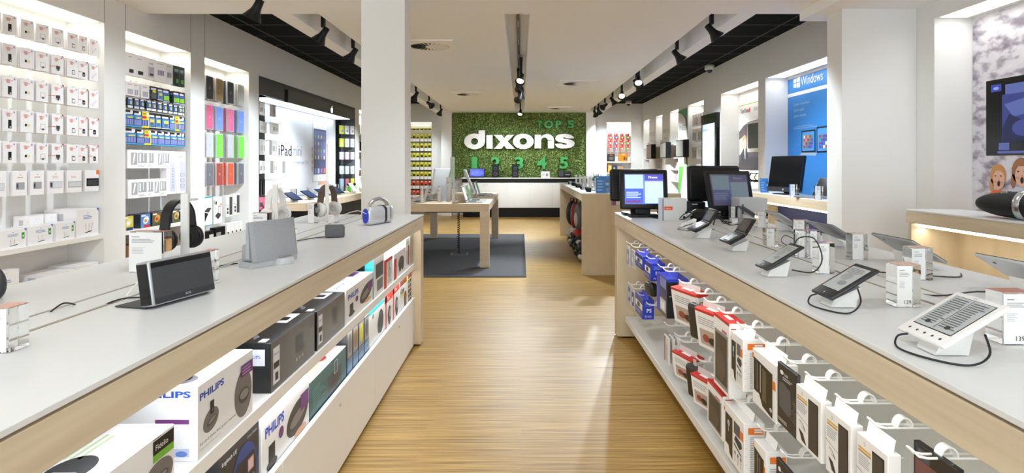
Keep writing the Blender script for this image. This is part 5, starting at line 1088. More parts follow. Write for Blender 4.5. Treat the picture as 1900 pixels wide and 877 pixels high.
b_yel = mk('b_yel', [('r', .0, .0, 1, 1, '#e8d713'), ('r', .2, .12, .9, .5, '#4b57a6', 2), ('r', .3, .14, .42, .48, '#8b96d2', 3), ('r', .55, .14, .67, .48, '#8b96d2', 3), ('r', .15, .58, .7, .74, '#d63a22', 2), ('r', .7, .7, .95, .95, '#f1f1f4', 3), ('r', .3, .85, .6, .9, '#1b1b1b', 3)])
b_cam = mk('b_cam', [('r', .06, .05, .94, .12, '#c9cbd2'), ('r', .1, .15, .9, .7, '#4a8fd2'), ('e', .55, .42, .25, .2, '#d9d96a', '', 2)][:2] + [('r', .3, .4, .8, .6, '#e3cf50', 2), ('r', .35, .2, .7, .4, '#5d6670', 2), ('r', .08, .74, .8, .86, '#e6e6ea')])
b_grn = mk('b_grn', [('r', .15, .12, .9, .48, '#8fd63a'), ('r', .3, .12, .34, .48, '#4a7a1e', 2), ('r', .5, .12, .54, .48, '#4a7a1e', 2), ('r', .7, .12, .74, .48, '#4a7a1e', 2), ('r', .1, .52, .9, .7, '#3a66b8'), ('r', .05, .72, .8, .86, '#e8e8ec'), ('r', .2, .87, .5, .92, '#c83a3a', 2), ('r', .04, .0, .96, .06, '#b9c3e8')])
b_ws = mk('b_ws', [('r', .2, .12, .8, .48, '#a9a6b8'), ('r', .3, .14, .4, .46, '#d8d6e2', 2), ('r', .55, .14, .65, .46, '#d8d6e2', 2), ('r', .2, .78, .7, .84, '#cfa8a6')])
b_coin = mk('b_coin', [('r', .1, .0, .9, .22, '#eceef4'), ('r', .12, .3, .88, .78, '#2f66b4'), ('r', .45, .35, .78, .7, '#d9c65a', 2), ('r', .2, .82, .8, .95, '#eceef4', 2)])
b_chg = mk('b_chg', [('r', .2, .12, .8, .62, '#d2d0dc'), ('r', .3, .18, .72, .58, '#b9b6c8', 2), ('r', .35, .2, .7, .3, '#3a3a40', 3), ('r', .3, .72, .7, .78, '#b9b6c8')])
b_aa = mk('b_aa', [('r', .15, .3, .9, .72, '#f2f0f7'), ('r', .28, .32, .8, .56, '#8781a0', 2), ('r', .38, .32, .42, .56, '#f2f0f7', 3), ('r', .52, .32, .56, .56, '#f2f0f7', 3), ('r', .66, .32, .7, .56, '#f2f0f7', 3), ('r', .2, .84, .8, .88, '#c4bfd4')])
b_plug = mk('b_plug', [('e', .5, .35, .35, .28, '#f4f3f5'), ('r', .35, .12, .75, .28, '#2b2a2d', 3), ('r', .3, .8, .6, .84, '#c0bcc9')])
b_lead = mk('b_lead', [('r', .15, .0, .85, .62, '#17181a', 1), ('r', .45, .15, .8, .35, '#4f9f3a', 2), ('r', .2, .7, .8, .84, '#8fa0b4')])
b_med = mk('b_med', [('r', .15, .1, .85, .5, '#58605a'), ('r', .3, .55, .8, .72, '#e0c64a', 2), ('r', .08, .74, .8, .88, '#e6e6ea')])
DARK = M('#15161c', .35)
def row2(z0, h, items, rowname, back=2, hook=True, step=.02, name='battery_pack', cat='batteries', th=.006):
    for i, (px, g, w_, mat, what) in enumerate(items):
        y = 3.45 * F / (967 - px)
        if y + w_ / 2 > 6.06: y = 6.055 - w_ / 2
        put_card(g, mat, w_, h, XL - .055, y, z0, 'front %s, battery bay, %s, %s from the left' % (what, rowname, P3(i)), 'packs in the battery bay', back, name=name, cat=cat, step=step, th=th, blab='%s behind the front one, battery bay, %s, %s from left' % (what, rowname, P3(i)))
        if hook: wall_hook(XL - .05, y, z0 + h - .006, 'thin wire hook holding a pack in the battery bay', 'wire hooks of the battery bay')
CW = CARDW
row2(2.135, .20, [(241, b_plug, .12, CW, 'plug charger pack'), (258, b_plug, .14, CW, 'plug charger pack'), (279, b_chg, .13, CW, 'round charger pack'), (296, b_aa, .14, CW, 'four cell charger pack'), (312, b_aa, .11, CW, 'four cell charger pack'), (326, b_lead, .09, M('#3c4644', .4), 'black lead pack'), (341, b_lead, .10, M('#3c4644', .4), 'black lead pack')], 'top row', 1)
row2(1.955, .125, [(240, b_ws, .09, CW, 'pale battery pack'), (250, b_ws, .10, CW, 'pale battery pack'), (268, b_ws, .10, CW, 'pale battery pack'), (284, b_med, .09, DARK, 'dark battery pack'), (296, b_cam, .08, DARK, 'dark photo battery pack'), (307, b_grn, .09, DARK, 'green cell pack'), (326, b_grn, .09, DARK, 'green cell pack'), (341, b_grn, .085, DARK, 'green cell pack')], 'second row', 3)
row2(1.85, .09, [(px, b_coin, .07, DARK, 'button cell card') for px in (240, 252, 262, 275, 284, 295, 305, 315, 324, 333, 341)], 'third row', 3)
row2(1.685, .145, [(238, b_blue, .11, DARK, 'blue battery pack'), (254, b_blue, .10, DARK, 'blue battery pack'), (267, b_yel, .10, DARK, 'yellow framed battery pack'), (280, b_cam, .11, DARK, 'camera battery pack'), (292, b_cam, .09, DARK, 'camera battery pack'), (306, b_cam, .11, DARK, 'camera battery pack'), (318, b_blue, .09, DARK, 'blue battery pack'), (327, b_yel, .07, DARK, 'yellow framed battery pack'), (342, b_blue, .11, DARK, 'blue battery pack')], 'fourth row', 3)
row2(1.53, .135, [(240, b_blue, .14, DARK, 'blue battery pack'), (259, b_blue, .10, DARK, 'blue battery pack'), (271, b_yel, .10, DARK, 'yellow framed battery pack'), (284, b_blue, .11, DARK, 'blue battery pack'), (297, b_blue, .10, DARK, 'blue battery pack'), (308, b_blue, .11, DARK, 'blue battery pack'), (321, b_blue, .11, DARK, 'blue battery pack'), (331, b_blue, .08, DARK, 'blue battery pack'), (344, b_blue, .095, DARK, 'blue battery pack')], 'fifth row', 3)
def g_cab(m, w, h): m.rect(w * .2, h * .3, w * .9, h * .85, M('#a9aaad', .4), 1).rect(w * .3, h * .35, w * .42, h * .8, PAPER, 2).rect(w * .6, h * .4, w * .66, h * .84, PAPER, 2).lines(w * .1, h * .08, w * .8, h * .2, 2, TXTL, 1)
def g_cab2(m, w, h): m.rect(w * .35, h * .2, w * .9, h * .85, M('#b1b1b4', .4), 1).poly([(w * .45, h * .25), (w * .6, h * .3), (w * .75, h * .8), (w * .6, h * .82)], PAPER, 2)
row2(1.315, .165, [(241, g_cab2, .13, CW, 'white plug box'), (258, g_cab, .16, CW, 'white cable box'), (273, g_cab, .12, CW, 'white cable box'), (290, g_cab2, .12, CW, 'white cable box'), (303, g_cab, .11, CW, 'white cable box')], 'sixth row', 1, name='cable_box', cat='box', step=.06, th=.045)
row2(1.05, .165, [(242, g_cab2, .12, CW, 'white cable box'), (258, g_cab, .14, CW, 'white cable box'), (272, g_cab, .11, CW, 'white cable box'), (284, g_cab2, .11, CW, 'white cable box'), (297, g_cab, .11, CW, 'white cable box')], 'seventh row', 1, name='cable_box', cat='box', step=.06, th=.045)
def strip_pack(y, label, two=False):
    t = thing('power_strip_pack', label, 'power strip', (XL - .06, y, 1.06), 88)
    w_, h = .15, .42
    MB().box(-w_ / 2, -.03, 0, w_ / 2, .03, h, CARDW, .002, 1).build('carton', t, world=False)
    m = MB(fr(w_, .06)); m.rect(w_ * .35, h * .06, w_ * .92, h * .76, M('#cfd0e4', .4), 1)
    for i in range(4 if not two else 3):
        for q in ((.63,) if not two else (.5, .78)): m.ell(w_ * q, h * (.18 + .13 * i), .014, .018, M('#7f80a0', .4), 2).ell(w_ * q, h * (.18 + .13 * i), .009, .012, M('#e2e3f0', .4), 3)
    m.lines(w_ * .2, h * .84, w_ * .7, h * .92, 3, TXTL, 1).build('print', t, world=False)
strip_pack(5.80, 'tall white power strip carton with one column of sockets, battery bay')
strip_pack(5.965, 'tall white power strip carton with two columns of sockets, battery bay', True)
def disc_case(y, label, c):
    t = thing('disc_pack', label, 'disc pack', (XL - .09, y, .776), 90); w_, h, d = .135, .125, .12
    MB().box(-w_ / 2, -d / 2, 0, w_ / 2, d / 2, h, M('#33374a', .3), .001, 1).build('case', t, world=False)
    m = MB(fr(w_, d)); m.rect(0, 0, w_, h, M(c[0], .35), 1).ell(w_ * .55, h * .55, w_ * .32, h * .25, M(c[1], .4), 2, rot=.5).ell(w_ * .5, h * .5, w_ * .15, h * .12, M(c[2], .4), 3).rect(w_ * .05, h * .82, w_ * .5, h * .93, PAPER, 3).rect(w_ * .3, 0, w_ * .95, h * .2, M(c[3], .4), 3); m.build('cover', t, world=False)
for i, (px, c) in enumerate(((238, ('#d9c94a', '#e8e39a', '#ffffff', '#2c3c70')), (270, ('#5b8ec9', '#e9edf2', '#e0913a', '#c02a20')), (291, ('#6b5a3a', '#d9a04a', '#b8402a', '#3a4a2a')), (309, ('#5b8ec9', '#c9d6e2', '#d9b33a', '#2c3c70')), (327, ('#6f6a52', '#d9c27a', '#8a5a3a', '#56653a')), (342, ('#8a93b8', '#d9dcf0', '#ffffff', '#5a6390')))):
    disc_case(min(3.42 * F / (967 - px), 5.99), 'colourful disc spindle pack on the shelf of the battery bay, %s from the left' % P3(i), c)
for i, y in enumerate((5.25, 5.42, 5.6, 5.78, 5.94)):
    tag(MB().box(XL - .2, y - .075, .5006, XL - .04, y + .075, .5006 + .13, [M('#9c7350', .5), M('#7a6a58', .5), M('#b9905a', .5)][i % 3]).build('brown_carton'), 'brown carton on the low shelf of the battery bay, %s from the left' % P3(i), 'box')
# ---------------------------------------------------------------- coloured tablet covers (third bay)
def cover(y, z0, h, col, label, w_=.165):
    t = thing('tablet_cover', label, 'tablet cover', (XL - .07, y, z0), 90)
    MB().box(-w_ / 2, -.01, 0, w_ / 2, .01, h, FILMP, .003, 2).build('sleeve', t, world=False)
    MB().box(-w_ / 2 + .012, -.0125, .01, w_ / 2 - .02, -.0102, h - .012, M(col, .6, noise=.05)).build('cover', t, world=False)
    c = M('#d9d9de', .5) if col not in ('#b9b9b5', '#b5b5ba') else M('#8f8f94', .5)
    m = MB(fr(w_, .025)); m.ell(w_ * .46, h * .52, .006, .006, c, 1).rect(w_ * .36, h * .46, w_ * .56, h * .47, c, 1); m.build('print', t, world=False)
    wall_hook(XL - .055, y, z0 + h - .002, 'thin wire hook holding tablet covers in the third left bay', 'wire hooks of the third left wall bay')
YC = [3.47 * F / (967 - p) for p in (386, 404.5, 425, 444.5)]
CR = [(2.065, .27, ['#3a3a3c', '#a08a5c', '#36383f', '#b9b9b5'], ['charcoal', 'tan', 'dark slate', 'pale grey'], 'top row'), (1.735, .28, ['#d4628a', '#6d8cd8', '#d4628a', '#6d8cd8'], ['pink', 'blue', 'pink', 'blue'], 'second row'),
      (1.425, .28, ['#b5b5ba', '#6fd048', '#b0b0b6', '#6fd048'], ['light grey', 'green', 'light grey', 'green'], 'third row'), (1.105, .27, ['#6a6c72', '#9c463c', '#e25538', '#6a6c72'], ['grey', 'brick red', 'orange red', 'grey'], 'fourth row')]
for z0, h, cols, nms, rn in CR:
    for i in range(4): cover(YC[i], z0, h, cols[i], '%s tablet cover in clear sleeve, third bay, %s, %s' % (nms[i], rn, ['leftmost', 'second from the left', 'third from the left', 'rightmost'][i]))
    for i in range(4):
        for k in (1, 2): tag(MB(T(XL - .07 - .03 * k, YC[i], z0) @ Rz(90)).box(-.08, -.008, .003, .08, .008, h - .003, M(cols[i], .6)).build('tablet_cover'), '%s tablet cover behind the front one, third bay, %s, %s' % (nms[i], rn, ['leftmost', 'second from left', 'third from left', 'rightmost'][i]), 'tablet cover', 'tablet covers hanging behind others')
def kbox(y, w_, h, z0, d, label, fn, mat=PAPER):
    t = thing('case_box', label, 'box', (XL - .03 - d / 2, y, z0), 90)
    MB().box(-w_ / 2, -d / 2, 0, w_ / 2, d / 2, h, mat, .001, 1).build('box_body', t, world=False)
    m = MB(); fn(m, w_, d, h); m.build('print', t, world=False)
def kb1(m, w, d, h): m.at(fr(w, d)); m.rect(0, h * .95, w, h, TEAL, 1).rect(0, 0, w, h * .03, TEAL, 1).poly([(w * .1, h * .5), (w * .5, h * .62), (w * .9, h * .6), (w * .6, h * .45)], DGREY, 1).poly([(w * .1, h * .48), (w * .55, h * .42), (w * .2, h * .15), (w * .1, h * .3)], BLK2, 1)
def kb2(m, w, d, h):
    m.at(fr(w, d)); m.ell(w * .32, h * .78, w * .09, h * .07, BLK2, 1).ell(w * .12, h * .85, w * .04, h * .04, BLK2, 1).ell(w * .12, h * .77, w * .04, h * .04, BLK2, 1).poly([(w * .55, h * .35), (w * .6, h * .68), (w * .9, h * .62), (w * .85, h * .28)], DGREY, 1).poly([(w * .58, h * .4), (w * .63, h * .64), (w * .86, h * .6), (w * .82, h * .36)], PAPER, 2).poly([(w * .2, h * .3), (w * .55, h * .16), (w * .85, h * .28), (w * .5, h * .42)], DGREY, 3).rect(w * .8, h * .66, w * .95, h * .74, ORANGE, 1)
    m.at(sn(w, d)); m.rect(0, 0, d, h, M('#3f9a46', .4), 1)
def kb3(m, w, d, h): m.at(fr(w, d)); m.rect(w * .5, h * .08, w * .95, h * .92, M('#303134', .4), 1).rect(w * .55, h * .1, w * .92, h * .9, M('#47484b', .4), 2).rect(w * .1, h * .3, w * .35, h * .42, DGREY, 1).rect(w * .1, h * .14, w * .35, h * .26, DGREY, 1).poly([(0, h * .55), (w * .5, h * .45), (w * .5, h * .46), (0, h * .57)], DGREY, 1)
kbox(6.47, .20, .32, .68, .05, 'white case box with teal edge, third bay, leftmost under the covers', kb1)
kbox(6.68, .19, .30, .685, .06, 'white case box with green side and keyboard picture, third bay', kb2)
kbox(6.95, .15, .25, .74, .05, 'white case box with dark window, third bay, second from the right', kb3)
kbox(7.13, .15, .25, .75, .05, 'white case box with dark window, third bay, rightmost', kb3)
kbox(6.50, .20, .2, .42, .06, 'black case box with grey label low in the third bay', lambda m, w, d, h: m.at(fr(w, d)).rect(w * .5, h * .3, w * .95, h * .8, LGREY, 1), BLK2)
kbox(6.74, .22, .22, .42, .06, 'second black case box with grey label low in the third bay', lambda m, w, d, h: m.at(fr(w, d)).rect(w * .1, h * .3, w * .55, h * .75, GREY, 1), BLK2)
for i in range(4): kbox(6.93 + .1 * i, .085, .24, .42, .06, 'slim white case box low in the third bay, %s from the left' % P3(i), lambda m, w, d, h: m.at(fr(w, d)).rect(w * .2, h * .1, w * .6, h * .6, DGREY, 1))
# ---------------------------------------------------------------- black framed phone bay on the left wall
PB = M('#0d0d10', .25)
t = thing('brand_bay', 'black framed wall bay with glowing canopy and tablet poster', 'display bay', (-3.55, 9.9, 0))
MB().box(XB, 7.66, 0.0, XB + .015, 8.50, 2.49, PB).box(XB, 7.66, 2.30, XB + .015, 12.1, 2.49, PB).box(XB, 11.74, 0, XB + .015, 12.1, 2.49, PB).build('back_panel', t)
MB().box(XB, 8.50, .84, XB + .012, 11.74, 2.32, M('#dcdfe9', .4)).build('poster', t)
MB().box(XB, 7.66, 0, XL + .001, 7.675, 2.5, PB).build('frame_side', t); MB().box(XB, 12.085, 0, XL + .001, 12.1, 2.5, M('#55585c', .4)).build('frame_side', t)
MB().box(XL - .012, 7.675, 2.26, XL + .002, 12.085, 2.498, PB).build('frame_top', t)
MB().box(XB + .02, 8.55, 2.245, XL + .03, 11.78, 2.43, M('#17171a', .2)).build('canopy', t)
MB().box(XB + .03, 7.9, 2.236, XL + .01, 11.70, 2.244, M('#e6f6ff', .5, emit=1.1)).build('light_panel', t)
l = light('canopy_lamp', 'AREA', t, (0, 0, 2.22), 5, (.84, .93, 1), .22, 3.4)
# logo on the canopy
m = MB(basis((XL + .0305, 10.52, 2.30), (0, 1, 0), (0, 0, 1), (1, 0, 0)))
LGT = M('#ffffff', .5, emit=1.4)
m.poly([(0, -.03), (.028, -.038), (.05, -.012), (.058, .02), (.05, .045), (.028, .055), (.0, .046), (-.028, .055), (-.052, .04), (-.058, .005), (-.045, -.022), (-.028, -.038)], LGT, 1).ell(.012, .075, .01, .022, LGT, 1, rot=-.5)
m.build('logo', t)
# poster prints
pm = basis((XB + .0125, 8.5, 0), (0, 1, 0), (0, 0, 1), (1, 0, 0))
m = MB(pm); e = .0012
yy = lambda px: 3.677 * F / (967 - px) - 8.5
m.text('iPad', yy(517), PZ(289, 9.15), .17, M('#26262a', .5), 1, .01, wfit=yy(541) - yy(517), e=e).text('mini', yy(543.5), PZ(289, 9.6), .165, M('#8d8f99', .5), 1, wfit=yy(559.5) - yy(543.5), e=e).text('op de vierkante millimeter een iPad.', yy(508), 1.335, .085, M('#a9acb8', .5), 1, wfit=yy(573) - yy(508), e=e)
u0, u1, v0, v1 = yy(580.5), yy(605.5), 1.05, 2.12
SK = M('#d9a083', .5)
for i in range(4): m.ell(u0 - .02, 1.62 - .115 * i, .045, .045, SK, 1, e=e)
m.poly([(u1 - .02, 1.02), (u1 + .07, 1.05), (u1 + .08, 1.72), (u1 + .02, 1.75)], SK, 1, e=e)
m.poly([(u0 + .25, .98), (u1 + .03, .98), (u1 + .02, 1.12), (u0 + .3, 1.08)], SK, 1, e=e)
m.rect(u0 - .012, v0 - .012, u1 + .012, v1 + .012, M('#aeb2bf', .4), 2, e=e).rect(u0, v0, u1, v1, M('#eeeff2', .4), 3, e=e).rect(u0 + .03, v0 + .12, u1 - .03, v1 - .13, M('#4a5078', .4), 4, e=e).rect(u0 + .03, v0 + .45, u1 - .03, v1 - .16, M('#6f7db0', .4), 5, e=e)
ic = ['#7fb38a', '#c9cbd6', '#e0d9a0', '#b98a8a', '#dfe3ee', '#8aa2d6', '#9a9aa8', '#d6a34a']
for r in range(4):
    for c in range(4): m.rect(u0 + .08 + c * (u1 - u0 - .16) / 3.6, v1 - .30 - r * .125, u0 + .15 + c * (u1 - u0 - .16) / 3.6, v1 - .24 - r * .125, M(ic[(r * 3 + c) % 8], .4), 6, e=e)
for c in range(4): m.rect(u0 + .07 + c * (u1 - u0 - .16) / 3.5, v0 + .14, u0 + .16 + c * (u1 - u0 - .16) / 3.5, v0 + .23, M(['#7f9fe0', '#c9d4ee', '#a86ac9', '#e0743a'][c], .4), 6, e=e)
m.ell((u0 + u1) / 2, v0 + .055, .03, .03, M('#c9cad2', .4), 4, e=e).build('poster_print', t)
# black peg hooks with small boxes, left and right of the poster
HZL = [2.16, 1.92, 1.68, 1.40, 1.14, .92]
SBX = [M('#e6e5e3', .4), M('#d2d1cf', .4), M('#bdbcba', .4)]
for r, z0 in enumerate(HZL):
    for c in range(4):
        y = 7.80 + .17 * c
        wall_hook(XL + .02 + .0, y, z0, 'black wire hook at the left of the tablet poster', 'black hooks left of the tablet poster', key='b', mat=BLACK, L=.30)
    n = [3, 4, 4, 5, 2, 1][r]
    for c in range(n):
        y = 7.76 + .15 * c + random.uniform(-.01, .01); h = [.16, .15, .2, .17, .19, .16][r]; w_ = [.12, .12, .09, .10, .05, .14][r]
        mt = SBX[(r + c) % 3] if r < 4 else (M('#141416', .3) if r == 4 else M('#d6678c', .5))
        o = MB().box(-w_ / 2, -.02, 0, w_ / 2, .02, h, mt, .002, 1); o.T = fr(w_, .04); o.rect(w_ * .2, h * .25, w_ * .8, h * .6, M('#a9a8a6', .5) if r < 4 else DGREY, 1)
        o = o.build('accessory_box', loc=(XL - .03 - .05 * (c % 2) + .02 * c, y, z0 - h + .0), rz=90 + random.uniform(-12, 12))
        tag(o, '%s accessory box left of the tablet poster, %s hook row, %s from left' % ('small pale' if r < 4 else ('slim black' if r == 4 else 'pink'), P3(r), P3(c)), 'box')
tag(MB().box(XL - .06, 7.86, .73, XL - .02, 8.0, .91, M('#d6678c', .5)).build('accessory_box'), 'pink accessory box low at the left of the tablet poster', 'box')
for r, z0 in enumerate([2.13, 1.87, 1.60, 1.32, 1.07, .90]):
    for c in range(3): wall_hook(XL - .0, 11.82 + .1 * c, z0, 'black wire hook at the right of the tablet poster', 'black hooks right of the tablet poster', key='b', mat=BLACK)
    cols = [['#d8de55', '#e6e8ea', '#e3e3e3'], ['#c9d840', '#e6e6e6', '#dddddd'], ['#e4e0ee', '#ddb9cf', '#dfe0ea'], ['#d6e4f0', '#b9d0e4', '#dde3ea'], ['#86a0b4', '#a05a68', '#a8b04a'], ['#8cbf60', '#e2e2e2', '#55c030']][r]
    for c in range(3):
        h = [.17, .17, .15, .16, .26, .1][r]
        o = MB().box(-.045, -.02, 0, .045, .02, h, M(cols[c], .45), .002, 1).rect
        o = MB().box(-.045, -.02, 0, .045, .02, h, M(cols[c], .45), .002, 1); o.T = fr(.09, .04); o.rect(.02, h * .2, .07, h * .5, M('#9a9ca4', .5), 1)
        o = o.build('accessory_box', loc=(XL - .2 + .08 * c, 11.84 + .09 * c, z0 - h), rz=60); tag(o, 'small accessory box right of the tablet poster, %s hook row, %s from left' % (P3(r), P3(c)), 'box')
# tablets and price blocks on the phone desk
for i, (x, y, w_) in enumerate(((-3.07, 8.05, .2), (-3.05, 8.62, .2), (-3.06, 9.22, .2), (-3.08, 10.0, .22))):
    tb = tablet_back(x, y, 'dark tablet on a white stand on the phone desk, %s' % ['nearest', 'second nearest', 'third nearest', 'farthest'][i], w_, .2, '#2a2b2e', rz=75, elev=30, z=.84)
    price_block(x - .12, y + .26, 'acrylic price block on the phone desk behind the %s tablet' % ['nearest', 'second nearest', 'third nearest', 'farthest'][i], .08, .17, .04, 0, z=.84, top=False)
for i, (y, c) in enumerate(((10.55, '#f0efee'), (11.1, '#f0efee'))):
    t = thing('phone_stand', 'slanting white phone stand at the far end of the phone desk, %s one' % ['nearer', 'farther'][i], 'phone', (-2.98, y, .8405), 70)
    wedge(t, h=.07); R = slab(.12, .2, 0, 50, 0, 0, zb=.03, y0=-.05)
    MB(R).box(0, 0, -.012, .12, .2, 0, M(c, .3), .01, 3).build('phone', t, world=False)
t = thing('toy_figure', 'bright green round accessory on the far end of the phone desk', 'accessory', (-3.1, 10.85, .8405), 0)
MB().ball((0, 0, .07), (.09, .07, .07), M('#5fd02c', .4)).build('body', t, world=False)
for q in (-1, 1): MB().ball((q * .06, -.03, .15), (.025, .02, .03), M('#1c1c1c', .4)).build('knob', t, world=False)
m = MB()
for i in range(5): tag(MB().box(XL - .2, 12.6 + .2 * i, .9 + .0 * i, XL - .05, 12.75 + .2 * i, 1.1, CARDW).build('wall_carton'), 'pale carton in the lit bay behind the pillar, %s from the left' % P3(i), 'box')
for k, zz in enumerate((.9, 1.27, 1.64, 2.0)):
    wshelf(XB, XL - .01, 12.42, 14.18, zz, 'white shelf in the lit bay behind the pillar, %s from below' % P3(k))
    if k: 
        for i in range(6): tag(MB().box(XL - .16, 12.5 + .26 * i, zz, XL - .04, 12.6 + .26 * i, zz + .2, [BLK2, CARDW, GREY][(i + k) % 3]).build('wall_carton'), 'small carton behind the pillar bay, shelf %s, %s from left' % (P3(k), P3(i)), 'box', 'small cartons in the lit bay behind the pillar')

# ---------------------------------------------------------------- back wall niches
YEQ = [g for g in (768.6, 775.4, 783, 790.4, 797.4)]
ROWP = [(237, 244), (248, 263), (265, 280.6), (282.6, 298), (300, 315.5), (317.5, 333), (334.6, 350.4), (352.4, 367)]
Yn = YB + .06
tag(MB().box(BL[0] + .002, YB + .2, 0.001, BL[1] - .002, YB + .21, 2.4, M('#8a8378', .5)).build('back_board'), 'brownish pegboard behind the ink cartridges in the back left niche', 'board')
for r, (a, b) in enumerate(ROWP):
    for c in range(6):
        px = 761.5 if c == 0 else YEQ[c - 1]
        w_ = .092; h = PZ(a, Yn) - PZ(b, Yn) - .02; col = '#d9d01c' if r < 6 else '#e2552c'
        if r < 6 and (r * 5 + c) % 3 == 0: col = '#c9c81e'
        m = MB().box(-w_ / 2, -.02, 0, w_ / 2, .02, h, M(col, .45)); m.T = fr(w_, .04)
        m.rect(0, 0, w_, h * .38, PAPER, 1, .002).rect(w_ * .15, h * .4, w_ * .85, h * (.62 + .1 * (c % 2)), M('#26241f' if (r + c) % 4 else '#6a5a20', .5), 2, .002).rect(w_ * .3, h * .85, w_ * .7, h * .97, PAPER, 1, .002)
        o = m.build('ink_pack', loc=(PX(px, Yn), Yn, PZ(b, Yn) + .01)); tag(o, '%s ink cartridge pack in the back left niche, %s row, %s column' % ('yellow' if r < 6 else 'orange', P3(r), P3(c)), 'ink pack', 'ink packs in the back left niche')
wshelf(BR[0], BR[1], YB - .02, YB + .28, 1.43, 'white shelf in the back right niche under the orange carton')
wshelf(BR[0], BR[1], YB - .02, YB + .28, 1.13, 'white lower shelf in the back right niche')
wshelf(BR[0], BR[1], YB - .02, YB + .28, .85, 'white lowest shelf in the back right niche')
k4 = lambda u: PX(1100 + u / 6.75, Yn)
for r, (za, zb_) in enumerate(((325, 390), (396, 460), (465, 528))):
    for c, (u, col) in enumerate(((210, '#e87a74'), (284, '#4a86d8'), (357, '#e8823a'), (428, '#6cc25a'))):
        h = PZ(200 + za / 6.75, Yn) - PZ(200 + zb_ / 6.75, Yn); w_ = .1
        m = MB().box(-w_ / 2, -.004, 0, w_ / 2, .004, h, M('#dc3a2c', .4)); m.T = fr(w_, .008); m.rect(w_ * .05, h * .08, w_ * .95, h * .5, M(col, .4), 1, .002).rect(w_ * .55, h * .12, w_ * .9, h * .4, PAPER, 2, .002).rect(w_ * .1, h * .72, w_ * .6, h * .85, PAPER, 2, .002)
        o = m.build('gift_card', loc=(k4(u), YB + .02 + .01 * r, PZ(200 + zb_ / 6.75, Yn))); tag(o, 'red gift card with %s lower half, back right niche, %s row' % (['pink', 'blue', 'orange', 'green'][c], P3(r)), 'gift card')
        tag(MB().box(k4(u) - .01, YB + .04, PZ(200 + zb_ / 6.75, Yn) - .05, k4(u) + .09, YB + .10, PZ(200 + zb_ / 6.75, Yn) + h - .06, M('#b8aba0', .5)).build('card_holder'), 'beige card holder behind the %s gift card, %s row, back right niche' % (['pink', 'blue', 'orange', 'green'][c], P3(r)), 'card holder')
def bb(u0, u1, z0, h, col, label, dr=None):
    m = MB().box(k4(u0), YB + .03, z0, k4(u1), YB + .16, z0 + h, M(col, .4)); o = m
    m.T = basis((k4(u0), YB + .03, z0), (1, 0, 0), (0, 0, 1), (0, -1, 0)); w_ = k4(u1) - k4(u0)
    for r in dr or []: m.rect(w_ * r[0], h * r[1], w_ * r[2], h * r[3], M(r[4], .4), r[5] if len(r) > 5 else 1, .002)
    tag(m.build('camera_carton'), label, 'box')
bb(186, 272, 1.431, .2, '#2c2b2a', 'black carton with orange lettering on the shelf of the back right niche', [(.3, .82, .7, .92, '#e07a2a'), (.2, .2, .8, .6, '#6a6865')])
bb(275, 315, 1.431, .12, '#ebe9e6', 'small white carton between the black and orange ones in the back right niche')
bb(325, 430, 1.431, .21, '#ef8f1c', 'orange carton with dark figures in the back right niche', [(.35, .85, .7, .93, '#f6e0c0'), (.55, .15, .7, .6, '#3a3530'), (.78, .15, .9, .6, '#3a3530')])
bb(435, 462, 1.431, .12, '#ebe9e6', 'small white carton right of the orange one in the back right niche')
bb(188, 235, 1.131, .22, '#f2a33a', 'yellow and orange rounded carton on the lower shelf, back right niche', [(.1, .1, .9, .5, '#f6d83a'), (.3, .55, .8, .8, '#f3ece6')])
bb(238, 300, 1.131, .2, '#3a4a66', 'dark blue carton on the lower shelf of the back right niche', [(.3, .3, .6, .7, '#9fc0e0')])
bb(305, 380, 1.131, .17, '#c9a08a', 'pale brown carton on the lower shelf of the back right niche')
# goods on the white cabinet row
BZ = 1.0105
t = thing('laptop', 'black laptop with bright blue screen on the back cabinets, below the number 1', 'laptop', (PX(884, 15.35), 15.42, BZ), 0)
MB().box(-.19, -.2, 0, .19, .06, .018, BLK2, .003).build('keyboard_base', t, world=False)
R = T(0, .06, .012) @ Rx(-12); MB(R).box(-.2, 0, 0, .2, .012, .23, BLK2, .004).build('lid', t, world=False)
MB(R @ basis((-.185, -.0005, .02), (1, 0, 0), (0, 0, 1), (0, -1, 0))).rect(0, 0, .37, .195, M('#1a1f8c', .3, emit=1.0), 1, .001).ell(.2, .08, .16, .075, M('#3040ff', .3, emit=1.3), 2, 28, .001).rect(.17, .095, .21, .1, M('#a9b4ff', .3, emit=1), 3, .001).build('screen', t, world=False)
for px, nm in ((919.5, 'number two, next to the laptop'), (956, 'number three')):
    t = thing('tower_speaker', 'black tower speaker on the back cabinets below the ' + nm, 'speaker', (PX(px, 15.4), 15.42, BZ), 0)
    MB().box(-.082, -.09, 0, .082, .09, .35, BLACK, .004).build('cabinet', t, world=False)
    for zz, r in ((.1, .055), (.23, .045)): MB(T(0, -.09, zz) @ Rx(90)).lathe([(r, 0), (r, .004), (r * .9, .006), (r * .3, -.004), (0, .002)], DGREY, 20).build('driver', t, world=False)
t = thing('game_picture_card', 'small white card with a grey game console picture on the back cabinets', 'sign', (PX(1012, 15.4), 15.4, BZ), 0)
MB().box(-.11, -.006, 0, .11, .006, .16, PAPER).build('card', t, world=False); MB(fr(.22, .012)).ell(.15, .07, .035, .045, GREY, 1, e=.001).rect(.02, .05, .09, .11, LGREY, 1, .001).build('print', t, world=False)
t = thing('camera_bag', 'dark bag and console box at the right end of the back cabinets', 'bag', (PX(1047, 15.4), 15.4, BZ), 0)
MB().box(-.17, -.09, 0, .17, .09, .16, BLK2, .03, 3).build('body', t, world=False); MB().box(-.15, -.095, .03, -.03, -.088, .18, DGREY, .003).build('flap', t, world=False); MB().box(.02, -.094, .07, .14, -.09, .085, LGREY).build('stripe', t, world=False)
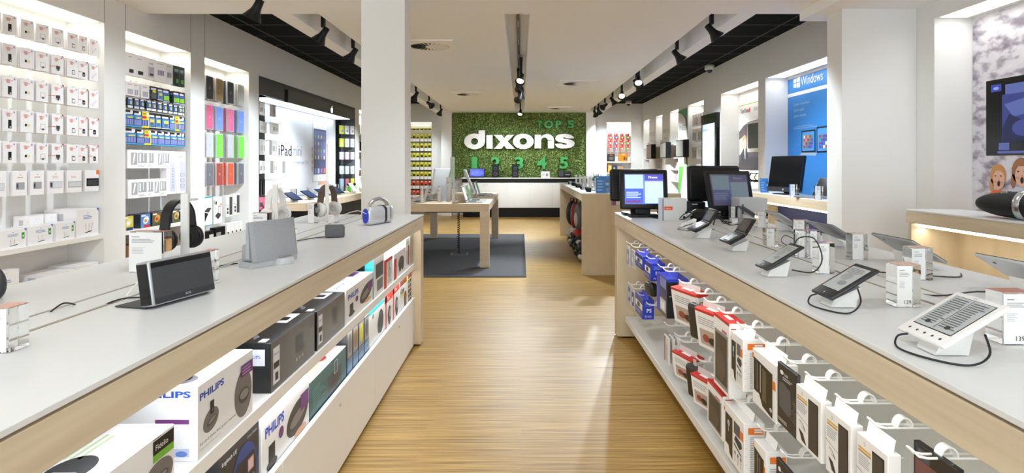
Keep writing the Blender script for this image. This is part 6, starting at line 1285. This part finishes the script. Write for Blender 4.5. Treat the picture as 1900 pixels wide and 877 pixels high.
t = thing('green_cup', 'green rounded lamp standing left of the laptop on the back cabinets', 'lamp', (PX(862, 15.4), 15.4, BZ), 0)
MB().lathe([(.0, 0), (.05, 0), (.05, .01), (.012, .02), (.012, .16), (.0, .16)], FILMP, 16).build('stem', t, world=False); MB().ball((0, 0, .19), (.05, .05, .05), M('#2f9c5c', .3)).build('globe', t, world=False)
tag(MB().box(PX(1056, 14), 11.0, IZ + .001, PX(1056, 14) + .06, 11.02, IZ + .12, PAPER).build('price_card'), 'white blank price card at the far end of the island', 'price sign')

# ---------------------------------------------------------------- things on the wooden table
WZ = .8405
def imac(x, y, rz, label, w_=.55, h_=.5, back=True, lean=10):
    t = thing('desktop_computer', label, 'computer', (x, y, WZ), rz)
    MB().prism([(0, 0), (0.0, 0), (0, 0)], 0, 0, WHITE) if False else None
    MB().box(-.1, -.1, 0, .1, .08, .006, SILVER, .002).build('foot', t, world=False)
    MB(T(0, .06, 0) @ Rx(12)).box(-.08, -.004, 0, .08, .004, .22, SILVER).build('neck', t, world=False)
    R = T(0, -.02, .1) @ Rx(-lean)
    MB(R).box(-w_ / 2, -.012, 0, w_ / 2, .012, h_, M('#dcdddf', .3, .2), .008, 3).build('housing', t, world=False)
    MB(R @ basis((-w_ / 2 + .01, -.0125, .08), (1, 0, 0), (0, 0, 1), (0, -1, 0))).rect(0, 0, w_ - .02, h_ - .09, GLOSSB, 1).rect(.015, .015, w_ - .035, h_ - .105, M('#38538c', .2, emit=.5), 2).build('screen', t, world=False)
    return t
imac(-1.13, 8.35, -112, 'silver all in one computer seen from behind on the wooden table', .5, .36)
imac(-.72, 8.75, 98, 'silver all in one computer seen edge on at the right of the wooden table', .5, .36, lean=22)
def mac(x, y, rz, label, w_=.32, d_=.22, open_=108, body='#c9cacc', scr='#2c3a5c'):
    t = thing('laptop', label, 'laptop', (x, y, WZ), rz)
    MB().box(-w_ / 2, -d_ / 2, 0, w_ / 2, d_ / 2, .014, M(body, .3, .5), .003).build('keyboard_base', t, world=False)
    MB(tp(w_, d_, .0145)).rect(.02, .09, w_ - .02, d_ - .015, DGREY, 1).rect(w_ * .35, .01, w_ * .65, .075, GREY, 1).build('keys', t, world=False)
    R = T(0, d_ / 2, .012) @ Rx(-(open_ - 90)); MB(R).box(-w_ / 2, -.006, 0, w_ / 2, 0, d_, M(body, .3, .5), .002).build('lid', t, world=False)
    MB(R @ basis((-w_ / 2 + .008, -.0065, .01), (1, 0, 0), (0, 0, 1), (0, -1, 0))).rect(0, 0, w_ - .016, d_ - .016, GLOSSB, 1).rect(.01, .012, w_ - .03, d_ - .03, M(scr, .2, emit=.5), 2).build('screen', t, world=False)
for i, (x, y, c) in enumerate(((-.62, 7.98, '#b8c0b0'), (-.60, 8.32, '#3f6f4a'), (-.60, 9.5, '#2c3a5c'), (-.60, 10.1, '#4a7a50'))): mac(x, y, 90, 'silver laptop at the right side of the wooden table, %s from the front' % P3(i), scr=c)
for i, (x, y) in enumerate(((-1.42, 8.0), (-1.40, 8.4), (-1.42, 8.9), (-1.42, 9.6))): mac(x, y, -90, 'silver laptop at the left side of the wooden table, %s from the front' % P3(i))
for x, y, w_, h, lb in ((-1.1, 8.05, .07, .20, 'clear price block at the middle front of the wooden table'), (-.98, 8.15, .1, .34, 'tall clear price stand on the wooden table beside the computer'), (-.9, 8.0, .07, .18, 'clear price block left of the front laptop on the wooden table'), (-1.3, 7.85, .06, .22, 'clear price block at the front left of the wooden table'), (-.75, 9.2, .08, .2, 'clear price block behind the edge on computer')):
    price_block(x, y, lb, w_, h, .02, 0, z=.84, top=False)
tag(MB().box(-1.02, 8.52, WZ, -.96, 8.56, WZ + .62, FILMP).box(-1.015, 8.515, WZ + .25, -.965, 8.519, WZ + .6, M('#c9dcc4', .5)).build('info_stand'), 'tall slim pale green information stand on the wooden table', 'sign')

# ---------------------------------------------------------------- goods on and under the island
for i in range(9):
    y = 7.55 + .36 * i; x = .86 + .03 * (i % 2)
    t = thing('compact_camera', 'small dark camera on the island, %s from the front' % P3(i), 'camera', (x, y, IZ + .0005), -80)
    MB().box(-.055, -.02, .0, .055, .02, .055, [BLK2, DGREY, SILVER][i % 3], .008, 3).build('body', t, world=False)
    MB(T(0, -.02, .028) @ Rx(90)).lathe([(.022, 0), (.022, .012), (.018, .014), (.016, .008), (0, .008)], BLACK, 16).build('lens', t, world=False)
    tb = price_block(x + .13, y + .12, 'clear price block on the island beside the %s camera' % P3(i), .05, .17, .02, 0, z=IZ, top=False)
for i in range(4):
    y = 7.5 + .5 * i
    t = thing('laptop', 'flat silver notebook lying near the island edge, %s from the front' % P3(i), 'laptop', (1.06, y, IZ + .0005), -90)
    MB().box(-.15, -.1, 0, .15, .1, .014, SILVER, .003).build('body', t, world=False); MB(tp(.3, .2, .0145)).rect(.02, .07, .28, .19, BLK2, 1).build('keys', t, world=False)
for i, (x, y) in enumerate(((1.0, 8.25), (.98, 8.9), (1.02, 9.6))):
    t = thing('small_plant', 'small potted dark green plant among the cameras, %s from the front' % P3(i), 'plant', (x + .18, y, IZ + .0005), 0)
    MB().lathe([(0, 0), (.03, 0), (.04, .07), (.035, .07), (0, .06)], WHITE, 14).build('pot', t, world=False)
    m = MB(); rs = random.Random(i)
    for k in range(40):
        a, b, L_ = rs.uniform(0, 6.28), rs.uniform(.2, 1.2), rs.uniform(.08, .16); d = Vector((math.cos(a) * math.sin(b), math.sin(a) * math.sin(b), math.cos(b))); s_ = d.cross(Vector((0, 0, 1))).normalized() * .014; p = Vector((0, 0, .07))
        m.add([p, p + d * L_ * .6 + s_, p + d * L_, p + d * L_ * .6 - s_], [(0, 1, 2, 3)], M(['#2e6a3c', '#4a8a50', '#1f4a2c'][k % 3], .5))
    m.build('leaf_cluster', t, world=False)
def stand_card(x, y, w_, h, z, label, base, fn, lean=6, name='brochure_stand', cat='sign'):
    t = thing(name, label, cat, (x, y, z + .0005), 0); R = Rx(-lean)
    MB(R).box(-w_ / 2, -.004, 0, w_ / 2, .004, h, base).build('card', t, world=False)
    m = MB(R @ fr(w_, .008)); fn(m, w_, h); m.build('print', t, world=False)
def br1(m, w, h):
    W_ = M('#cfe0f6', .5)
    for i in range(4): m.rect(w * .7, h * (.1 + .18 * i), w * .95, h * (.24 + .18 * i), M(['#8a7a6a', '#55606a', '#9aa4ac', '#6a5a4a'][i], .5), 1, .001).lines(w * .1, h * (.12 + .18 * i), w * .6, h * (.22 + .18 * i), 2, W_, 1, .5, .001)
    m.rect(w * .08, h * .9, w * .2, h * .95, W_, 1, .001)
stand_card(1.01, 7.33, .17, .205, IZ, 'blue brochure card standing at the front edge of the island', M('#2f7ec6', .5), br1)
def br2(m, w, h):
    cs = ['#7d4a8c', '#d9d2c8', '#4a4a3c', '#b9a48c', '#5c7a4a', '#3c2f2a']
    for j in range(5):
        for i in range(2): m.rect(w * (.08 + .44 * i), h * (.05 + .19 * j), w * (.48 + .44 * i), h * (.21 + .19 * j), M(cs[(j * 2 + i) % 6], .5), 1, .001)
t = thing('magazine_holder', 'clear wall holder with colourful magazines on the island corner', 'magazine holder', (1.155, 7.205, .84), 0)
MB().box(-.06, -.012, 0, .07, .012, .34, FILM).build('holder', t, world=False); m = MB(fr(.12, .026)); br2(m, .11, .33); m.build('magazine', t, world=False)
# bags hanging and piled beneath the island
def bag(name, x, y, z0, r, col, label, cat='bag', handle=True, jit=.05, rz=0, accent=None):
    t = thing(name, label, cat, (x, y, z0), rz)
    MB().ball((0, 0, r[2]), r, M(col, .6), 16, 10, jit).build('body', t, world=False)
    if accent: MB().ball((-r[0] * .55, -r[1] * .45, r[2] * .85), (r[0] * .5, r[1] * .6, r[2] * .5), M(accent, .5), 12, 8, jit).build('front_pocket', t, world=False)
    if handle: MB().tube([(-.03, 0, r[2] * 1.85), (-.03, 0, r[2] * 2.2), (.03, 0, r[2] * 2.2), (.03, 0, r[2] * 1.85)], .008, BLK2, 6).build('handle', t, world=False)
bag('backpack', .88, 10.2, .30, (.11, .17, .215), '#1b1b1d', 'black backpack hanging under the island, leftmost', accent='#2a2a2d', jit=.02)
bag('shoulder_bag', .87, 9.55, .31, (.08, .13, .22), '#8c2f2c', 'dark red shoulder bag hanging under the island', accent='#a83a34', jit=.02)
bag('shoulder_bag', .87, 9.0, .34, (.07, .1, .22), '#77777c', 'grey and white shoulder bag hanging under the island beside the red one', accent='#d9d9da', jit=.02)
PILE = [(.87, 9.95, .12, '#e3e1e0', 'white and black camera case on the pile, farthest and highest'), (.88, 9.45, .17, '#d8d6d5', 'white striped camera case on the pile, below the red bag'), (.87, 9.0, .2, '#c93a30', 'red camera case near the top of the pile'), (.88, 10.0, .0, '#1a1a1c', 'black camera case lying low on the far side of the pile'), (.88, 9.5, .0, '#1d1d20', 'black camera case low in the middle of the pile'),
        (.88, 8.62, .16, '#202023', 'black camera case with pale strap near the front of the pile'), (.88, 9.06, .02, '#17171a', 'black camera case low below the red one'), (.88, 8.2, .14, '#232326', 'black camera case upper front, half behind the end panel'), (.88, 8.25, .0, '#1a1a1d', 'black camera case on the floor at the front of the pile'), (.88, 8.65, .0, '#222226', 'black camera case on the floor, second from the front')]
for i, (x, y, z0, c, lb) in enumerate(PILE): bag('camera_case', x, y, z0, (.10, .13, .085), c, lb, 'camera case', False, .09, rz=i * 23 % 40 - 20, accent=['#e6e4e3', '#1b1b1d', '#2a2a2d', '#e6e4e3', '#303034'][i % 5])

# ---------------------------------------------------------------- right wall bays
XF = XR + ND
def rwall(y0): return basis((XF - .001, y0, 0), (0, -1, 0), (0, 0, 1), (-1, 0, 0))       # u runs towards the camera, i.e. to the right in the photo
def poster(y0, y1, z0, z1, mat, label, fn, name='poster', x=None, th=.006):
    """y0 is the near end, y1 the far end; u = 0 at the far end"""
    x = XF if x is None else x
    t = thing(name, label, 'poster', (x, (y0 + y1) / 2, z0))
    MB().box(x - th, y0, z0, x - .0005, y1, z1, mat).build('board', t)
    m = MB(basis((x - th - .0005, y1, z0), (0, -1, 0), (0, 0, 1), (-1, 0, 0))); fn(m, y1 - y0, z1 - z0); m.build('print', t); return t
def win(m, w, h):
    WH = M('#f2f6fb', .5); e = .0012; U = lambda px: 7.90 - 3.549 * F / (px - 967)
    m.rect(0, 2.235 - .3, w, 2.28 - .3, WH, 1, e)
    z0 = 2.40 - .3; u = U(1472.0)
    for a, b, c, d in ((0, -.075, .095, -.007), (.112, -.085, .225, -.007), (0, .007, .095, .07), (.112, .007, .225, .082)): k = .78; m.poly([(u + a * k, z0 + b * k + (.006 if b < -.01 else 0)), (u + c * k, z0 + b * k), (u + c * k, z0 + d * k + (.004 if d > .02 else 0)), (u + a * k, z0 + d * k)], WH, 1, e)
    m.text('Windows', U(1485.5), z0 - .055, .115, WH, 1, -.005, wfit=U(1526) - U(1485.5), e=e)
    for i, s in enumerate(('Jouw vrienden.', 'Jouw apps.', 'Jouw manier.')): m.text(s, U(1472.5), 2.095 - .075 * i - .3, .052, M('#a9cdf2', .5), 1, wfit=[.42, .29, .35][i], e=e)
    m.lines(U(1472.5), 1.80 - .3, U(1516), 1.845 - .3, 2, M('#7db1ea', .5), 1, .3, e)
    cs = ['#a3336a', '#5a3aa8', '#c9553a', '#3a9a5a', '#2f6fd0', '#d99a2f', '#8a2f9a', '#e8e8e8']
    for k, (a, b, zz0, zz1) in enumerate(((U(1487), U(1512.5), 1.50 - .3, 1.775 - .3), (U(1515), U(1515) + .42, 1.49 - .3, 1.80 - .3))):
        m.rect(a, zz0, b, zz1, BLK2, 2, e).rect(a + .02, zz0 + .02, b - .02, zz1 - .02, M('#4a9be0', .4), 3, e)
        for i in range(5):
            for j in range(4): m.rect(a + .06 + i * .048, zz0 + .05 + j * .042, a + .06 + i * .048 + .042, zz0 + .05 + j * .042 + .036, M(cs[(i * 3 + j * 5 + k) % 8], .4), 4, e)
        if not k: m.poly([(a - .06, zz0 - .03), (b - .0, zz0 - .045), (b + .05, zz0 - .01), (a + .01, zz0)], M('#9fb4cf', .4), 2, e)
poster(5.32, 7.89, .30, 2.47, M('#2c86da', .5), 'tall blue poster with window logo and white lettering in the right wall bay', win)
def drv(m, w_full, h):
    e = .0012; H = lambda z: z - 1.27; w = .8; W = w_full
    m.rect(0, H(2.29), W, H(2.30), M('#9fd04a', .5), 1, e).text('TomTom', w * .08, H(2.165), .07, M('#3a3a3c', .5), 1, .02, wfit=w * .42, e=e).ell(w * .55, H(2.20), .03, .04, RED, 1, e=e).text('At th', w * .75, H(2.165), .07, GREY, 1, wfit=w * .2, e=e)
    m.poly([(0, H(1.27)), (W, H(1.27)), (W, H(2.03)), (w * .6, H(2.02)), (w * .25, H(1.97)), (0, H(1.88))], M('#4f4347', .5), 1, e).poly([(0, H(1.95)), (w * .4, H(2.045)), (w * .4, H(2.03)), (0, H(1.92))], M('#d9dcdf', .5), 2, e)
    m.poly([(w * .3, H(1.6)), (W, H(1.62)), (W, H(1.95)), (w * .5, H(1.93))], M('#85747a', .5), 2, e).poly([(w * .02, H(1.5)), (w * .25, H(1.55)), (w * .25, H(1.8)), (w * .02, H(1.75))], M('#a9b09a', .5), 2, e)
    m.ell(w * .30, H(1.70), .085, .12, M('#b08a62', .5), 3, e=e).ell(w * .31, H(1.67), .06, .085, M('#e0b399', .5), 4, e=e).ell(w * .29, H(1.685), .008, .005, M('#4a3428', .5), 5, e=e).ell(w * .345, H(1.685), .008, .005, M('#4a3428', .5), 5, e=e).ell(w * .32, H(1.64), .02, .007, M('#b25a52', .5), 5, e=e)
    m.poly([(w * .1, H(1.37)), (w * .12, H(1.53)), (w * .25, H(1.6)), (w * .38, H(1.59)), (w * .48, H(1.5)), (w * .5, H(1.37))], M('#2b2d38', .5), 3, e).poly([(w * .28, H(1.59)), (w * .36, H(1.59)), (w * .34, H(1.42))], M('#e6dcd6', .5), 4, e)
    m.poly([(0, H(1.27)), (W, H(1.27)), (W, H(1.47)), (w * .6, H(1.47)), (0, H(1.38))], M('#3a3436', .5), 6, e)
poster(8.15, 9.65, 1.27, 2.47, M('#ece9ec', .5), 'car driver poster with smiling person and navigation brand in the bay with white framed screen', drv)
t = thing('wall_screen', 'white framed dark screen mounted before the car driver poster', 'television', (3.40, 8.66, 1.52), 0)
MB().box(3.36, 8.20, 1.53, 3.42, 8.82, 1.98, WHITE, .006).build('frame', t); MB().box(3.357, 8.24, 1.585, 3.36, 8.78, 1.945, M('#3a3b38', .3)).build('screen', t)
MB().box(3.42, 8.4, 1.6, 3.541, 8.65, 1.9, GREY).build('bracket', t)
wshelf(XR + .02, XF - .001, 8.15, 9.65, 1.0, 'white shelf below the car driver poster')
for i in range(5):
    y = 8.25 + .2 * i
    t = thing('car_holder', 'black car phone holder hanging below the driver poster, %s from right' % P3(i), 'holder', (3.35, y, 1.10), 0)
    MB().tube([(.2, 0, .12), (.0, 0, .12), (-.02, 0, .13)], .004, STEEL).build('hook', t, world=False); MB().lathe([(0, .03), (.05, .03), (.04, .0), (0, 0)], BLK2, 14).build('suction_cup', t, world=False); MB().tube([(0, 0, .03), (-.03, .0, .06), (0, 0, .115)], .01, [BLACK, M('#c6d83a', .5)][i % 2]).build('arm', t, world=False)
# kiosk
t = thing('information_kiosk', 'tall black framed touch screen kiosk on the right wall', 'screen', (3.20, 10.09, .2))
MB().box(3.19, 9.70, .2, XR - .0005, 10.50, 2.21, GLOSSB, .006).build('frame', t)
m = MB(basis((3.1895, 10.42, .62), (0, -1, 0), (0, 0, 1), (-1, 0, 0))); SC = lambda h_: M(h_, .4, emit=.55)
m.rect(0, 0, .64, 1.42, SC('#a6c0dc'), 1, .001).rect(.03, 1.3, .5, 1.34, SC('#8a929c'), 2, .001).rect(.03, 1.22, .6, 1.25, SC('#c6c9b8'), 2, .001).lines(.04, .75, .55, 1.15, 7, SC('#c4d3e2'), 2, .5, .001).rect(.2, .45, .45, .6, SC('#b9c9a0'), 2, .001).rect(.2, .27, .45, .42, SC('#cfd9c0'), 2, .001).ell(.27, .35, .04, .05, SC('#5f7a5a'), 3, e=.001).rect(.36, .29, .42, .38, SC('#6a7a6a'), 3, .001).ell(.42, 1.08, .05, .04, SC('#8fa0b8'), 3, e=.001).build('screen', t)
# cable bay
for r, (z0, h, col) in enumerate(((2.08, .22, ('#d9d6d4', '#2a2a2d', '#b04a3a')), (1.78, .24, ('#1d1d20', '#e4e4e4', '#26262a')), (1.46, .22, ('#b9b9bc', '#e6e6e8', '#8f9094')), (1.10, .26, ('#1b1c22', '#2f5fb0', '#e0e0e4')))):
    for c in range(7):
        y = 10.66 + .125 * c
        m = MB().box(-.04, -.015, 0, .04, .015, h, M('#e4e2e2', .4)); m.T = fr(.08, .03); m.rect(.014, h * .12, .066, h * .75, M(col[c % 3], .4), 1, .001)
        o = m.build('cable_pack', loc=(XR + .07, y, z0), rz=-90); tag(o, 'cable pack on a hook in the narrow bay, %s row, %s from the right' % (P3(r), P3(c)), 'package')
        o = o.copy(); C.objects.link(o); o.location = (XR + .12, y, z0); tag(o, 'cable pack behind the front one, narrow bay, %s row, %s from right' % (P3(r), P3(c)), 'package', 'cable packs behind others in the narrow bay')
        wall_hook(XR + .05, y, z0 + h - .005, 'thin wire hook in the narrow cable bay of the right wall', 'wire hooks of the narrow cable bay', rz=180)
# game bays: shelves, flush panels with lettering, small screens
for (a, b, nm) in ((12.26, 12.95, 'beside the swirl panel'), (13.66, 14.32, 'second from the far corner'), (15.04, 15.75, 'in the far corner')):
    for k, zz in enumerate((.75, 1.0, 1.25, 1.5, 1.78)):
        wshelf(XR + .01, XF, a + .002, b - .002, zz, 'white shelf in the game bay %s, %s from below' % (nm, P3(k)), th=.02)
        if k >= 1:
            for i in range(3): tag(MB().box(XR + .08, b - .2 - .15 * i, zz, XR + .2, b - .1 - .15 * i, zz + .15, M(['#d9dcc8', '#c8b8d0', '#e4e0dc', '#e0b9a0'][(i + k) % 4], .5)).build('game_case'), 'pale game case in the bay %s, %s shelf, %s' % (nm, P3(k), P3(i)), 'game case')
def panel(y0, y1, label, fn): poster(y0 + .01, y1 - .01, .3, 2.46, M('#f0efed', .5), label, fn, x=XR - .0005, name='wall_panel', th=.008)
def kin(m, w, h):
    e = .0012; G = M('#5fb548', .5); V_ = M('#5a4a8c', .5)
    H = lambda z: z - .3
    top = [(w * .0, H(2.40)), (w * .35, H(2.38)), (w * .62, H(2.30)), (w * .8, H(2.15)), (w * .9, H(1.95)), (w * .93, H(1.7))]
    def sw(off, th, mat, L):
        a = [(min(u + off, w), v - off * .35) for u, v in top]; b = [(max(min(u + off - th, w), 0), v - off * .35 - th * .6) for u, v in top][::-1]; return m.poly(a + b, mat, L, e)
    m.poly([(0, H(2.44)), (w * .5, H(2.46)), (w, H(2.46)), (w, H(2.1)), (w * .82, H(2.24)), (w * .6, H(2.33)), (0, H(2.42))], M('#4c8a58', .5), 1, e); m.poly([(w * .4, H(2.37)), (w * .75, H(2.26)), (w * .95, H(2.02)), (w, H(1.8)), (w, H(2.12)), (w * .8, H(2.3))], V_, 2, e).poly([(w * .9, H(1.95)), (w, H(1.7)), (w, H(1.3)), (w * .85, H(1.5)), (w * .95, H(1.75))], V_, 2, e)
    m.poly([(w * .1, H(1.3)), (w * .6, H(1.32)), (w * .35, H(.95)), (w * .2, H(.75)), (0, H(.72)), (0, H(1.0))], G, 1, e).poly([(w * .9, H(1.6)), (w, H(1.5)), (w, H(1.2)), (w * .85, H(1.3))], G, 2, e)
    m.text('KINECT', w * .1, H(2.03), .11, M('#77777c', .5), 1, wfit=w * .72, e=e).lines(w * .3, H(1.93), w * .6, H(1.96), 1, LGREY, 1, .2, e)
def txt_panel(s): 
    def f(m, w, h): m.text(s, w * .12, 2.05 - .3, .1, M('#a2a3a8', .5), 1, wfit=w * .74, e=.0012).lines(w * .25, 1.92 - .3, w * .7, 1.96 - .3, 1, LGREY, 1, .2, .0012)
    return f
panel(11.56, 12.26, 'white wall panel with green and purple swirls and grey lettering', kin)
panel(12.96, 13.66, 'white wall panel with faint lettering behind the middle small screen', txt_panel('WII U'))
panel(14.33, 15.04, 'white wall panel with faint lettering nearest the far right corner', txt_panel('PS3'))
for y, nm in ((11.57, 'nearest'), (12.93, 'middle'), (14.35, 'farthest')):
    t = thing('wall_screen', 'small grey demo screen on the right wall, %s of three' % nm, 'television', (3.18, y, 1.5), 0)
    MB().box(3.09, y - .27, 1.49, 3.20, y + .27, 1.83, BLK2, .004).build('frame', t); MB().box(3.086, y - .25, 1.51, 3.09, y + .25, 1.81, M('#77776f', .3)).build('screen', t); MB().box(3.20, y - .1, 1.6, XR - .009, y + .1, 1.75, GREY).build('bracket', t)
# goods on the far wall desk
DZ_ = 1.0105
t = thing('desktop_computer', 'black glossy all in one computer on the wall desk before the blue poster', 'computer', (2.98, 6.72, DZ_), -72)
MB().box(-.13, -.05, 0, .13, .09, .012, BLK2, .004).build('foot', t, world=False); MB(T(0, .05, 0)).box(-.06, 0, 0, .06, .02, .14, BLK2).build('neck', t, world=False)
R = T(0, 0, .03) @ Rx(-9); MB(R).box(-.25, -.02, 0, .25, .02, .41, GLOSSB, .006, 3).build('housing', t, world=False)
MB(R @ basis((-.25, -.0205, 0), (1, 0, 0), (0, 0, 1), (0, -1, 0))).rect(.012, .055, .488, .40, M('#0d0f12', .08), 1).rect(.003, .0, .497, .05, M('#2a2b2e', .3), 1).ell(.25, .025, .01, .01, LGREY, 2).build('screen', t, world=False)
stand_card(2.955, 7.2, .10, .17, DZ_, 'small blue brochure card left of the all in one computer', M('#3b8bd6', .5), br1)
t = thing('laptop', 'black laptop with open lid on the wall desk beside the white pillar', 'laptop', (2.99, 6.02, DZ_), -70)
MB().box(-.17, -.12, 0, .17, .12, .016, M('#8d8f94', .3, .4), .003).build('keyboard_base', t, world=False)
R = T(0, .12, .012) @ Rx(-30); MB(R).box(-.17, 0, 0, .17, .008, .22, BLK2, .003).build('lid', t, world=False); MB(R @ basis((-.16, -.0005, .01), (1, 0, 0), (0, 0, 1), (0, -1, 0))).rect(0, 0, .32, .2, M('#101216', .1), 1).build('screen', t, world=False)
for x, y, lb in ((2.90, 6.32, 'clear price block between the computer and the laptop on the wall desk'), (2.90, 5.78, 'clear price block next to the pillar on the wall desk')): price_block(x, y, lb, .07, .13, .04, 0, z=1.01, top=False)
# near right bay: printed concrete wall, television, speaker
CONC = noise_mat('printed_concrete', [(0.34, '#857d8c'), (0.45, '#b5afbc'), (0.52, '#d9d6de'), (0.7, '#e4e2e8')], (7, 7, 13), .6, 12)
def kids(m, w, h):
    e = .0012; S2 = M('#e6b59d', .5); H = lambda z: z - .8
    def kid(u, z, s, shirt, hair, mouth=True):
        m.ell(u - .004, H(z + .012), .078 * s, .092 * s, M(hair, .5), 2, e=e).ell(u - .07 * s, H(z - .06), .02 * s, .05 * s, M(hair, .5), 2, e=e).ell(u + .004, H(z - .018), .056 * s, .078 * s, S2, 3, e=e).poly([(u - .06 * s, H(z + .03)), (u - .03 * s, H(z + .085)), (u + .04 * s, H(z + .085)), (u + .062 * s, H(z + .03)), (u + .02 * s, H(z + .048)), (u - .03 * s, H(z + .05))], M(hair, .5), 4, e).ell(u + .006, H(z - .025), .008 * s, .014 * s, M('#d39a80', .5), 4, 12, e).ell(u - .03 * s, H(z - .035), .014 * s, .01 * s, M('#dd9c88', .5), 4, 12, e).ell(u + .035 * s, H(z - .035), .014 * s, .01 * s, M('#dd9c88', .5), 4, 12, e)
        for q in (-1, 1): m.ell(u + q * .026 * s, H(z + .01), .009 * s, .006 * s, M('#3c2c28', .5), 4, 10, e)
        m.ell(u + .005, H(z - .05 * s), .014 * s, (.022 if mouth else .006) * s, M('#3a1512', .5), 4, 12, e)
        m.poly([(u - .13 * s, H(z - .32 * s)), (u - .12 * s, H(z - .15 * s)), (u - .05 * s, H(z - .10 * s)), (u + .06 * s, H(z - .10 * s)), (u + .14 * s, H(z - .16 * s)), (u + .17 * s, H(z - .32 * s))], M(shirt, .5), 1, e)
        m.ell(u + .10 * s, H(z - .22 * s), .05 * s, .03 * s, S2, 4, 14, e)
    kid(.255, 1.255, .95, '#e8722c', '#cf9658'); kid(.46, 1.29, 1.05, '#c9d0e6', '#a06c48')
    kid(4.66 - 3.5, 1.22, 1.0, '#d9dce0', '#6a4a34')
poster(1.62, 4.66, .8, 2.49, CONC, 'printed concrete wall with excited children behind the hanging television', kids)
t = thing('television', 'flat black television with blue picture hanging on a thin rod', 'television', (3.0, 3.3, 1.42), 0)
y0_, y1_ = 2.85, 3.78; TX = 2.96
Rm = T(TX, (y0_ + y1_) / 2, 1.42) @ Rz(-2)
MB(T(TX + .02, 3.32, 0)).box(-.018, -.46, 1.405, .018, .46, 1.88, GLOSSB, .004).build('frame', t)
m = MB(basis((TX + .0015, 3.765, 1.418), (0, -1, 0), (0, 0, 1), (-1, 0, 0)))
B1, B2, B3 = (lambda c: M(c, .3, emit=.35))('#2b3570'), M('#4a568f', .3, emit=.4), M('#171d45', .3, emit=.3)
m.rect(0, 0, .89, .45, M('#0c0c10', .15), 1).rect(.03, .385, .11, .43, M('#2a3a86', .3, emit=.35), 2).ell(.07, .405, .022, .01, M('#7886c0', .3, emit=.4), 3)
m.rect(.115, .07, .86, .36, B1, 2).rect(.14, .36, .86, .42, B2, 2).poly([(.12, .07), (.3, .07), (.26, .2), (.17, .24), (.12, .16)], B3, 3).poly([(.13, .3), (.3, .33), (.34, .24), (.2, .22)], B2, 3).ell(.5, .22, .16, .12, B2, 3).ell(.52, .2, .1, .07, B3, 4).rect(.09, .02, .17, .065, B2, 3).rect(.08, .0, .86, .014, B2, 3).ell(.28, .15, .09, .05, M('#35407c', .3, emit=.35), 4)
m.build('screen', t)
MB().cyl((TX + .02, 3.45, 1.88), (TX + .02, 3.45, 2.47), .005, DGREY, n=8).box(TX + .015, 3.44, 2.46, XF - .02, 3.46, 2.47, DGREY).build('hanging_rod', t)
t = thing('oval_speaker', 'black egg shaped speaker with chrome stand band on the near wall desk', 'speaker', (2.99, 3.50, 1.0205), -80)
m = MB(T(0, 0, .085)); n, k = 24, 18; V = []
for i in range(k + 1):
    a = math.pi * i / k; r = math.sin(a) ** .85
    for j in range(n): V.append((-.32 * math.cos(a), .09 * r * math.cos(math.tau * j / n), .083 * r * math.sin(math.tau * j / n)))
m.add(V, [(i * n + j, i * n + (j + 1) % n, (i + 1) * n + (j + 1) % n, (i + 1) * n + j) for i in range(k) for j in range(n)], M('#0f0f11', .6), True).build('shell', t, world=False)
MB(T(.0, 0, .085) @ Ry(90)).lathe([(.086, -.022), (.093, -.018), (.093, .018), (.086, .022)], STEEL, 32).build('band', t, world=False)
MB(T(-.11, -.02, .15)).box(-.02, -.02, -.01, .02, .02, .02, STEEL, .004).build('dock_clip', t, world=False)
